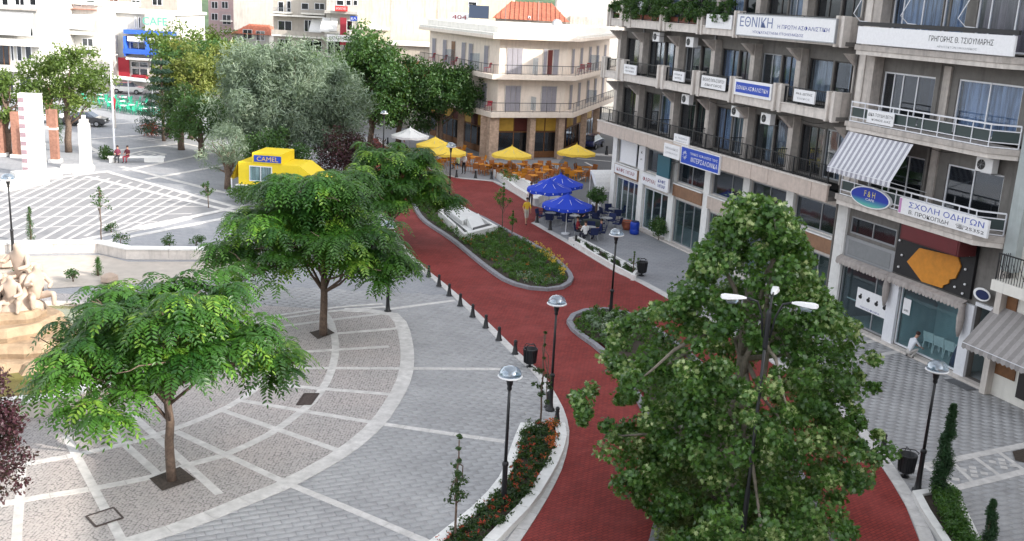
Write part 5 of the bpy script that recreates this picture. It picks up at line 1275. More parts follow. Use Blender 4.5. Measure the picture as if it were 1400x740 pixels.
for zb in (6.27, 9.57):
    pts = [(7.3, 1.27), (-.75, 1.27), (-1.45, .57)]
    q = MB()
    for z, w_ in ((zb + .86, .06), (zb + .64, .04), (zb + .02, .04), (zb + .2, .035)):
        for a, b in zip(pts, pts[1:]): q.bar((*a, z), (*b, z), .05, w_)
    for k in range(10): x = 7.28 - k * .885; q.bar((x, 1.27, zb + .02), (x, 1.27, zb + .86), .035, .035)
    q.bar((-1.45, .57, zb), (-1.45, .57, zb + .86), .04, .04); r_ = q.build('railing', M['white_metal'], OB)
    for a, b in zip([7.25, 5.2, 3.2, 1.2], [5.22, 3.22, 1.22, -.73]): MB().box(b + .03, a - .03, 1.235, 1.245, zb + .23, zb + .62).build('balcony_panel', M['panel_green'], OB)
    q = MB(); q.bar((-.76, 1.24, zb + .42), (-1.43, .56, zb + .42), .01, .38); q.build('balcony_panel', M['panel_green'], OB)
# ground floor of the right hand block
for a, b in ((7.95, 8.35), (3.98, 4.6), (-.28, .25)):
    MB().box(a, b, .003, .14, .05, 5.76 if a > 7 else 3.1).build('pilaster', M['white_metal'] if a < 7 else M['white_wall'], OB)
wall(-1.35, 7.95, 0, 5.78, [(4.6, 7.95, .15, 2.95), (.25, 3.98, .12, 2.95), (-1.35, -.28, .1, 3.1), (4.75, 7.8, 4.3, 5.1)], M['concrete_dark'], name='shop_wall')
MB().box(-1.6, 8.3, .003, .35, -.005, .10).build('doorstep', M['concrete_pale'], OB)
window(4.6, 7.95, .15, 2.95, [.3], M['grey_metal'], M['shop_glass'], None, v=-.08); window(.25, 3.98, .12, 2.95, [], M['white_metal'], M['shop_glass'], None, v=-.08)
window(4.75, 7.8, 4.3, 5.1, [.5], M['grey_metal'], M['glass_dark'], None, v=-.06)
MB().box(4.62, 7.93, .004, .05, 3.15, 4.15).build('metal_panel', M['grey_metal'], OB); MB().box(4.85, 7.7, .05, .065, 3.3, 4.0).build('panel_inset', plain('grey_sheet', (.22, .23, .24), .6, .1), OB)
q = MB(); q.box(-1.4, -1.3, -.02, .12, .1, 3.15); q.box(-1.4, -.28, -.02, .12, 3.15, 3.3); q.build('door_frame', M['white_metal'], OB)
q = MB(); q.box(-1.3, -.75, -1.2, -1.12, .1, 2.6); q.build('door', M['wood'], OB)
MB().box(4.7, 7.8, -.4, -.36, 1.1, 1.15).build('shelf', M['white_metal'], OB)
def scallop(u0, u1, z, v, label, drop=.3, m=None, proj=.4):
    t = thing('awning_valance', label, 'awning', FW((u0 + u1) / 2, 0.0, z), FANG)
    W = abs(u1 - u0); q = MB(); q.add([(-W / 2, .16, .12), (W / 2, .16, .12), (W / 2, proj, 0), (-W / 2, proj, 0), (-W / 2, .16, .09), (W / 2, .16, .09), (W / 2, proj - .02, -.03), (-W / 2, proj - .02, -.03)], [(0, 1, 2, 3), (7, 6, 5, 4), (0, 4, 5, 1), (0, 3, 7, 4), (1, 5, 6, 2)]); q.build('hood', m or M['concrete_pale'], t)
    n = int(W / .2); q = MB(); vs = []; fs = []
    for i in range(n * 4 + 1):
        x = -W / 2 + W * i / (n * 4); d = drop * (.72 + .28 * abs(math.sin(math.pi * i / 4))); vs += [(x, proj + .004, 0), (x, proj + .02 + .02 * math.sin(i), -d), (x, proj - .012, 0), (x, proj + .004 + .02 * math.sin(i), -d)]
    for i in range(n * 4): a = i * 4; fs += [(a, a + 4, a + 5, a + 1), (a + 2, a + 3, a + 7, a + 6), (a + 1, a + 5, a + 7, a + 3)]
    q.add(vs, fs); q.build('scalloped_edge', m or M['concrete_pale'], t); return t
M['awning_old'] = plain('faded_grey_canvas', (.40, .36, .34), .9, .2, 6, .3, stain=.5)
scallop(4.65, 8.0, 3.1, .3, 'folded grey scalloped awning above the shop with the sheep poster', m=M['awning_old']); scallop(0.1, 4.6, 3.12, .3, 'folded grey scalloped awning above the glass shop with chairs', m=M['awning_old'])
for u, lab in ((4.55, 'bundle of grey awning cloth hanging between the two shops'), (.15, 'bundle of grey awning cloth hanging left of the open door')):
    t = thing('folded_cloth', lab, 'awning cloth', FW(u, .32, 2.2), FANG); q = MB(); q.lathe([(.05, -.5), (.13, -.2), (.16, .3), (.11, .75), (.14, .9)], 10, rfun=lambda i, a: 1 + .2 * math.sin(4 * a + i)); q.build('cloth', M['awning_old'], t, True)
    MB().box(-.02, .02, -.2, .0, .85, .89).build('bracket', M['grey_metal'], t)
# black panel with bulbs and orange shape, dark red box
t = thing('wall_sign', 'black wall panel with round bulbs and a jagged orange shape above the glass shop', 'sign', FW(2.3, .15, 4.45), FANG + math.pi)
MB().box(-2.2, 2.25, 0, .14, -1.15, 1.2).build('panel', M['ink_black'], t)
op = [(-.78, .22), (-.5, .25), (1.38, .40), (1.61, .03), (1.42, -.54), (1.2, -.6), (1.2, -.75), (1.08, -.68), (.85, -1.1), (-.36, -1.14), (-1.38, -.52)]
op = [(-.78, .25), (1.38, .40), (1.61, .05), (1.42, -.5), (1.12, -.62), (1.1, -.8), (.85, -.95), (.8, -1.08), (-.36, -1.12), (-1.38, -.5)]
q = MB(); vs = [(x, y, z) for y in (-.06, -.001) for x, z in op]; n = len(op); q.add(vs, [tuple(range(n))[::-1], tuple(range(n, 2 * n))] + [(i, (i + 1) % n, n + (i + 1) % n, n + i) for i in range(n)]); q.build('orange_shape', plain('orange_board', (.62, .24, .02), .6, .15, 4), t)
for x, z in ((-1.9, .95), (-1.5, .8), (-2.0, .3), (-1.75, -.3), (-1.85, -.85), (1.95, .6), (1.85, .0), (1.95, -.6), (1.45, -.85), (1.9, -1.0), (-1.2, 1.0)):
    q = MB(); q.lathe([(.01, -.05), (.05, -.03), (.05, .03), (.01, .05)], 8, (x, -.04, z)); q.build('bulb', M['ink_white'], t, True)
t = thing('sign_box', 'dark maroon box hanging under the driving school sign', 'sign', FW(1.55, .85, 5.58), FANG + math.pi); MB().box(-1.65, 1.65, -.4, .5, -.45, .45).build('box_body', plain('maroon_panel', (.085, .008, .01), .6, .15, 3), t, bevel=.02); MB().box(-1.55, 1.55, -.415, -.402, -.38, .38).build('face', plain('maroon_face', (.11, .008, .012), .5, .1, 3), t)
# signs
B_, K_, W_ = M['ink_blue'], M['ink_black'], M['ink_white']
board('long white sign with architect name on the third balcony at right', -1.3, 7.3, 12.95, 13.68, 1.47, M['sign_white'], [('ΓΡΗΓΟΡΗΣ Θ. ΤΣΙΟΥΜΑΡΗΣ', .695, .60, .385, .30, K_), ('ΑΡΧΙΤΕΚΤΩΝ ΜΗΧΑΝΙΚΟΣ', .68, .2, .24, .11, M['grey_metal'])], .1)
t = thing('ledge_rail', 'black strip along the top of the long white architect sign', 'railing', FW(3, 1.4, 13.78), FANG); MB().box(-4.4, 4.4, -.06, .06, -.07, .1).build('strip', M['ink_black'], t)
for k, u in enumerate((7.2, 4.25, 1.1)):
    t = thing('awning', 'white bent awning arm, %s of three above the architect sign' % ('leftmost', 'middle', 'rightmost')[k], 'awning arm', FW(u, 1.3, 13.85), FANG); q = MB(); q.tube([(-.25, 0, .03), (.25, 0, .05), (.42, .25, .35), (-.3, .0, 1.9)], .02, 6); q.build('arm', M['white_metal'], t); MB().box(-.3, .3, -.03, .03, -.01, .02).build('foot_rail', M['white_metal'], t)
board('large white insurance sign with blue lettering on the third balcony', 8.8, 16.75, 12.9, 13.9, 1.5, M['sign_white'], [('ΕΘΝΙΚΗ', .215, .66, .36, .5, plain('blue_grey_print', (.10, .15, .33), .5, .05)), ('Η ΠΡΩΤΗ ΑΣΦΑΛΙΣΤΙΚΗ', .70, .52, .5, .2, B_), ('ΥΠΟΚΑΤΑΣΤΗΜΑ ΠΤΟΛΕΜΑΪΔΟΣ', .45, .2, .53, .16, B_)], .1, M['grey_metal'])
board('white lettered sign left of the large insurance sign', 17.35, 19.9, 13.1, 13.83, 1.44, M['sign_white'], [('ΠΑΝ. Α. ΤΣΕΤΩΝ', .53, .68, .65, .16, M['grey_metal']), ('ΓΙΑΤΡΟΣ', .5, .42, .45, .12, M['grey_metal'])])
board('small white sign on the second balcony, leftmost of four', 27.55, 29.2, 9.88, 10.47, 1.44, M['sign_white'], [('ΝΙΚΟΣ ΤΖΩΝΗΣ', .5, .68, .75, .18, K_), ('ΠΟΛ. ΜΗΧ/ΚΟΣ', .5, .32, .7, .18, K_)])
board('small white sign on the second balcony, second from the left', 21.7, 22.95, 9.98, 10.54, 1.44, M['sign_white'], [('ΕΛΕΝΗ Κ.', .5, .68, .7, .18, K_), ('ΙΑΤΡΟΣ', .5, .32, .6, .18, K_)])
board('white lawyer sign with black letters on the second balcony', 17.3, 19.8, 9.9, 10.56, 1.44, M['sign_white'], [('ΒΑΣΙΛΗΣ ΠΑΠΑ-ΣΤΕΡΓΙΟΥ', .5, .68, .88, .26, K_), ('ΔΙΚΗΓΟΡΟΣ', .5, .28, .7, .2, K_)], .06, M['black_metal'])
board('blue insurance sign with white border on the second balcony', 13.16, 16.45, 9.84, 10.64, 1.46, M['sign_white'], [], .08)
c = board('blue lettered insurance panel inside the white bordered sign', 13.3, 16.3, 9.98, 10.5, 1.475, M['sign_blue'], [('ΕΘΝΙΚΗ ΑΣΦΑΛΙΣΤΙΚΗ', .5, .5, .93, .42, W_)], .012)
board('white sign in front of the railing, rightmost on the second balcony', 9.75, 11.35, 10.02, 10.6, 1.44, M['sign_white'], [('ΑΝ.Δ. ΔΕΠΠΑΣ', .5, .68, .8, .18, K_), ('ΕΙΔΙΚΟΣ', .5, .3, .6, .15, M['grey_metal'])])
board('white sign on the white rail of the second balcony at right', 4.43, 6.1, 9.66, 10.2, 1.36, M['sign_white'], [('ΔΙΚΑ ΤΟΥΔΗ ΒΕΤΗ', .5, .68, .92, .26, K_), ('ΚΟΙΝΟΣ ΔΙΑΣ', .55, .3, .7, .16, K_)], .03)
sc_ = board('white driving school sign with blue and black letters', -1.5, 3.3, 6.22, 6.9, 1.45, M['sign_white'], [('ΣΧΟΛΗ ΟΔΗΓΩΝ', .54, .68, .84, .34, plain('blue_paint', (.04, .08, .42), .5, .05)), ('Β. ΠΡΟΚΟΠΙΔΗ', .36, .24, .46, .24, K_), ('☎25352', .82, .25, .30, .27, K_)], .1)
MB().box(-2.38, -2.25, -.006, .0, -.3, .3).build('pink_stripe', plain('pink_paint', (.55, .25, .5), .5, .05), sc_)
# oval sign
t = thing('oval_sign', 'blue oval sign with yellow letters hanging on the first balcony', 'sign', FW(5.15, 1.42, 6.5), FANG + math.pi)
def oval(a, b, y0, y1, name, m, n=32):
    q = MB(); vs = [(a * math.cos(6.2832 * i / n), y, b * math.sin(6.2832 * i / n)) for y in (y0, y1) for i in range(n)]; q.add(vs, [tuple(range(n)), tuple(range(n, 2 * n))[::-1]] + [(i, n + i, n + (i + 1) % n, (i + 1) % n) for i in range(n)]); return q.build(name, m, t)
oval(1.28, .46, 0, .15, 'white_rim', M['sign_white']); 
mo, no_, bo = nodes('blue_to_green_print'); sp = no_.nodes.new('ShaderNodeSeparateXYZ'); no_.links.new(objc(no_), sp.inputs[0]); no_.links.new(ramp(no_, sp.outputs[2], 0, .3, (.1, .42, .36), (.005, .03, .36)), bo.inputs['Base Color'])
rmp = [x for x in no_.nodes if x.type == 'VALTORGB'][0]; rmp.color_ramp.elements[0].position = 0; mm_ = no_.nodes.new('ShaderNodeMath'); mm_.operation = 'ADD'; mm_.inputs[1].default_value = .35; no_.links.new(sp.outputs[2], mm_.inputs[0]); no_.links.new(mm_.outputs[0], rmp.inputs[0])
oval(1.2, .41, -.012, -.002, 'printed_face', mo); text('F & H', .7, .26, plain('yellow_print', (.7, .6, .15), .5, .05), t, (.0, -.016, .14)); text('CAFE', .55, .10, M['ink_white'], t, (.05, -.016, -.1))
# first floor fascia signs
s_ = board('blue insurance sign with sun emblem on the first floor fascia', 17.05, 21.05, 5.5, 6.4, 1.52, M['sign_blue'], [('ΓΕΝΙΚΕΣ ΑΣΦΑΛΙΣΕΙΣ ΖΩΗΣ', .6, .72, .72, .15, W_), ('ΙΝΤΕΡΣΑΛΟΝΙΚΑ', .62, .36, .7, .3, W_)], .09, M['white_metal'])
q = MB()
for k in range(12):
    a = k * math.pi / 6; q.bar((-1.6 + .1 * math.cos(a), -.006, .02 + .1 * math.sin(a)), (-1.6 + .24 * math.cos(a), -.006, .02 + .24 * math.sin(a)), .05, .01)
q.build('sun_emblem', M['ink_white'], s_)
board('white sign left of the blue fascia sign, lower one', 21.3, 23.15, 5.55, 6.32, 1.5, M['sign_white'], [('ΜΗΧΑΝΙΚΟΣ', .5, .68, .8, .17, M['grey_metal']), ('ΣΥΜΒΟΥΛΟΣ', .5, .35, .75, .12, M['grey_metal'])])
board('white sign fixed to the iron railing above the fascia', 20.55, 22.25, 6.42, 7.0, 1.42, M['sign_white'], [('Δ. ΤΣΙΩΝΗΣ', .5, .68, .8, .18, M['grey_metal']), ('ΟΔΟΝΤΙΑΤΡΟΣ', .5, .35, .7, .14, M['grey_metal'])])
# ground floor, left hand block (u 8.3 .. 32)
shops = [8.35, 12.4, 16.3, 20.2, 24.15, 28.1, 32.1]
ops = []
for a, b in zip(shops, shops[1:]): ops += [(a + .35, b - .3, .12, 2.8), (a + .35, b - .3, 3.85, 5.3)]
wall(8.35, 32.4, 0, 5.76, ops, M['concrete_pale'], name='shop_wall')
for a in shops: MB().box(a - .3, a + .32, .003, .16, 0, 5.7).build('pilaster', M['white_wall'], OB, bevel=.01)
fasc = ['wood', 'concrete_pale', 'beige_panel', 'wood', 'sign_white', 'wood']
for k, (a, b) in enumerate(zip(shops, shops[1:])):
    window(a + .36, b - .31, .12, 2.8, [.33, .66] if k != 5 else [.25, .5, .75], M['white_metal'] if k > 3 else M['grey_metal'], M['shop_glass'], None, v=-.08)
    window(a + .36, b - .31, 3.85, 5.3, [.5] if k % 2 else [.4], M['grey_metal'], M['glass_dark'], 'curtain_white' if k == 3 else None, v=-.1, curf=.5)
    m_ = M['brown_board'] if 'brown_board' in M else plain('brown_fascia', (.26, .14, .08), .6, .2, 3, stain=.3); M['brown_board'] = m_
    MB().box(a + .33, b - .31, .003, .25, 3.0, 3.72).build('fascia', m_ if fasc[k] == 'wood' else M[fasc[k]], OB, bevel=.01)
    MB().box(a + .33, b - .31, .003, .3, 3.73, 3.8).build('ledge', M['white_wall'], OB)
MB().box(8.4, 32.3, .003, .4, -.004, .09).build('doorstep', M['concrete_pale'], OB)
board('white and red pharmacy fascia with maroon letters', 24.3, 27.9, 3.05, 3.6, .27, M['sign_white'], [('ΦΑΡΜΑΚΕΙΟ', .42, .6, .7, .5, M['ink_red'])], .02)
board('maroon lettering on the fascia beside the shop corner', 28.5, 31.7, 3.1, 3.68, .27, M['sign_white'], [('ΚΑΦΕ ΜΠΑΡ', .5, .5, .8, .45, M['ink_red'])], .02)
board('framed picture poster on the wall by the corner of the building', 28.9, 31.1, 3.95, 5.4, .2, M['sign_white'], [], .03, M['white_metal'])
board('white vertical sign with small black text near the corner', 27.75, 28.6, 3.85, 5.35, .2, M['sign_white'], [('Κ', .5, .75, .25, .10, K_), ('ΚΑΦΕ', .5, .45, .3, .08, K_)], .05)
c = thing('poster_panel', 'blue and white hanging panel sign beside the mezzanine window', 'sign', FW(24.6, .6, 4.0), FANG + math.pi); MB().box(-.75, .75, 0, .1, 0, 1.3).build('upper_panel', gloss('teal_panel', (.03, .12, .16), .4), c); MB().box(-.8, .8, -.01, .11, -.85, -.005).build('lower_panel', M['sign_white'], c); text('ΚΑΦΕ', .9, .22, B_, c, (0, -.02, -.3)); text('ΜΠΑΡ', .9, .2, B_, c, (0, -.02, -.6))
MB().box(.76, .82, .1, .8, 1.0, 1.05).build('bracket', M['grey_metal'], c)
# poster art: generic figures
t = board('white shop poster with small black animal figures in the dark shop window', 4.55, 6.75, 1.0, 1.95, -.02, M['sign_white'], [('ΠΡΟΣΦΟΡΑ', .45, .1, .6, .09, B_)], .01)
for k in range(4):
    x = -.85 + k * .55; q = MB(); q.lathe([(.02, -.09), (.11, -.05), (.12, .04), (.03, .09)], 10, (0, 0, 0)); q.lathe([(.01, .05), (.055, .09), (.05, .15), (.01, .17)], 8, (.04, 0, 0)); b_ = q.build('figure', K_, t, loc=(x, -.008, .06 - .02 * k)); b_.scale = (1, .03, 1)
board('small poster on the left edge of the glass shop window', 3.3, 3.75, 1.6, 2.3, -.02, M['sign_white'], [('ΚΑΦΕ', .5, .25, .6, .15, K_)], .01)
# chairs inside the glass shop
for (ua, ub, m_) in ((.27, 3.96, plain('pale_teal_shop_wall', (.42, .56, .60), .7, .08, 2)), (4.62, 7.9, plain('grey_shop_wall', (.22, .22, .24), .7, .08, 2))):
    MB().box(ua, ub, -2.3, -2.2, .07, 3.0).build('shop_back_wall', m_, OB); MB().box(ua - .1, ua, -2.2, -.3, .07, 3.0).build('shop_side_wall', m_, OB); MB().box(ub, ub + .1, -2.2, -.3, .07, 3.0).build('shop_side_wall', m_, OB); MB().box(ua, ub, -2.19, -.3, .065, .075).build('shop_floor', plain('pale_shop_floor', (.5, .55, .56), .35, .08, 2), OB)  # shallow pale lining, added so skylight bounces inside the shops
wc = make_chair('plastic_chair', M['white_plastic'])
for k in range(4): put(wc, FW(2.9 - k * .62, -1.1, .06), FANG + math.pi + .2, 'white chair inside the glass shop, %s from the left' % ('first', 'second', 'third', 'fourth')[k], 'white chairs inside the glass shop')
t = thing('blue_curtain_roll', 'dark blue cloth standing inside the right end of the glass shop', 'cloth', FW(.75, -.6, .06), FANG); q = MB(); q.lathe([(.35, 0), (.3, .4), (.18, .9), (.05, 1.2)], 12, rfun=lambda i, a: 1 + .15 * math.sin(5 * a)); q.build('cloth', M['dark_blue'], t, True); MB().box(-.02, .02, -.02, .02, 1.15, 1.9).build('pole', M['white_metal'], t)
# air conditioners
def ac(label, u, v, z):
    t = thing('air_conditioner', label, 'air conditioner', FW(u, v, z), FANG + math.pi)
    MB().box(-.42, .42, 0, .32, -.28, .28).build('housing', M['white_plastic'], t, bevel=.015)
    q = MB(); vs = [(-.14 + .2 * math.cos(.3927 * i), y, .2 * math.sin(.3927 * i)) for y in (-.012, -.001) for i in range(16)]; q.add(vs, [tuple(range(16)), tuple(range(16, 32))[::-1]] + [(i, 16 + i, 16 + (i + 1) % 16, (i + 1) % 16) for i in range(16)]); q.build('fan_grille', M['ink_black'], t)
    q = MB(); q.bar((-.14, -.02, -.2), (-.14, -.02, .2), .01, .01); q.bar((-.34, -.02, 0), (.06, -.02, 0), .01, .01); q.bar((-.28, -.02, -.14), (0, -.02, .14), .01, .01); q.build('guard', M['grey_metal'], t)
    q = MB(); q.box(-.4, -.36, 0, .5, -.33, -.283); q.box(.36, .4, 0, .5, -.33, -.283); q.build('bracket', M['grey_metal'], t)
for u, v, z, lab in ((22.6, .75, 12.2, 'air conditioner under the third balcony, right one'), (26.6, .75, 12.3, 'air conditioner under the third balcony, left one'), (22.5, .75, 8.95, 'air conditioner under the second balcony, leftmost'), (17.2, .75, 8.85, 'air conditioner under the second balcony, middle one'), (14.4, .75, 8.8, 'air conditioner under the second balcony, right of the middle one'), (0.1, .5, 8.75, 'air conditioner with dark fan above the balcony window at right')): ac(lab, u, v, z)
ac('air conditioner on the ground beside the corner shop', 33.2, .9, .35)
# striped awning over the first balcony
def striped(label, u0, u1, zt, v0, zb, v1, ca, cb, rot=FANG, n=None, flare=.35, origin=None):
    t = thing('awning', label, 'awning', FW((u0 + u1) / 2, 0, 0) if origin is None else origin, rot); W = abs(u1 - u0); n = n or int(W / .18)
    mm = [cloth('awning_stripe_pale', ca), cloth('awning_stripe_dark', cb)]; q = MB()
    for i in range(n):
        x0 = -W / 2 + W * i / n; x1 = x0 + W / n; mi = i % 2; dip = .03 if mi else 0
        xa, xb = x0, x1
        q.add([(xa, v0, zt), (xb, v0, zt), (xb, v1, zb), (xa, v1, zb), (xa, v0, zt - .012), (xb, v0, zt - .012), (xb, v1, zb - .012), (xa, v1, zb - .012), (xa, (v0 + v1) / 2, (zt + zb) / 2 - .04 - dip), (xb, (v0 + v1) / 2, (zt + zb) / 2 - .04 - dip)], [(0, 1, 9, 8), (8, 9, 2, 3), (5, 4, 7, 6), (0, 4, 5, 1)], mi)
        q.add([(xa, v1, zb), (xb, v1, zb), (xb, v1 + .02, zb - .2), ((xa + xb) / 2, v1 + .03, zb - .26), (xa, v1 + .02, zb - .2)], [(0, 1, 2, 3, 4)], mi)
    c_ = q.build('canopy', mm, t)
    q = MB(); q.bar((-W / 2, v1, zb - .02), (W / 2, v1, zb - .02), .03, .03); q.bar((-W / 2 + .1, .1, zb - .5), (-W / 2 + .1, v1, zb - .02), .03, .03); q.bar((W / 2 - .1, .1, zb - .5), (W / 2 - .1, v1, zb - .02), .03, .03); q.build('frame', M['white_metal'], t)
    return t
striped('grey and white striped awning lowered over the first balcony', 3.2, 7.3, 9.1, 1.25, 7.55, 2.15, (.68, .68, .72), (.33, .33, .38), n=26)
# satellite dish / mirror and door mat
t = thing('satellite_dish', 'white rimmed round dish above the open shop door', 'dish', FW(-.75, .35, 3.75), FANG + math.pi); q = MB()
vs = [(.42 * math.cos(.2618 * i), y, .26 * math.sin(.2618 * i)) for y in (-.05, 0) for i in range(24)]; q.add(vs, [tuple(range(24)), tuple(range(24, 48))[::-1]] + [(i, 24 + i, 24 + (i + 1) % 24, (i + 1) % 24) for i in range(24)]); q.build('dish', M['white_plastic'], t); q = MB(); q.add([(.34 * math.cos(.2618 * i) + .05, -.056, .19 * math.sin(.2618 * i)) for i in range(24)], [tuple(range(24))]); q.build('dark_face', M['dark_blue'], t); MB().box(-.02, .02, 0, .34, -.02, .02).build('bracket', M['grey_metal'], t)
t = thing('door_mat', 'dark grey mat on the pavement in front of the open door', 'mat', FW(-.8, .75, 0), FANG); MB().box(-.6, .6, -.25, .25, .02, .035).build('mat_body', M['asphalt'], t)
# plants on the third balcony
cl = []; rs = []; random.seed(77)
for k in range(150):
    u = random.uniform(17.8, 32.0); dn = random.random() ** 2.2
    cl.append((u - 25, random.uniform(1.0, 1.55), 13.95 + random.uniform(-.25, .55) - dn * (.9 if k % 3 == 0 else 0))); rs.append(random.uniform(.18, .38))
t = thing('balcony_plants', 'lush green plants trailing over the top left balcony', 'plants', FW(25, 0, 0), FANG); foliage('foliage', cl, rs, 90, .12, M['leaf_mid'], t, LEAF, .3); MB().box(-6.9, 6.8, .85, 1.15, 13.25, 13.55).build('planter_box', M['tile'], t)
# neighbour building, right edge and towards the camera
NB = thing('neighbour_building', 'pale building at the right edge with striped awning below', 'building', FO, FANG)
MB().box(-46, -1.62, -15, .28, 0, 24).build('wall', M['cream_white'], NB)
MB().box(-1.9, -1.62, .282, .6, 0, 5.0).build('pilaster', M['concrete_pale'], NB); MB().box(-2.2, -1.62, .29, .62, 5.01, 20).build('edge_pier', plain('pale_teal_render', (.40, .44, .44), .8, .1, 3, stain=.4), NB)
for k, u in enumerate((-5, -9, -14, -20)):
    for z in (5.6, 9, 12.3):
        w_ = MB(); w_.box(u - .9, u + .9, .285, .32, z, z + 2); wo = w_.build('window', M['white_metal'], NB); MB().box(u - .8, u + .8, .33, .335, z + .1, z + 1.9).build('pane', M['glass_dark'], wo)
MB().box(-6.5, -1.95, .282, 1.3, 4.35, 4.75).build('balcony_slab', M['cream_white'], NB)
q = MB(); q.box(-6.4, -2.0, 1.18, 1.22, 5.75, 5.8)
for k in range(36): u = -6.4 + k * .125; q.box(u, u + .02, 1.19, 1.21, 4.75, 5.75)
for k in range(9): u = -2.02; q.box(u, u + .02, .35 + k * .1, .37 + k * .1, 4.75, 5.75)
for k in range(14): q.bar((-6.4 + k * .31, 1.2, 5.0), (-6.4 + k * .31 + .3, 1.2, 5.5), .015, .015)
q.build('railing', M['black_metal'], NB)
q = MB(); q.box(-2.9, -1.95, .283, .33, .9, 2.4); wo = q.build('window', M['wood'], NB); MB().box(-5.2, -3.1, .285, .35, .35, 2.6).build('shopfront', M['dark_frame'], NB)
MB().box(-2.42, -1.95, .284, .34, 3.0, 4.2).build('notice_board', M['wood'], NB)
striped('faded grey striped awning at the right edge above the pavement', -6.2, -1.5, 3.55, .35, 2.15, 1.75, (.36, .34, .335), (.27, .255, .25), n=22)
# white side awning beyond the corner of the office building
t = thing('white_awning', 'rounded white canopy beside the far corner of the office building', 'awning', P(826, 286), R(20)); q = MB(); vs = []; fs = []
for i in range(7):
    a = i / 6 * math.pi / 2; y = -1.3 * math.sin(a); z = 1.5 + 1.3 * math.cos(a)
    vs += [(-1.3, y, z), (1.3, y, z)]
for i in range(6): fs.append((2 * i, 2 * i + 1, 2 * i + 3, 2 * i + 2))
fs += [tuple(range(0, 14, 2)), tuple(range(1, 14, 2))[::-1]]
q.add(vs, fs); ca = q.build('canopy', M['white_cloth'], t); sd = ca.modifiers.new('s', 'SOLIDIFY'); sd.thickness = .02; q = MB(); q.bar((-1.25, 0, 0), (-1.25, 0, 2.7), .04, .04); q.bar((1.25, 0, 0), (1.25, 0, 2.7), .04, .04); q.build('frame', M['white_metal'], t)

# ------------------------------------------------------------ corner hotel
HA, HB, HC, HD = Vector((-10.6, 107, 0)), Vector((-2.6, 91.6, 0)), Vector((4.9, 95.0, 0)), Vector((10.4, 114.5, 0))
HT = thing('corner_hotel', 'cream three storey corner hotel with wrap around balconies and stone pillars', 'building', (0, 0, 0))
def off_poly(pts, d):
    P2 = [p.to_2d() for p in pts]; out = []
    for i, p in enumerate(P2):
        ns = []
        for a, b in ((P2[i - 1], p) if i else (None, None), (p, P2[i + 1]) if i < len(P2) - 1 else (None, None)):
            if a is None: continue
            t_ = (b - a).normalized(); ns.append(Vector((t_.y, -t_.x)))
        m_ = sum(ns, Vector((0, 0))); m_.normalize(); k = m_.dot(ns[0]); out.append(p + m_ * d / k)
    return out
front = [HA, HB, HC, HD]
back = [Vector((6.0, 119)), Vector((-6, 113))]
def hprism(d, z0, z1, m, name, bevel=0):
    o_ = off_poly(front, d); q = MB(); q.prism([tuple(p) for p in o_] + [tuple(b) for b in back], z0, z1); return q.build(name, m, HT, bevel=bevel)
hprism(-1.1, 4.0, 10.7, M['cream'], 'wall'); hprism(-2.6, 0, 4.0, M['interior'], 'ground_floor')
hprism(0, 3.85, 4.3, M['cream'], 'balcony_slab', .02); hprism(0, 7.2, 7.62, M['cream'], 'balcony_slab', .02); hprism(.15, 10.7, 10.98, M['cream'], 'cornice', .02); hprism(.1, 10.985, 11.2, M['cream_white'], 'roof')
hprism(-.8, 11.2, 11.75, M['cream_white'], 'parapet')
segs = [(HA, HB, 'l'), (HB, HC, 'f'), (HC, HD, 'r')]
inn_ = off_poly(front, -1.1)
M['shutter'] = plain('lilac_grey_shutter', (.30, .29, .33), .7, .1, 4)
def shutter_door(a, d, nrm, x, z, w_, h, m, par):
    """louvred double door on a wall line starting at a, direction d"""
    t_ = bpy.data.objects.new('shutter_door', None); col.objects.link(t_); t_.parent = par
    ang = math.atan2(d.y, d.x); t_.location = (a.x + d.x * x, a.y + d.y * x, z); t_.rotation_euler = (0, 0, ang)
    q = MB(); q.box(-w_ / 2 - .06, w_ / 2 + .06, -.06, -.003, 0, h + .06); q.build('frame', M['concrete_pale'], t_)
    n = max(1, round(w_ / .5))
    for k in range(n):
        x0 = -w_ / 2 + w_ * k / n; q = MB(); q.box(x0 + .02, x0 + w_ / n - .02, -.10, -.063, .02, h)
        for j in range(12): z_ = .1 + j * (h - .2) / 12; q.box(x0 + .07, x0 + w_ / n - .07, -.115, -.101, z_, z_ + .08)
        q.build('shutter', m, t_)
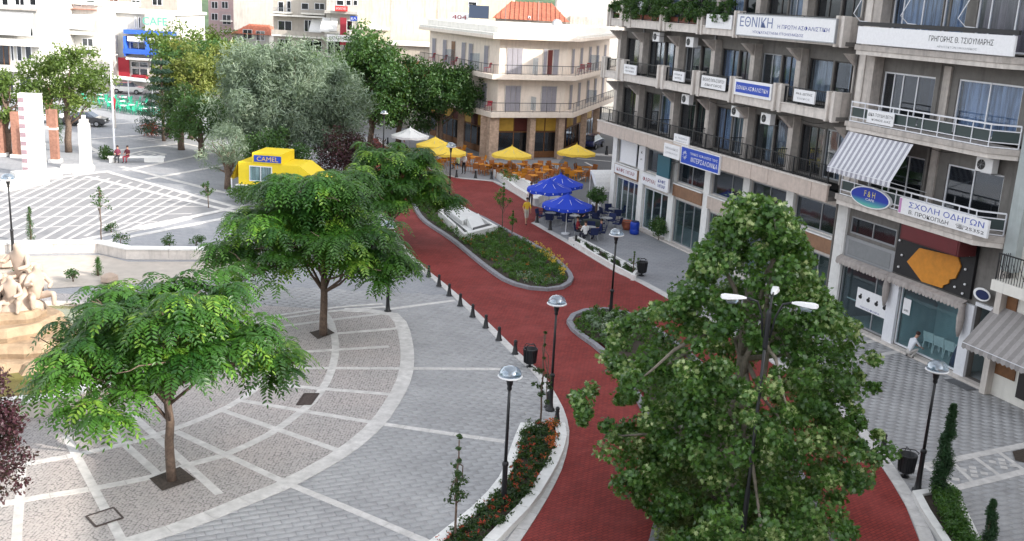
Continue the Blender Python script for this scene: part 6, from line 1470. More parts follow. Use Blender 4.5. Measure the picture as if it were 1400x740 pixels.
for si, (a, b, k) in enumerate(segs):
    A, B = inn_[si], inn_[si + 1]; d = (B - A).normalized(); L = (B - A).length
    for z in (4.32, 7.64):
        if k == 'f': xs_ = [(L * .22, 1.5), (L * .76, 1.5)]
        elif k == 'l': xs_ = [(L * f, .85) for f in (.08, .25, .38, .53, .63, .84)]
        else: xs_ = [(L * f, .9) for f in (.12, .3, .5, .68, .88)]
        for j, (x, w_) in enumerate(xs_):
            shutter_door(A, d, None, x, z, w_, 2.25, M['wood'] if (j == 2 and k == 'l' and z > 7) else M['shutter'], HT)
        if k == 'f' and z > 7: shutter_door(A - Vector((d.y, -d.x)) * -.06, d, None, L * .74, z, .5, 2.2, plain('red_brown_door', (.13, .02, .015), .6, .1), HT)
    a2, b2 = off_poly(front, -.08)[si], off_poly(front, -.08)[si + 1]
    for z in (4.3, 7.62):
        q = MB(); q.bar((*a2, z + .85), (*b2, z + .85), .04, .05); q.bar((*a2, z + .1), (*b2, z + .1), .03, .03); n = int((b2 - a2).length / 1.2)
        for j in range(n + 1): p = a2.lerp(b2, j / n); q.bar((*p, z), (*p, z + .85), .03, .03)
        r_ = q.build('railing', M['black_metal'], HT)
        q = MB(); n = int((b2 - a2).length / .16)
        for j in range(n): p = a2.lerp(b2, (j + .5) / n); q.bar((*p, z + .1), (*p, z + .85), .012, .012)
        bl = q.build('balusters', M['grey_metal'], r_); bl['kind'] = 'stuff'
    for f in ((.4, .75) if k == 'l' else (.5,)):
        p = A.lerp(B, f); nn = Vector((d.y, -d.x))
        for z in (4.32, 7.64): q = MB(); q.bar((*(p + nn * .05), z + .75), (*(p + nn * 1.0), z + .75), .05, 1.5 if z > 7 else 1.2); q.build('privacy_screen', M['glass'], HT)
# stone pillars and dark cafe front with yellow panels
pf = off_poly(front, -.35); dF = (pf[2] - pf[1]).normalized(); LF = (pf[2] - pf[1]).length; angF = math.atan2(dF.y, dF.x)
for f, w_ in ((.03, .9), (.52, .55), (.90, .6)):
    p = pf[1] + dF * LF * f; q = MB(); q.box(-w_ / 2, w_ / 2, 0, .7, 0, 3.84); q.build('stone_pillar', M['stone_clad'], HT, loc=(p.x, p.y, 0), rot=(0, 0, angF), bevel=.02)
for si in (0, 2):
    a_, b_ = pf[si], pf[si + 1]
    for f in (.3, .6, .9) if si == 0 else (.3, .6): p = a_.lerp(b_, f); q = MB(); q.box(-.3, .3, -.3, .3, 0, 3.84); q.build('stone_pillar', M['stone_clad'], HT, loc=(p.x, p.y, 0))
pg = off_poly(front, -1.4); 
for si in range(3):
    a_, b_ = pg[si], pg[si + 1]; d = (b_ - a_).normalized(); L = (b_ - a_).length; n = int(L / 1.35); an = math.atan2(d.y, d.x)
    for j in range(n):
        p = a_ + d * (j + .5) * L / n; w_ = L / n
        q = MB(); q.box(-w_ / 2, w_ / 2, 0, .08, 2.35, 2.45); q.box(-w_ / 2, -w_ / 2 + .08, 0, .08, 0, 3.84); q.box(-w_ / 2 + .081, w_ / 2 - .02, .02, .07, 0, .6)
        wo = q.build('cafe_window', M['wood'], HT, loc=(p.x, p.y, 0), rot=(0, 0, an))
        MB().box(-w_ / 2 + .08, w_ / 2, .03, .04, .6, 2.35).build('pane', M['glass_dark'], wo)
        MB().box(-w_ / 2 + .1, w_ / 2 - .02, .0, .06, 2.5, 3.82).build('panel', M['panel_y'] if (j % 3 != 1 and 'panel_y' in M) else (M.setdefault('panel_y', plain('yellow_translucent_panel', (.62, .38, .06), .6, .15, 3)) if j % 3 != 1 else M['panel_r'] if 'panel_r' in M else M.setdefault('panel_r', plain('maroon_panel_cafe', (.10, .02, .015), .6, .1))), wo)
# balcony red chairs of the hotel (small)
rc = make_chair('balcony_chair', gloss('red_plastic', (.35, .02, .04), .5), False)
o0 = off_poly(front, -.55)
for f, z, lab in ((.12, 7.63, 'leftmost'), (.3, 7.63, 'second from the left'), (.45, 7.63, 'third from the left'), (.9, 7.63, 'right next to the corner')):
    p = o0[0].lerp(o0[1], f); put(rc, Vector((p.x, p.y, z)), 1.2, 'red chair on the upper left balcony of the hotel, ' + lab, 'red chairs on the hotel balconies')
for f, z, lab in ((.2, 7.63, 'upper right balcony, near'), (.35, 7.63, 'upper right balcony, far')): p = o0[2].lerp(o0[3], f); put(rc, Vector((p.x, p.y, z)), .5, 'red chair on the hotel ' + lab, 'red chairs on the hotel balconies')
p = o0[0].lerp(o0[1], .93); put(rc, Vector((p.x, p.y, 4.31)), .5, 'red chair on the lower hotel balcony beside the tree', 'red chairs on the hotel balconies')

# ------------------------------------------------------------ background buildings
def facade_house(name, label, cat, pa, pb, Y, ztop, depth, wallm, rows=(), roofm=None, parts=None, top_slab=True, za=0):
    """front wall between two image columns at distance Y; windows given as (px0, py0, px1, py1, kind)"""
    a = atY(pa, 60, Y); b = atY(pb, 60, Y if not isinstance(Y, tuple) else Y[1])
    t = thing(name, label, cat, (a.x, Y, 0)); W = b.x - a.x
    MB().box(0, W, 0, depth, za, ztop).build('wall', wallm, t)
    if top_slab: MB().box(-.3, W + .3, -.4, depth + .1, ztop + .003, ztop + .35).build('roof_slab', M['cream_white'], t)
    for (x0, y0, x1, y1, kind) in rows:
        p = atY(x0, y0, Y); q_ = atY(x1, y1, Y); X0, X1 = p.x - a.x, q_.x - a.x; Z1, Z0 = p.z, q_.z
        if kind == 'win' or kind == 'door' or kind == 'shut':
            q = MB(); f = .07; q.box(X0, X1, -.05, -.003, Z0, Z0 + f); q.box(X0, X1, -.05, -.003, Z1 - f, Z1); q.box(X0, X0 + f, -.048, -.003, Z0 + f, Z1 - f); q.box(X1 - f, X1, -.048, -.003, Z0 + f, Z1 - f)
            if X1 - X0 > 1.1: q.box((X0 + X1) / 2 - .04, (X0 + X1) / 2 + .04, -.047, -.003, Z0 + f, Z1 - f)
            wo = q.build('window', M['white_metal'] if kind != 'door' else M['wood'], t)
            MB().box(X0 + f, X1 - f, -.02, -.004, Z0 + f, Z1 - f).build('pane', M['glass_dark'] if kind != 'shut' else M['shutter'], wo)
            if kind != 'shut': MB().box(X0 + f, X1 - f, -.0035, -.001, Z0 + f, Z1 - f).build('dark_room_sheet', M['ink_black'], wo)  # black sheet behind the glass stands in for the unlit room
        elif kind == 'balc':
            MB().box(X0, X1, -1.3, -.003, Z0, Z0 + .22).build('balcony_slab', M['cream_white'], t); MB().box(X0, X1, -1.3, -1.2, Z0 + .225, Z1).build('balcony_front', wallm, t)
        elif kind == 'rail':
            MB().box(X0, X1, -1.3, -.003, Z0, Z0 + .22).build('balcony_slab', M['cream_white'], t); q = MB(); q.box(X0, X1, -1.28, -1.22, Z1 - .06, Z1); n = int((X1 - X0) / .2)
            for j in range(n + 1): x = X0 + (X1 - X0) * j / n; q.box(x - .015, x + .015, -1.26, -1.24, Z0 + .22, Z1 - .06)
            q.build('railing', M['grey_metal'], t)
        elif kind == 'awn':
            q = MB(); q.add([(X0, -.05, Z1), (X1, -.05, Z1), (X1 + .1, -1.5, Z0), (X0 - .1, -1.5, Z0), (X0, -.05, Z1 - .03), (X1, -.05, Z1 - .03), (X1 + .1, -1.5, Z0 - .25), (X0 - .1, -1.5, Z0 - .25)], [(0, 3, 2, 1), (3, 7, 6, 2), (4, 5, 6, 7), (0, 4, 7, 3), (1, 2, 6, 5)]); q.build('awning', M['white_cloth'], t)
        elif isinstance(kind, tuple):
            MB().box(X0, X1, -.14 if len(kind) < 2 else -kind[1], -.003, Z0, Z1).build(kind[2] if len(kind) > 2 else 'panel', kind[0], t)
    return t
def gable_roof(t, x0, x1, y0, y1, z, h, m, over=.4):
    q = MB(); ym = (y0 + y1) / 2
    vs = [(x0 - over, y0 - over, z), (x1 + over, y0 - over, z), (x1 + over, y1 + over, z), (x0 - over, y1 + over, z), (x0 + (x1 - x0) * .2, ym, z + h), (x1 - (x1 - x0) * .2, ym, z + h)]
    q.add(vs, [(0, 1, 5, 4), (1, 2, 5), (2, 3, 4, 5), (3, 0, 4), (3, 2, 1, 0)]); r_ = q.build('roof', m, t)
    n = int((x1 - x0) / .45)
    q = MB()
    for k in range(n + 1):
        x = x0 - over + (x1 - x0 + 2 * over) * k / n; xt = min(max(x, vs[4][0]), vs[5][0])
        f = 1 - abs(x - xt) / max(.01, vs[4][0] - vs[0][0]); q.tube([(x, y0 - over, z + .04), (x + (xt - x) * f * 0, y0 - over + (ym - y0 + over) * f, z + .04 + h * f)], .05, 5)
    q.build('tile_ridges', m, r_)['kind'] = 'stuff'
CW, CR = plain('far_white_render', (.50, .485, .455), .85, .1, 1.5, .2, stain=.35), plain('far_cream_render', (.46, .42, .375), .85, .1, 1.5, .2, stain=.35)
blue = plain('blue_render', (.03, .12, .55), .7, .1, 3); redp = plain('red_panel', (.45, .03, .05), .6, .1, 3); orange_r = plain('orange_render', (.55, .16, .07), .8, .12, 3)
facade_house('balcony_block', 'pale block with white awnings cut by the top left corner', 'building', -60, 52, 122, 16.5, 14, CW, [
    (-60, 12, 48, 46, 'awn'), (-60, 48, 60, 64, 'balc'), (0, 33, 14, 48, 'win'), (20, 36, 46, 50, 'win'), (-60, 58, 20, 60, (M['concrete_pale'], .5, 'ledge')), (-4, 58, 14, 90, 'door'), (22, 58, 31, 84, 'win'), (-60, 84, 38, 98, 'balc'), (2, -4, 12, 8, 'win'), (20, -4, 34, 8, 'win'), (40, -4, 50, 8, 'win'), (14, 60, 20, 84, 'win'), (34, 62, 44, 82, 'win'), (0, 36, 46, 47, (M['interior'], .004, 'painted_shadow_strip')), (0, 104, 20, 128, 'win'), (26, 104, 44, 128, 'win'), (-60, 9, 55, 12, (M['concrete'], .7, 'ledge'))])  # dark strip under the awning is shadow painted on the wall
facade_house('terrace_block', 'white stepped block behind the round tree at top left', 'building', 50, 136, 132, 10.8, 14, CW, [
    (54, 14, 66, 30, 'win'), (58, 0, 70, 9, 'win'), (76, 0, 88, 9, 'win'), (100, 0, 112, 9, 'win'), (118, 0, 130, 9, 'win'), (50, 9, 134, 14, (M['tile'], .8, 'eave')), (112, 52, 128, 64, 'win'), (70, 18, 98, 40, (M['interior'], .01, 'painted_shadow_panel')), (88, 18, 132, 38, 'awn'), (50, 38, 130, 48, 'balc'), (60, 52, 96, 76, (plain('ochre_cloth', (.6, .36, .13), .8, .1), .7, 'awning')), (100, 66, 130, 76, 'win'), (60, 92, 75, 110, 'win'), (105, 92, 125, 118, 'win')])  # dark flat panel beside the awning stands in for shade
facade_house('upper_house', 'cream house with orange side wall above the blue balcony building', 'building', 66, 244, 158, 15.5, 12, CR, [(134, 0, 170, 17, (orange_r, .3, 'orange_wall')), (149, -6, 162, 8, 'win'), (180, 0, 192, 9, 'win'), (208, -2, 222, 8, 'win'), (171, 11, 242, 17, (M['tile'], .9, 'eave'))])
bb = facade_house('blue_balcony_building', 'white and blue building with long balconies and red ground floor', 'building', 136, 243, 138, atY(190, 19, 138).z, 12, CW, [
    (184, 23, 187, 39, 'win'), (189, 23, 193, 39, 'win'), (150, 26, 158, 44, 'win'), (137, 31, 158, 44, 'balc'), (174, 40, 241, 49, (blue, 1.4, 'blue_fascia')), (202, 18, 241, 44, (CW, 1.2, 'upper_bay')), (178, 49, 201, 57, (M['white_cloth'], 1.1, 'roller_blind')), (207, 49, 239, 57, (M['white_cloth'], 1.1, 'roller_blind')), (178, 57, 201, 75, 'win'), (207, 57, 239, 75, 'win'), (174, 66, 241, 76, (blue, 1.5, 'blue_balcony_front')), (174, 49, 177, 76, (blue, 1.45, 'blue_pier')), (203, 49, 206, 76, (blue, 1.45, 'blue_pier')),
    (150, 57, 154, 72, 'win'), (156, 53, 161, 72, 'win'), (138, 72, 158, 80, 'balc'), (155, 78, 178, 110, (redp, .2, 'red_front')), (163, 84, 173, 104, 'win'), (178, 78, 222, 83, (M['white_cloth'], 1.6, 'awning')), (179, 84, 203, 93, 'win'), (205, 84, 214, 100, 'win'), (180, 93, 203, 112, 'win'), (183, 102, 203, 111, (redp, .9, 'red_awning')), (144, 92, 153, 118, 'win')])
text('CAFE', 3.2, 1.0, plain('green_print', (.1, .45, .35), .5, .05), bb, (atY(216, 30, 138).x - atY(136, 60, 138).x, -1.22, atY(216, 29, 138).z))
facade_house('pink_block', 'tall pinkish block at the end of the tree lined street', 'building', 286, 322, 190, 14.5, 12, plain('pinkish_render', (.50, .36, .36), .8, .1, 2), [(289, 2, 298, 12, 'win'), (303, 2, 312, 12, 'win'), (289, 18, 298, 28, 'win'), (303, 16, 318, 30, 'rail'), (304, 20, 316, 34, 'win'), (303, 34, 318, 44, 'rail')])
facade_house('blank_white_block', 'blank white wall block behind the tiled low house', 'building', 320, 382, 175, 15.5, 12, CW, [])
lh = facade_house('tiled_house', 'low white house with a terracotta roof edge among trees', 'building', 320, 368, 165, 6.8, 10, CW, [(332, 40, 345, 54, 'win'), (350, 42, 362, 56, 'win')], top_slab=False); gable_roof(lh, 0, atY(368, 60, 165).x - atY(320, 60, 165).x, 0, 10, 6.8, 1.4, M['tile'])
facade_house('apartment_block', 'cream apartment block with balconies left of the sign covered block', 'building', 374, 446, 150, 15, 13, CR, [
    (380, 2, 388, 17, 'win'), (392, 1, 398, 17, 'win'), (376, 10, 400, 19, 'rail'), (412, 4, 422, 14, 'win'), (430, 4, 444, 14, 'win'), (414, 12, 446, 21, 'rail'), (372, 19, 446, 25, (M['cream_white'], 1.3, 'balcony_slab')), (380, 28, 399, 44, 'win'), (416, 27, 427, 44, 'win'), (426, 26, 441, 42, 'awn'), (402, 42, 446, 53, 'balc'), (374, 40, 402, 50, 'balc'), (380, 53, 398, 70, 'win'), (416, 55, 440, 72, 'win'), (372, 66, 446, 76, 'balc')])
sb = facade_house('sign_block', 'pale block with red and blue signs and slanted awnings', 'building', 446, 491, 146, 15, 13, CW, [
    (460, 0, 470, 8, 'win'), (473, 0, 480, 8, 'win'), (483, 0, 489, 8, 'win'), (446, 14, 490, 20, (CW, 1.3, 'balcony_slab')), (441, 24, 452, 41, 'awn'), (453, 24, 462, 40, 'awn'), (474, 28, 482, 42, 'win'), (446, 46, 486, 52, (CW, 1.3, 'balcony_slab')), (446, 42, 480, 47, 'rail'), (448, 55, 466, 75, 'win'), (469, 55, 486, 75, 'win')])
def farsign(name, label, px0, py0, px1, py1, Y, m, txt=None, tm=None, thick=.2, cat='sign'):
    a, b = atY(px0, py0, Y), atY(px1, py1, Y); c = (a + b) / 2; t = thing(name, label, cat, c); W, H_ = b.x - a.x, a.z - b.z; MB().box(-W / 2, W / 2, 0, thick, -H_ / 2, H_ / 2).build('board', m, t)
    if txt: text(txt, W * .8, H_ * .5, tm, t, (0, -.01, 0))
    return t
farsign('red_sign', 'red sign with white letters high on the pale sign block', 458, 8, 475, 16, 144.4, plain('red_sign', (.6, .03, .03), .6, .05), 'ΦΡΟΝΤΙΣΤΗΡΙΟ', W_)
farsign('blue_sign', 'small blue sign at the right end of the sign block', 479, 22, 488, 29, 144.4, M['sign_blue'], 'ΕΛ', W_)
farsign('banner_figure', 'vertical red and blue banner hanging on the sign block', 465, 24, 473, 62, 144.2, plain('red_blue_banner', (.35, .03, .05), .7, .1))
farsign('white_sign', 'long white sign with dark print below the balcony of the sign block', 447, 47, 480, 58, 144.0, M['sign_white'], 'ΚΑΤΑΣΤΗΜΑ', K_)
facade_house('blank_wall_block', 'huge blank yellowish wall behind the poplar and the hotel', 'building', 489, 700, 128, 17, 10, M['yellow_render'], [(492, 36, 532, 42, (M['concrete_pale'], .4, 'ledge')), (492, 38, 530, 42, (M['interior'], .05, 'painted_shadow_strip')), (534, 0, 535, 60, (M['concrete'], .03, 'pipe')), (598, 0, 599, 40, (M['concrete'], .03, 'pipe')), (640, 2, 652, 10, 'win')])  # dark strip at the ledge is its shadow, painted on
facade_house('annex_wall', 'lower greyish wall between poplar and hotel', 'building', 532, 640, 122, 8.3, 5, plain('grey_beige_render', (.50, .45, .38), .85, .15, 1.5, .2, stain=.4), [])
an = facade_house('shed', 'small shed with terracotta roof beside the hotel', 'building', 540, 592, 112, 5.4, 6, CR, [], top_slab=False); gable_roof(an, 0, atY(592, 60, 112).x - atY(540, 60, 112).x, 0, 6, 5.4, 1.6, M['tile'])
hh = facade_house('rooftop_house', 'white house with terracotta roof rising behind the hotel roof', 'building', 676, 772, 117, 12.0, 9, CR, [(722, 22, 725, 32, 'win')], top_slab=False); gable_roof(hh, 0, atY(772, 60, 117).x - atY(676, 60, 117).x, 0, 9, 12.0, 1.9, M['tile'])
facade_house('far_white_block', 'bright white block behind the right end of the hotel', 'building', 758, 845, 140, 16, 9, CW, [(780, 22, 826, 38, (M['concrete'], .3, 'low_wall'))])
farsign('billboard', 'dark blue billboard with pale strip on the hotel roof', 641, 7, 668, 26, 112, gloss('dark_billboard', (.02, .035, .07), .5)); farsign('billboard_strip', 'pale blue strip under the dark rooftop billboard', 641, 26, 667, 31, 111.9, gloss('pale_blue_print', (.3, .42, .55), .5))
farsign('letter_board', 'white and red board left of the rooftop billboard', 616, 17, 640, 30, 113, M['sign_white'], '404', M['ink_red'])
t = thing('satellite_dish', 'grey dish on the hotel roof beside the tiled house', 'dish', atY(762, 34, 108)); q = MB(); q.lathe([(.6, 0), (.45, .12), (.05, .2)], 18); q.build('dish', M['grey_metal'], t, rot=(R(75), 0, .4)); MB().box(-.03, .03, -.03, .03, -1.5, 0).build('mast', M['grey_metal'], t)
# side street: asphalt with white markings, parked car
st = MB(); st.sheet(poly([(770, 262), (830, 300), (872, 230), (905, 150), (838, 120), (800, 186), (764, 222)]), .002); tag(st.build('side_street', M['asphalt']), kind='structure')
for a, b in [((788, 217), (835, 221)), ((793, 231), (835, 235)), ((790, 247), (800, 242)), ((800, 222), (812, 228)), ((780, 236), (790, 240)), ((806, 197), (822, 190))]: band(a, b, .22, 'road_marking')
# generic block closing the street behind
facade_house('street_end_block', 'shadowed block beyond the hotel at the end of the side street', 'building', 830, 990, 150, 14.5, 10, CR, [(842, 40, 850, 60, 'win')])
# building the camera stands on, out of view: it shades the near plaza
VB = thing('viewpoint_building', 'tall cream apartment building from which the square is seen', 'building', (0, 0, 0))
MB().box(2, 44, -22, -3, 0, 20).build('wall', M['cream'], VB); MB().box(1.6, 44.4, -22.4, -2.6, 20.003, 20.4).build('roof', M['cream_white'], VB)
SB = thing('hotel_shade_block', 'plain unseen block added behind the office building to shade the hotel', 'building', (0, 0, 0))  # unseen block, added to keep the sun off the hotel
MB().box(18, 46, 76, 112, 0, 18).build('wall', M['cream'], SB); MB().box(17.6, 46.4, 75.6, 112.4, 18.003, 18.4).build('roof', M['cream_white'], SB)

for u, z0, z1 in ((8.15, 0.1, 18), (20.95, 6.6, 18), (29.45, 6.6, 18), (3.45, 6.3, 18)):
    q = MB(); q.lathe([(.05, z0), (.05, z1)], 8, (u, .07 if u > 8.2 else .62 if u > 8 else .16, 0)); q.build('drainpipe', M['grey_metal'] if u > 10 else M['concrete_dark'], OB)
for k, (u, z) in enumerate(((10.5, 9.2), (18.8, 9.2), (26.0, 12.5), (22.8, 5.8), (2.0, 9.1))):
    q = MB(); pts = [(u + 1.4 * i / 6 - .7, .5 + .5 * i / 6, z - .12 * math.sin(math.pi * i / 6) - .02) for i in range(7)]; q.tube(pts, .012, 4); q.build('cable', M['ink_black'], OB)
for k, (px, py, h) in enumerate(((690, 40, 2.2), (640, 44, 1.8), (735, 44, 2.4))):
    p = atY(px, py, 101); t = thing('roof_aerial', 'thin television aerial on the hotel roof, %s of three' % ('middle', 'leftmost', 'rightmost')[k], 'aerial', (p.x, p.y, 11.7)); q = MB(); q.bar((0, 0, 0), (0, 0, h), .03, .03); q.build('mast', M['grey_metal'], t); q = MB()
    for j in range(5): q.bar((-.35 + .02 * j, -.5 + .25 * j, h - .05), (.35 - .02 * j, -.5 + .25 * j, h - .05), .02, .02)
    q.bar((0, -.55, h - .05), (0, .55, h - .05), .02, .02); q.build('elements', M['grey_metal'], t)
# ------------------------------------------------------------ parked car in the side street
def car(label, loc, rot, paint):
    t = thing('parked_car', label, 'car', loc, rot)
    q = MB(); prof = [(-2.0, .35), (-2.05, .6), (-1.9, .85), (-1.2, .92), (1.15, .95), (1.95, .8), (2.05, .5), (2.0, .3)]
    n = len(prof); vs = [(x, y, z) for y in (-.82, .82) for x, z in prof]; q.add(vs, [tuple(range(n))[::-1], tuple(range(n, 2 * n))] + [(i, (i + 1) % n, n + (i + 1) % n, n + i) for i in range(n)])
    q.build('body', paint, t, bevel=.06)
    q = MB(); pr = [(-1.6, .9, .78), (-1.1, 1.35, .62), (.35, 1.4, .62), (1.05, .94, .78)]; vs = [(x, s * w_, z) for s in (-1, 1) for x, z, w_ in pr]; q.add(vs, [(3, 2, 1, 0), (4, 5, 6, 7)] + [(i, i + 1, 5 + i, 4 + i) for i in range(3)]); q.build('windows', M['glass_dark'], t)
    q = MB(); q.add([(-1.05, -.6, 1.36), (.3, -.6, 1.41), (.3, .6, 1.41), (-1.05, .6, 1.36)], [(0, 1, 2, 3)]); q.build('roof', paint, t)
    for x in (-1.25, 1.25):
        for y in (-.8, .8):
            q = MB(); q.tube([(x, y - .1, .31), (x, y + .1, .31)], .31, 16); w_ = q.build('wheel', M['ink_black'], t); q = MB(); q.tube([(x, y - .11, .31), (x, y + .11, .31)], .18, 12); q.build('rim', M['grey_metal'], w_)
    for y in (-.6, .6): MB().box(2.0, 2.06, y - .16, y + .16, .58, .72).build('headlight', M['white_plastic'], t)
    return t
car('dark blue car parked in the side street beside the hotel', P(808, 202), R(70), gloss('dark_blue_paint', (.01, .02, .09), .25, coat=1))
# ------------------------------------------------------------ yellow kiosk
kp = P(380, 268)
t = thing('kiosk', 'yellow kiosk with sloping sides and a blue sign box on top', 'kiosk', kp, R(-6)); YL = gloss('yellow_painted_panel', (.80, .60, .02), .5)
q = MB(); q.prism([(-2.3, -1.4), (2.0, -1.4), (2.0, 1.4), (-2.3, 1.4)], 0, 2.3); 
MB().box(-2.3, 2.0, -1.4, 1.4, .9, 2.45).build('cabin', YL, t, bevel=.02); MB().box(-2.25, 1.95, -1.35, 1.35, 0, .897).build('lower_cabin', M['sign_blue'], t)
q = MB(); q.add([(2.0, -1.4, 2.45), (2.0, 1.4, 2.45), (3.6, 1.4, 1.3), (3.6, -1.4, 1.3), (2.0, -1.4, 1.3), (2.0, 1.4, 1.3)], [(3, 2, 1, 0), (0, 4, 3), (1, 2, 5), (4, 5, 2, 3)]); q.build('sloping_side', YL, t)
MB().box(-1.3, .75, -1.45, 1.35, 2.455, 3.15).build('sign_box', YL, t, bevel=.02)
MB().box(-1.15, .75, -1.48, -1.452, 2.55, 3.0).build('blue_face', M['sign_blue'], t); text('CAMEL', 1.5, .30, plain('gold_print', (.75, .5, .1), .5, .05), t, (-.2, -1.485, 2.77))
q = MB()
for b in ((-1.5, .1, 2.2, 2.26), (-1.5, .1, 1.2, 1.26), (-1.5, -1.44, 1.26, 2.2), (.04, .1, 1.26, 2.2), (-.73, -.67, 1.26, 2.2)): q.box(b[0], b[1], -1.46, -1.41, b[2], b[3])
wo = q.build('window', M['white_metal'], t)
for x in (-1.44, -.67): MB().box(x, x + .7, -1.43, -1.42, 1.26, 2.2).build('pane', M['shop_glass'], wo)
MB().box(-1.44, .04, -1.418, -1.404, 1.26, 2.2).build('interior_view', M['curtain_white'], wo)
q = MB(); q.add([(-2.3, -1.4, 2.45), (-2.3, 1.4, 2.45), (-2.9, 1.4, 1.2), (-2.9, -1.4, 1.2), (-2.75, -1.4, 1.2), (-2.75, 1.4, 1.2)], [(0, 3, 2, 1), (0, 1, 5, 4)]); q.build('left_flap', YL, t)
for x in (-2.8, 3.5): q = MB(); q.bar((x, -1.35, 0), (x, -1.35, 1.3), .08, .08); q.build('post', M['white_metal'], t)
MB().box(-2.4, 2.1, -1.75, -1.42, .86, .93).build('counter', M['white_metal'], t)
# ------------------------------------------------------------ left: pillars, parapets, flag pole
def pillar(label, px, py, w_, d_, h, m, rot=0, extra=None):
    t = thing('pillar', label, 'pillar', P(px, py), R(rot)); MB().box(-w_ / 2, w_ / 2, -d_ / 2, d_ / 2, 0, h).build('shaft', m, t, bevel=.02); MB().box(-w_ / 2 - .15, w_ / 2 + .15, -d_ / 2 - .15, d_ / 2 + .15, 0, .25).build('foot', M['white_wall'], t)
    if extra: extra(t)
    return t
brick = plain('red_brown_brick', (.34, .17, .12), .85, .3, 5, .6)
def squares(t):
    for k in range(11): MB().box(-.98 + .05, -.98 + .62, -.335, -.302, 5.4 - k * .5, 5.62 - k * .5).build('stone_inset', plain('mauve_stone', (.30, .21, .24), .7, .15) if k == 0 else bpy.data.materials['mauve_stone'], t)
M['white_lime'] = plain('white_limestone', (.74, .72, .69), .7, .08, 3, .2)
pillar('tall white stone pillar with a column of dark inset squares', 48, 240, 1.5, .6, 5.9, M['white_lime'], 8, lambda t: [MB().box(-.72, -.35, -.33, -.302, 5.3 - k * .62, 5.6 - k * .62).build('stone_inset', M['mauve'] if 'mauve' in M else M.setdefault('mauve', plain('mauve_stone', (.30, .21, .24), .7, .15)), t) for k in range(9)])
pillar('brown brick pillar right of the tall white pillar', 76, 222, .6, .5, 4.1, brick, 8, lambda t: MB().box(-.31, .31, -.26, .26, 2.55, 2.7).build('white_band', M['white_lime'], t))
pillar('slender white stone pillar with stepped top beside the plaza', 118, 232, .75, .6, 3.5, M['white_lime'], 8, lambda t: [MB().box(-.28, .28, -.24, .24, 3.503, 3.8).build('cap', M['white_lime'], t), MB().box(-.12, .12, -.12, .12, 3.803, 4.1).build('tip', M['white_lime'], t)])
pillar('brown brick pillar behind the tree at the left edge', 25, 215, .65, .6, 3.6, brick, 8)
pillar('dark red brick pillar at the very left edge', 3, 213, .6, .6, 3.0, brick, 8)
pillar('brown brick pillar under the round tree', 69, 176, .55, .55, 3.8, brick, 8)
for k, (a, b, lab) in enumerate((((18, 246), (82, 241), 'long white parapet block at the foot of the tall pillar'), ((0, 262), (60, 250), 'white parapet block at left in front of the pillars'), ((84, 236), (128, 236), 'white parapet block between the white pillars'))):
    pa, pb = P(*a), P(*b); c = (pa + pb) / 2; t = thing('parapet_block', lab, 'wall', c, math.atan2(pb.y - pa.y, pb.x - pa.x)); L = (pb - pa).length; n = 3
    for j in range(n): MB().box(-L / 2 + L * j / n + .01, -L / 2 + L * (j + 1) / n - .01, -.5, .5, 0, .55).build('stone_block', M['white_lime'], t, bevel=.02)
t = thing('flag_pole', 'tall slender white flag pole with folded red flag', 'flag pole', P(157, 213)); q = MB(); q.lathe([(.16, 0), (.16, .1), (.09, .15), (.07, 5), (.045, 10.2)], 10); q.build('pole', M['white_metal'], t, True); q = MB(); q.lathe([(.01, 10.2), (.09, 10.28), (.01, 10.36)], 8); q.build('finial', M['white_metal'], t); q = MB(); q.add([(.03, 0, 4.9), (.3, .05, 4.6), (.22, -.04, 3.9), (.04, .02, 3.6), (.15, .1, 4.3)], [(0, 1, 4), (1, 2, 4), (2, 3, 4), (3, 0, 4)]); q.build('flag', redp, t)
t = thing('terrace_canopy', 'long flat white canopy roof over the far green terrace', 'canopy', P(170, 136), R(-28)); MB().box(-6.5, 6.5, -1.2, 1.2, 2.5, 2.62).build('roof', M['white_cloth'], t)
for x in (-6, -2, 2, 6): MB().box(x - .05, x + .05, -1.1, -1.0, 0, 2.5).build('post', M['white_metal'], t)
# umbrella-like flower kiosk behind, small white parked cars far left, for the background traffic strip
car('small white car parked behind the round tree at left', P(70, 168), R(5), gloss('white_paint', (.75, .75, .75), .3, coat=1)); car('dark parked car glimpsed right of the brick pillar', P(118, 172), R(5), gloss('black_paint', (.03, .03, .035), .3, coat=1)); car('small white car parked in front of the red ground floor', P(176, 128), R(2), bpy.data.materials['white_paint'])
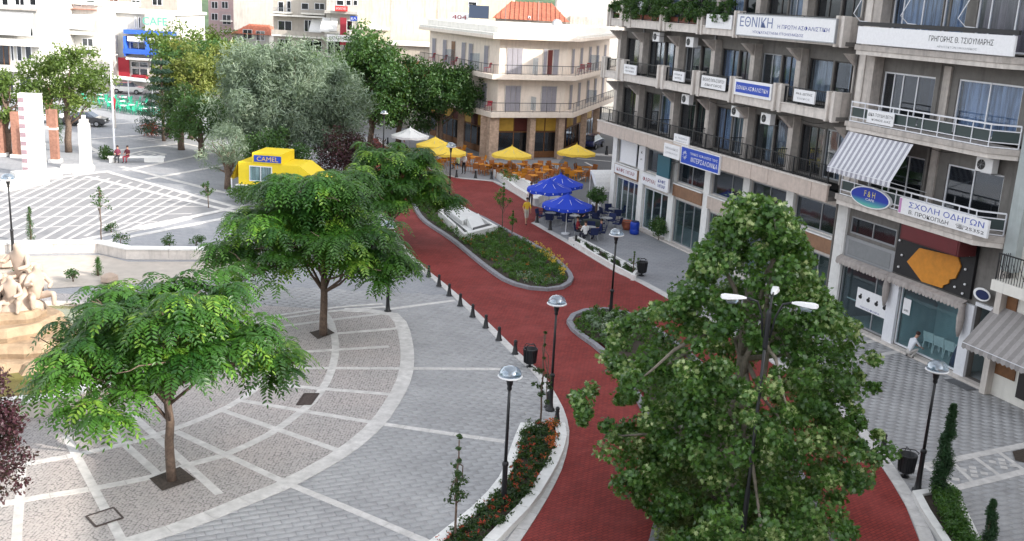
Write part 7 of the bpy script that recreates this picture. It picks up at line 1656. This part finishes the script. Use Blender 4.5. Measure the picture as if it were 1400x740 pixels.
# ------------------------------------------------------------ statue on the fountain: group of pale figures (one carved mass)
st = thing('statue', 'cream stone sculpture of rounded figures on top of the fountain rocks', 'statue', FC + Vector((.3, 0, 2.15)))
def carve(name, J, rad, E_, m, loc=(0, 0, 0), rz=0, s=1):
    names = list(J); ix = {k: i for i, k in enumerate(names)}; bm = bmesh.new(); ly = bm.verts.layers.skin.verify(); vs = [bm.verts.new(Vector(J[k]) * s) for k in names]
    for a, b in E_: bm.edges.new((vs[ix[a]], vs[ix[b]]))
    for k, v in zip(names, vs): v[ly].radius = (rad[k] * s, rad[k] * s); v[ly].use_root = k == names[0]
    me = bpy.data.meshes.new('tmp'); bm.to_mesh(me); bm.free(); o = bpy.data.objects.new('tmp', me); col.objects.link(o); o.modifiers.new('s', 'SKIN').use_smooth_shade = True; q = o.modifiers.new('u', 'SUBSURF'); q.levels = 2
    dg = bpy.context.evaluated_depsgraph_get(); m2 = bpy.data.meshes.new_from_object(o.evaluated_get(dg), depsgraph=dg); bpy.data.objects.remove(o); m2.materials.clear(); m2.materials.append(m)
    for p in m2.polygons: p.use_smooth = True
    ob = bpy.data.objects.new(name, m2); col.objects.link(ob); ob.parent = st; ob.location = loc; ob.rotation_euler = (0, 0, rz); return ob
M['statue'] = plain('cream_carved_stone', (.46, .36, .29), .8, .15, 3, .4)
J = {'p': (0, 0, .35), 'w': (0, .05, .6), 'c': (0, .1, .85), 'n': (0, .14, 1.05), 'h': (0, .18, 1.25), 'sl': (-.22, .1, .88), 'el': (-.35, .25, .65), 'wl': (-.15, .45, .6), 'sr': (.22, .1, .88), 'er': (.38, .2, .7), 'wr': (.3, .45, .8), 'hl': (-.15, .05, .3), 'kl': (-.3, .45, .4), 'al': (-.25, .5, .05), 'hr': (.15, .05, .3), 'kr': (.3, .4, .38), 'ar': (.3, .35, .03)}
rd = {'p': .2, 'w': .17, 'c': .2, 'n': .08, 'h': .13, 'sl': .09, 'el': .07, 'wl': .05, 'sr': .09, 'er': .07, 'wr': .05, 'hl': .12, 'kl': .09, 'al': .06, 'hr': .12, 'kr': .09, 'ar': .06}
E2 = [('p', 'w'), ('w', 'c'), ('c', 'n'), ('n', 'h'), ('c', 'sl'), ('sl', 'el'), ('el', 'wl'), ('c', 'sr'), ('sr', 'er'), ('er', 'wr'), ('p', 'hl'), ('hl', 'kl'), ('kl', 'al'), ('p', 'hr'), ('hr', 'kr'), ('kr', 'ar')]
for k, (x, y, z, rz, s) in enumerate(((-.6, 0, 0, 2.4, 1.35), (.6, .1, 0, -2.2, 1.3), (0, -.4, -.1, 3.3, 1.15), (0, .45, .6, 3.0, 1.4))): carve('carved_figure', J, rd, E2, M['statue'], (x, y, z), rz, s)
q = MB(); q.lathe([(.9, -.15), (.8, .1), (.55, .3), (.3, .75), (.1, .95)], 14, rfun=lambda i, a: 1 + .12 * math.sin(3 * a + i)); q.build('carved_base', M['statue'], st, True)
# a handful of weathered ornamental stones behind the statue
for px, py, s, lab in ((8, 366, .5, 'pale boulder behind the statue at the left edge'), (44, 372, .4, 'small pale boulder right of the statue'), (150, 386, .35, 'pale boulder on the fountain terrace')):
    t = thing('boulder', lab, 'boulder', P(px, py)); q = MB(); q.lathe([(.5 * s, 0), (1.2 * s, .3 * s), (1.1 * s, .9 * s), (.4 * s, 1.3 * s), (.05, 1.35 * s)], 9, rfun=lambda i, a, p=px: 1 + .18 * math.sin(2 * a + p) + .1 * math.sin(5 * a + i)); q.build('stone', M['statue'], t)
# wooded hill closing the street
hl = MB(); hn = 24; vs = []; fs = []
for i in range(hn):
    for j in range(6): x = -220 + i * 20; vs.append((x, 330 + j * 45, -1 + [0, 8, 16, 22, 25, 22][j] * (.8 + .3 * math.sin(i * .7)))) 
for i in range(hn - 1):
    for j in range(5): a = i * 6 + j; fs.append((a, a + 6, a + 7, a + 1))
hl.add(vs, fs); tag(hl.build('wooded_hill', plain('wooded_slope', (.07, .12, .06), .95, .5, .15, .5), None, True), kind='structure')
# tidy: unused prototypes are parked below ground only if never placed
for o in list(bpy.data.objects):
    if o.parent is None and o.location.z < -40:
        for c in kids(o):
            for g in kids(c): bpy.data.objects.remove(g)
            bpy.data.objects.remove(c)
        bpy.data.objects.remove(o)

for px, py, h, lab in ((317, 118, 6.5, 'pale utility pole in front of the pink block'), (278, 110, 5.2, 'pale utility pole among the distant trees'), (157, 175, 7.5, 'brown concrete pole behind the flag pole')):
    t = thing('utility_pole', lab, 'pole', P(px, py)); q = MB(); q.lathe([(.14, 0), (.12, h * .5), (.09, h)], 8); q.build('pole', M['concrete_pale'], t); MB().box(-.6, .6, -.05, .05, h - .5, h - .4).build('crossarm', M['concrete_pale'], t)
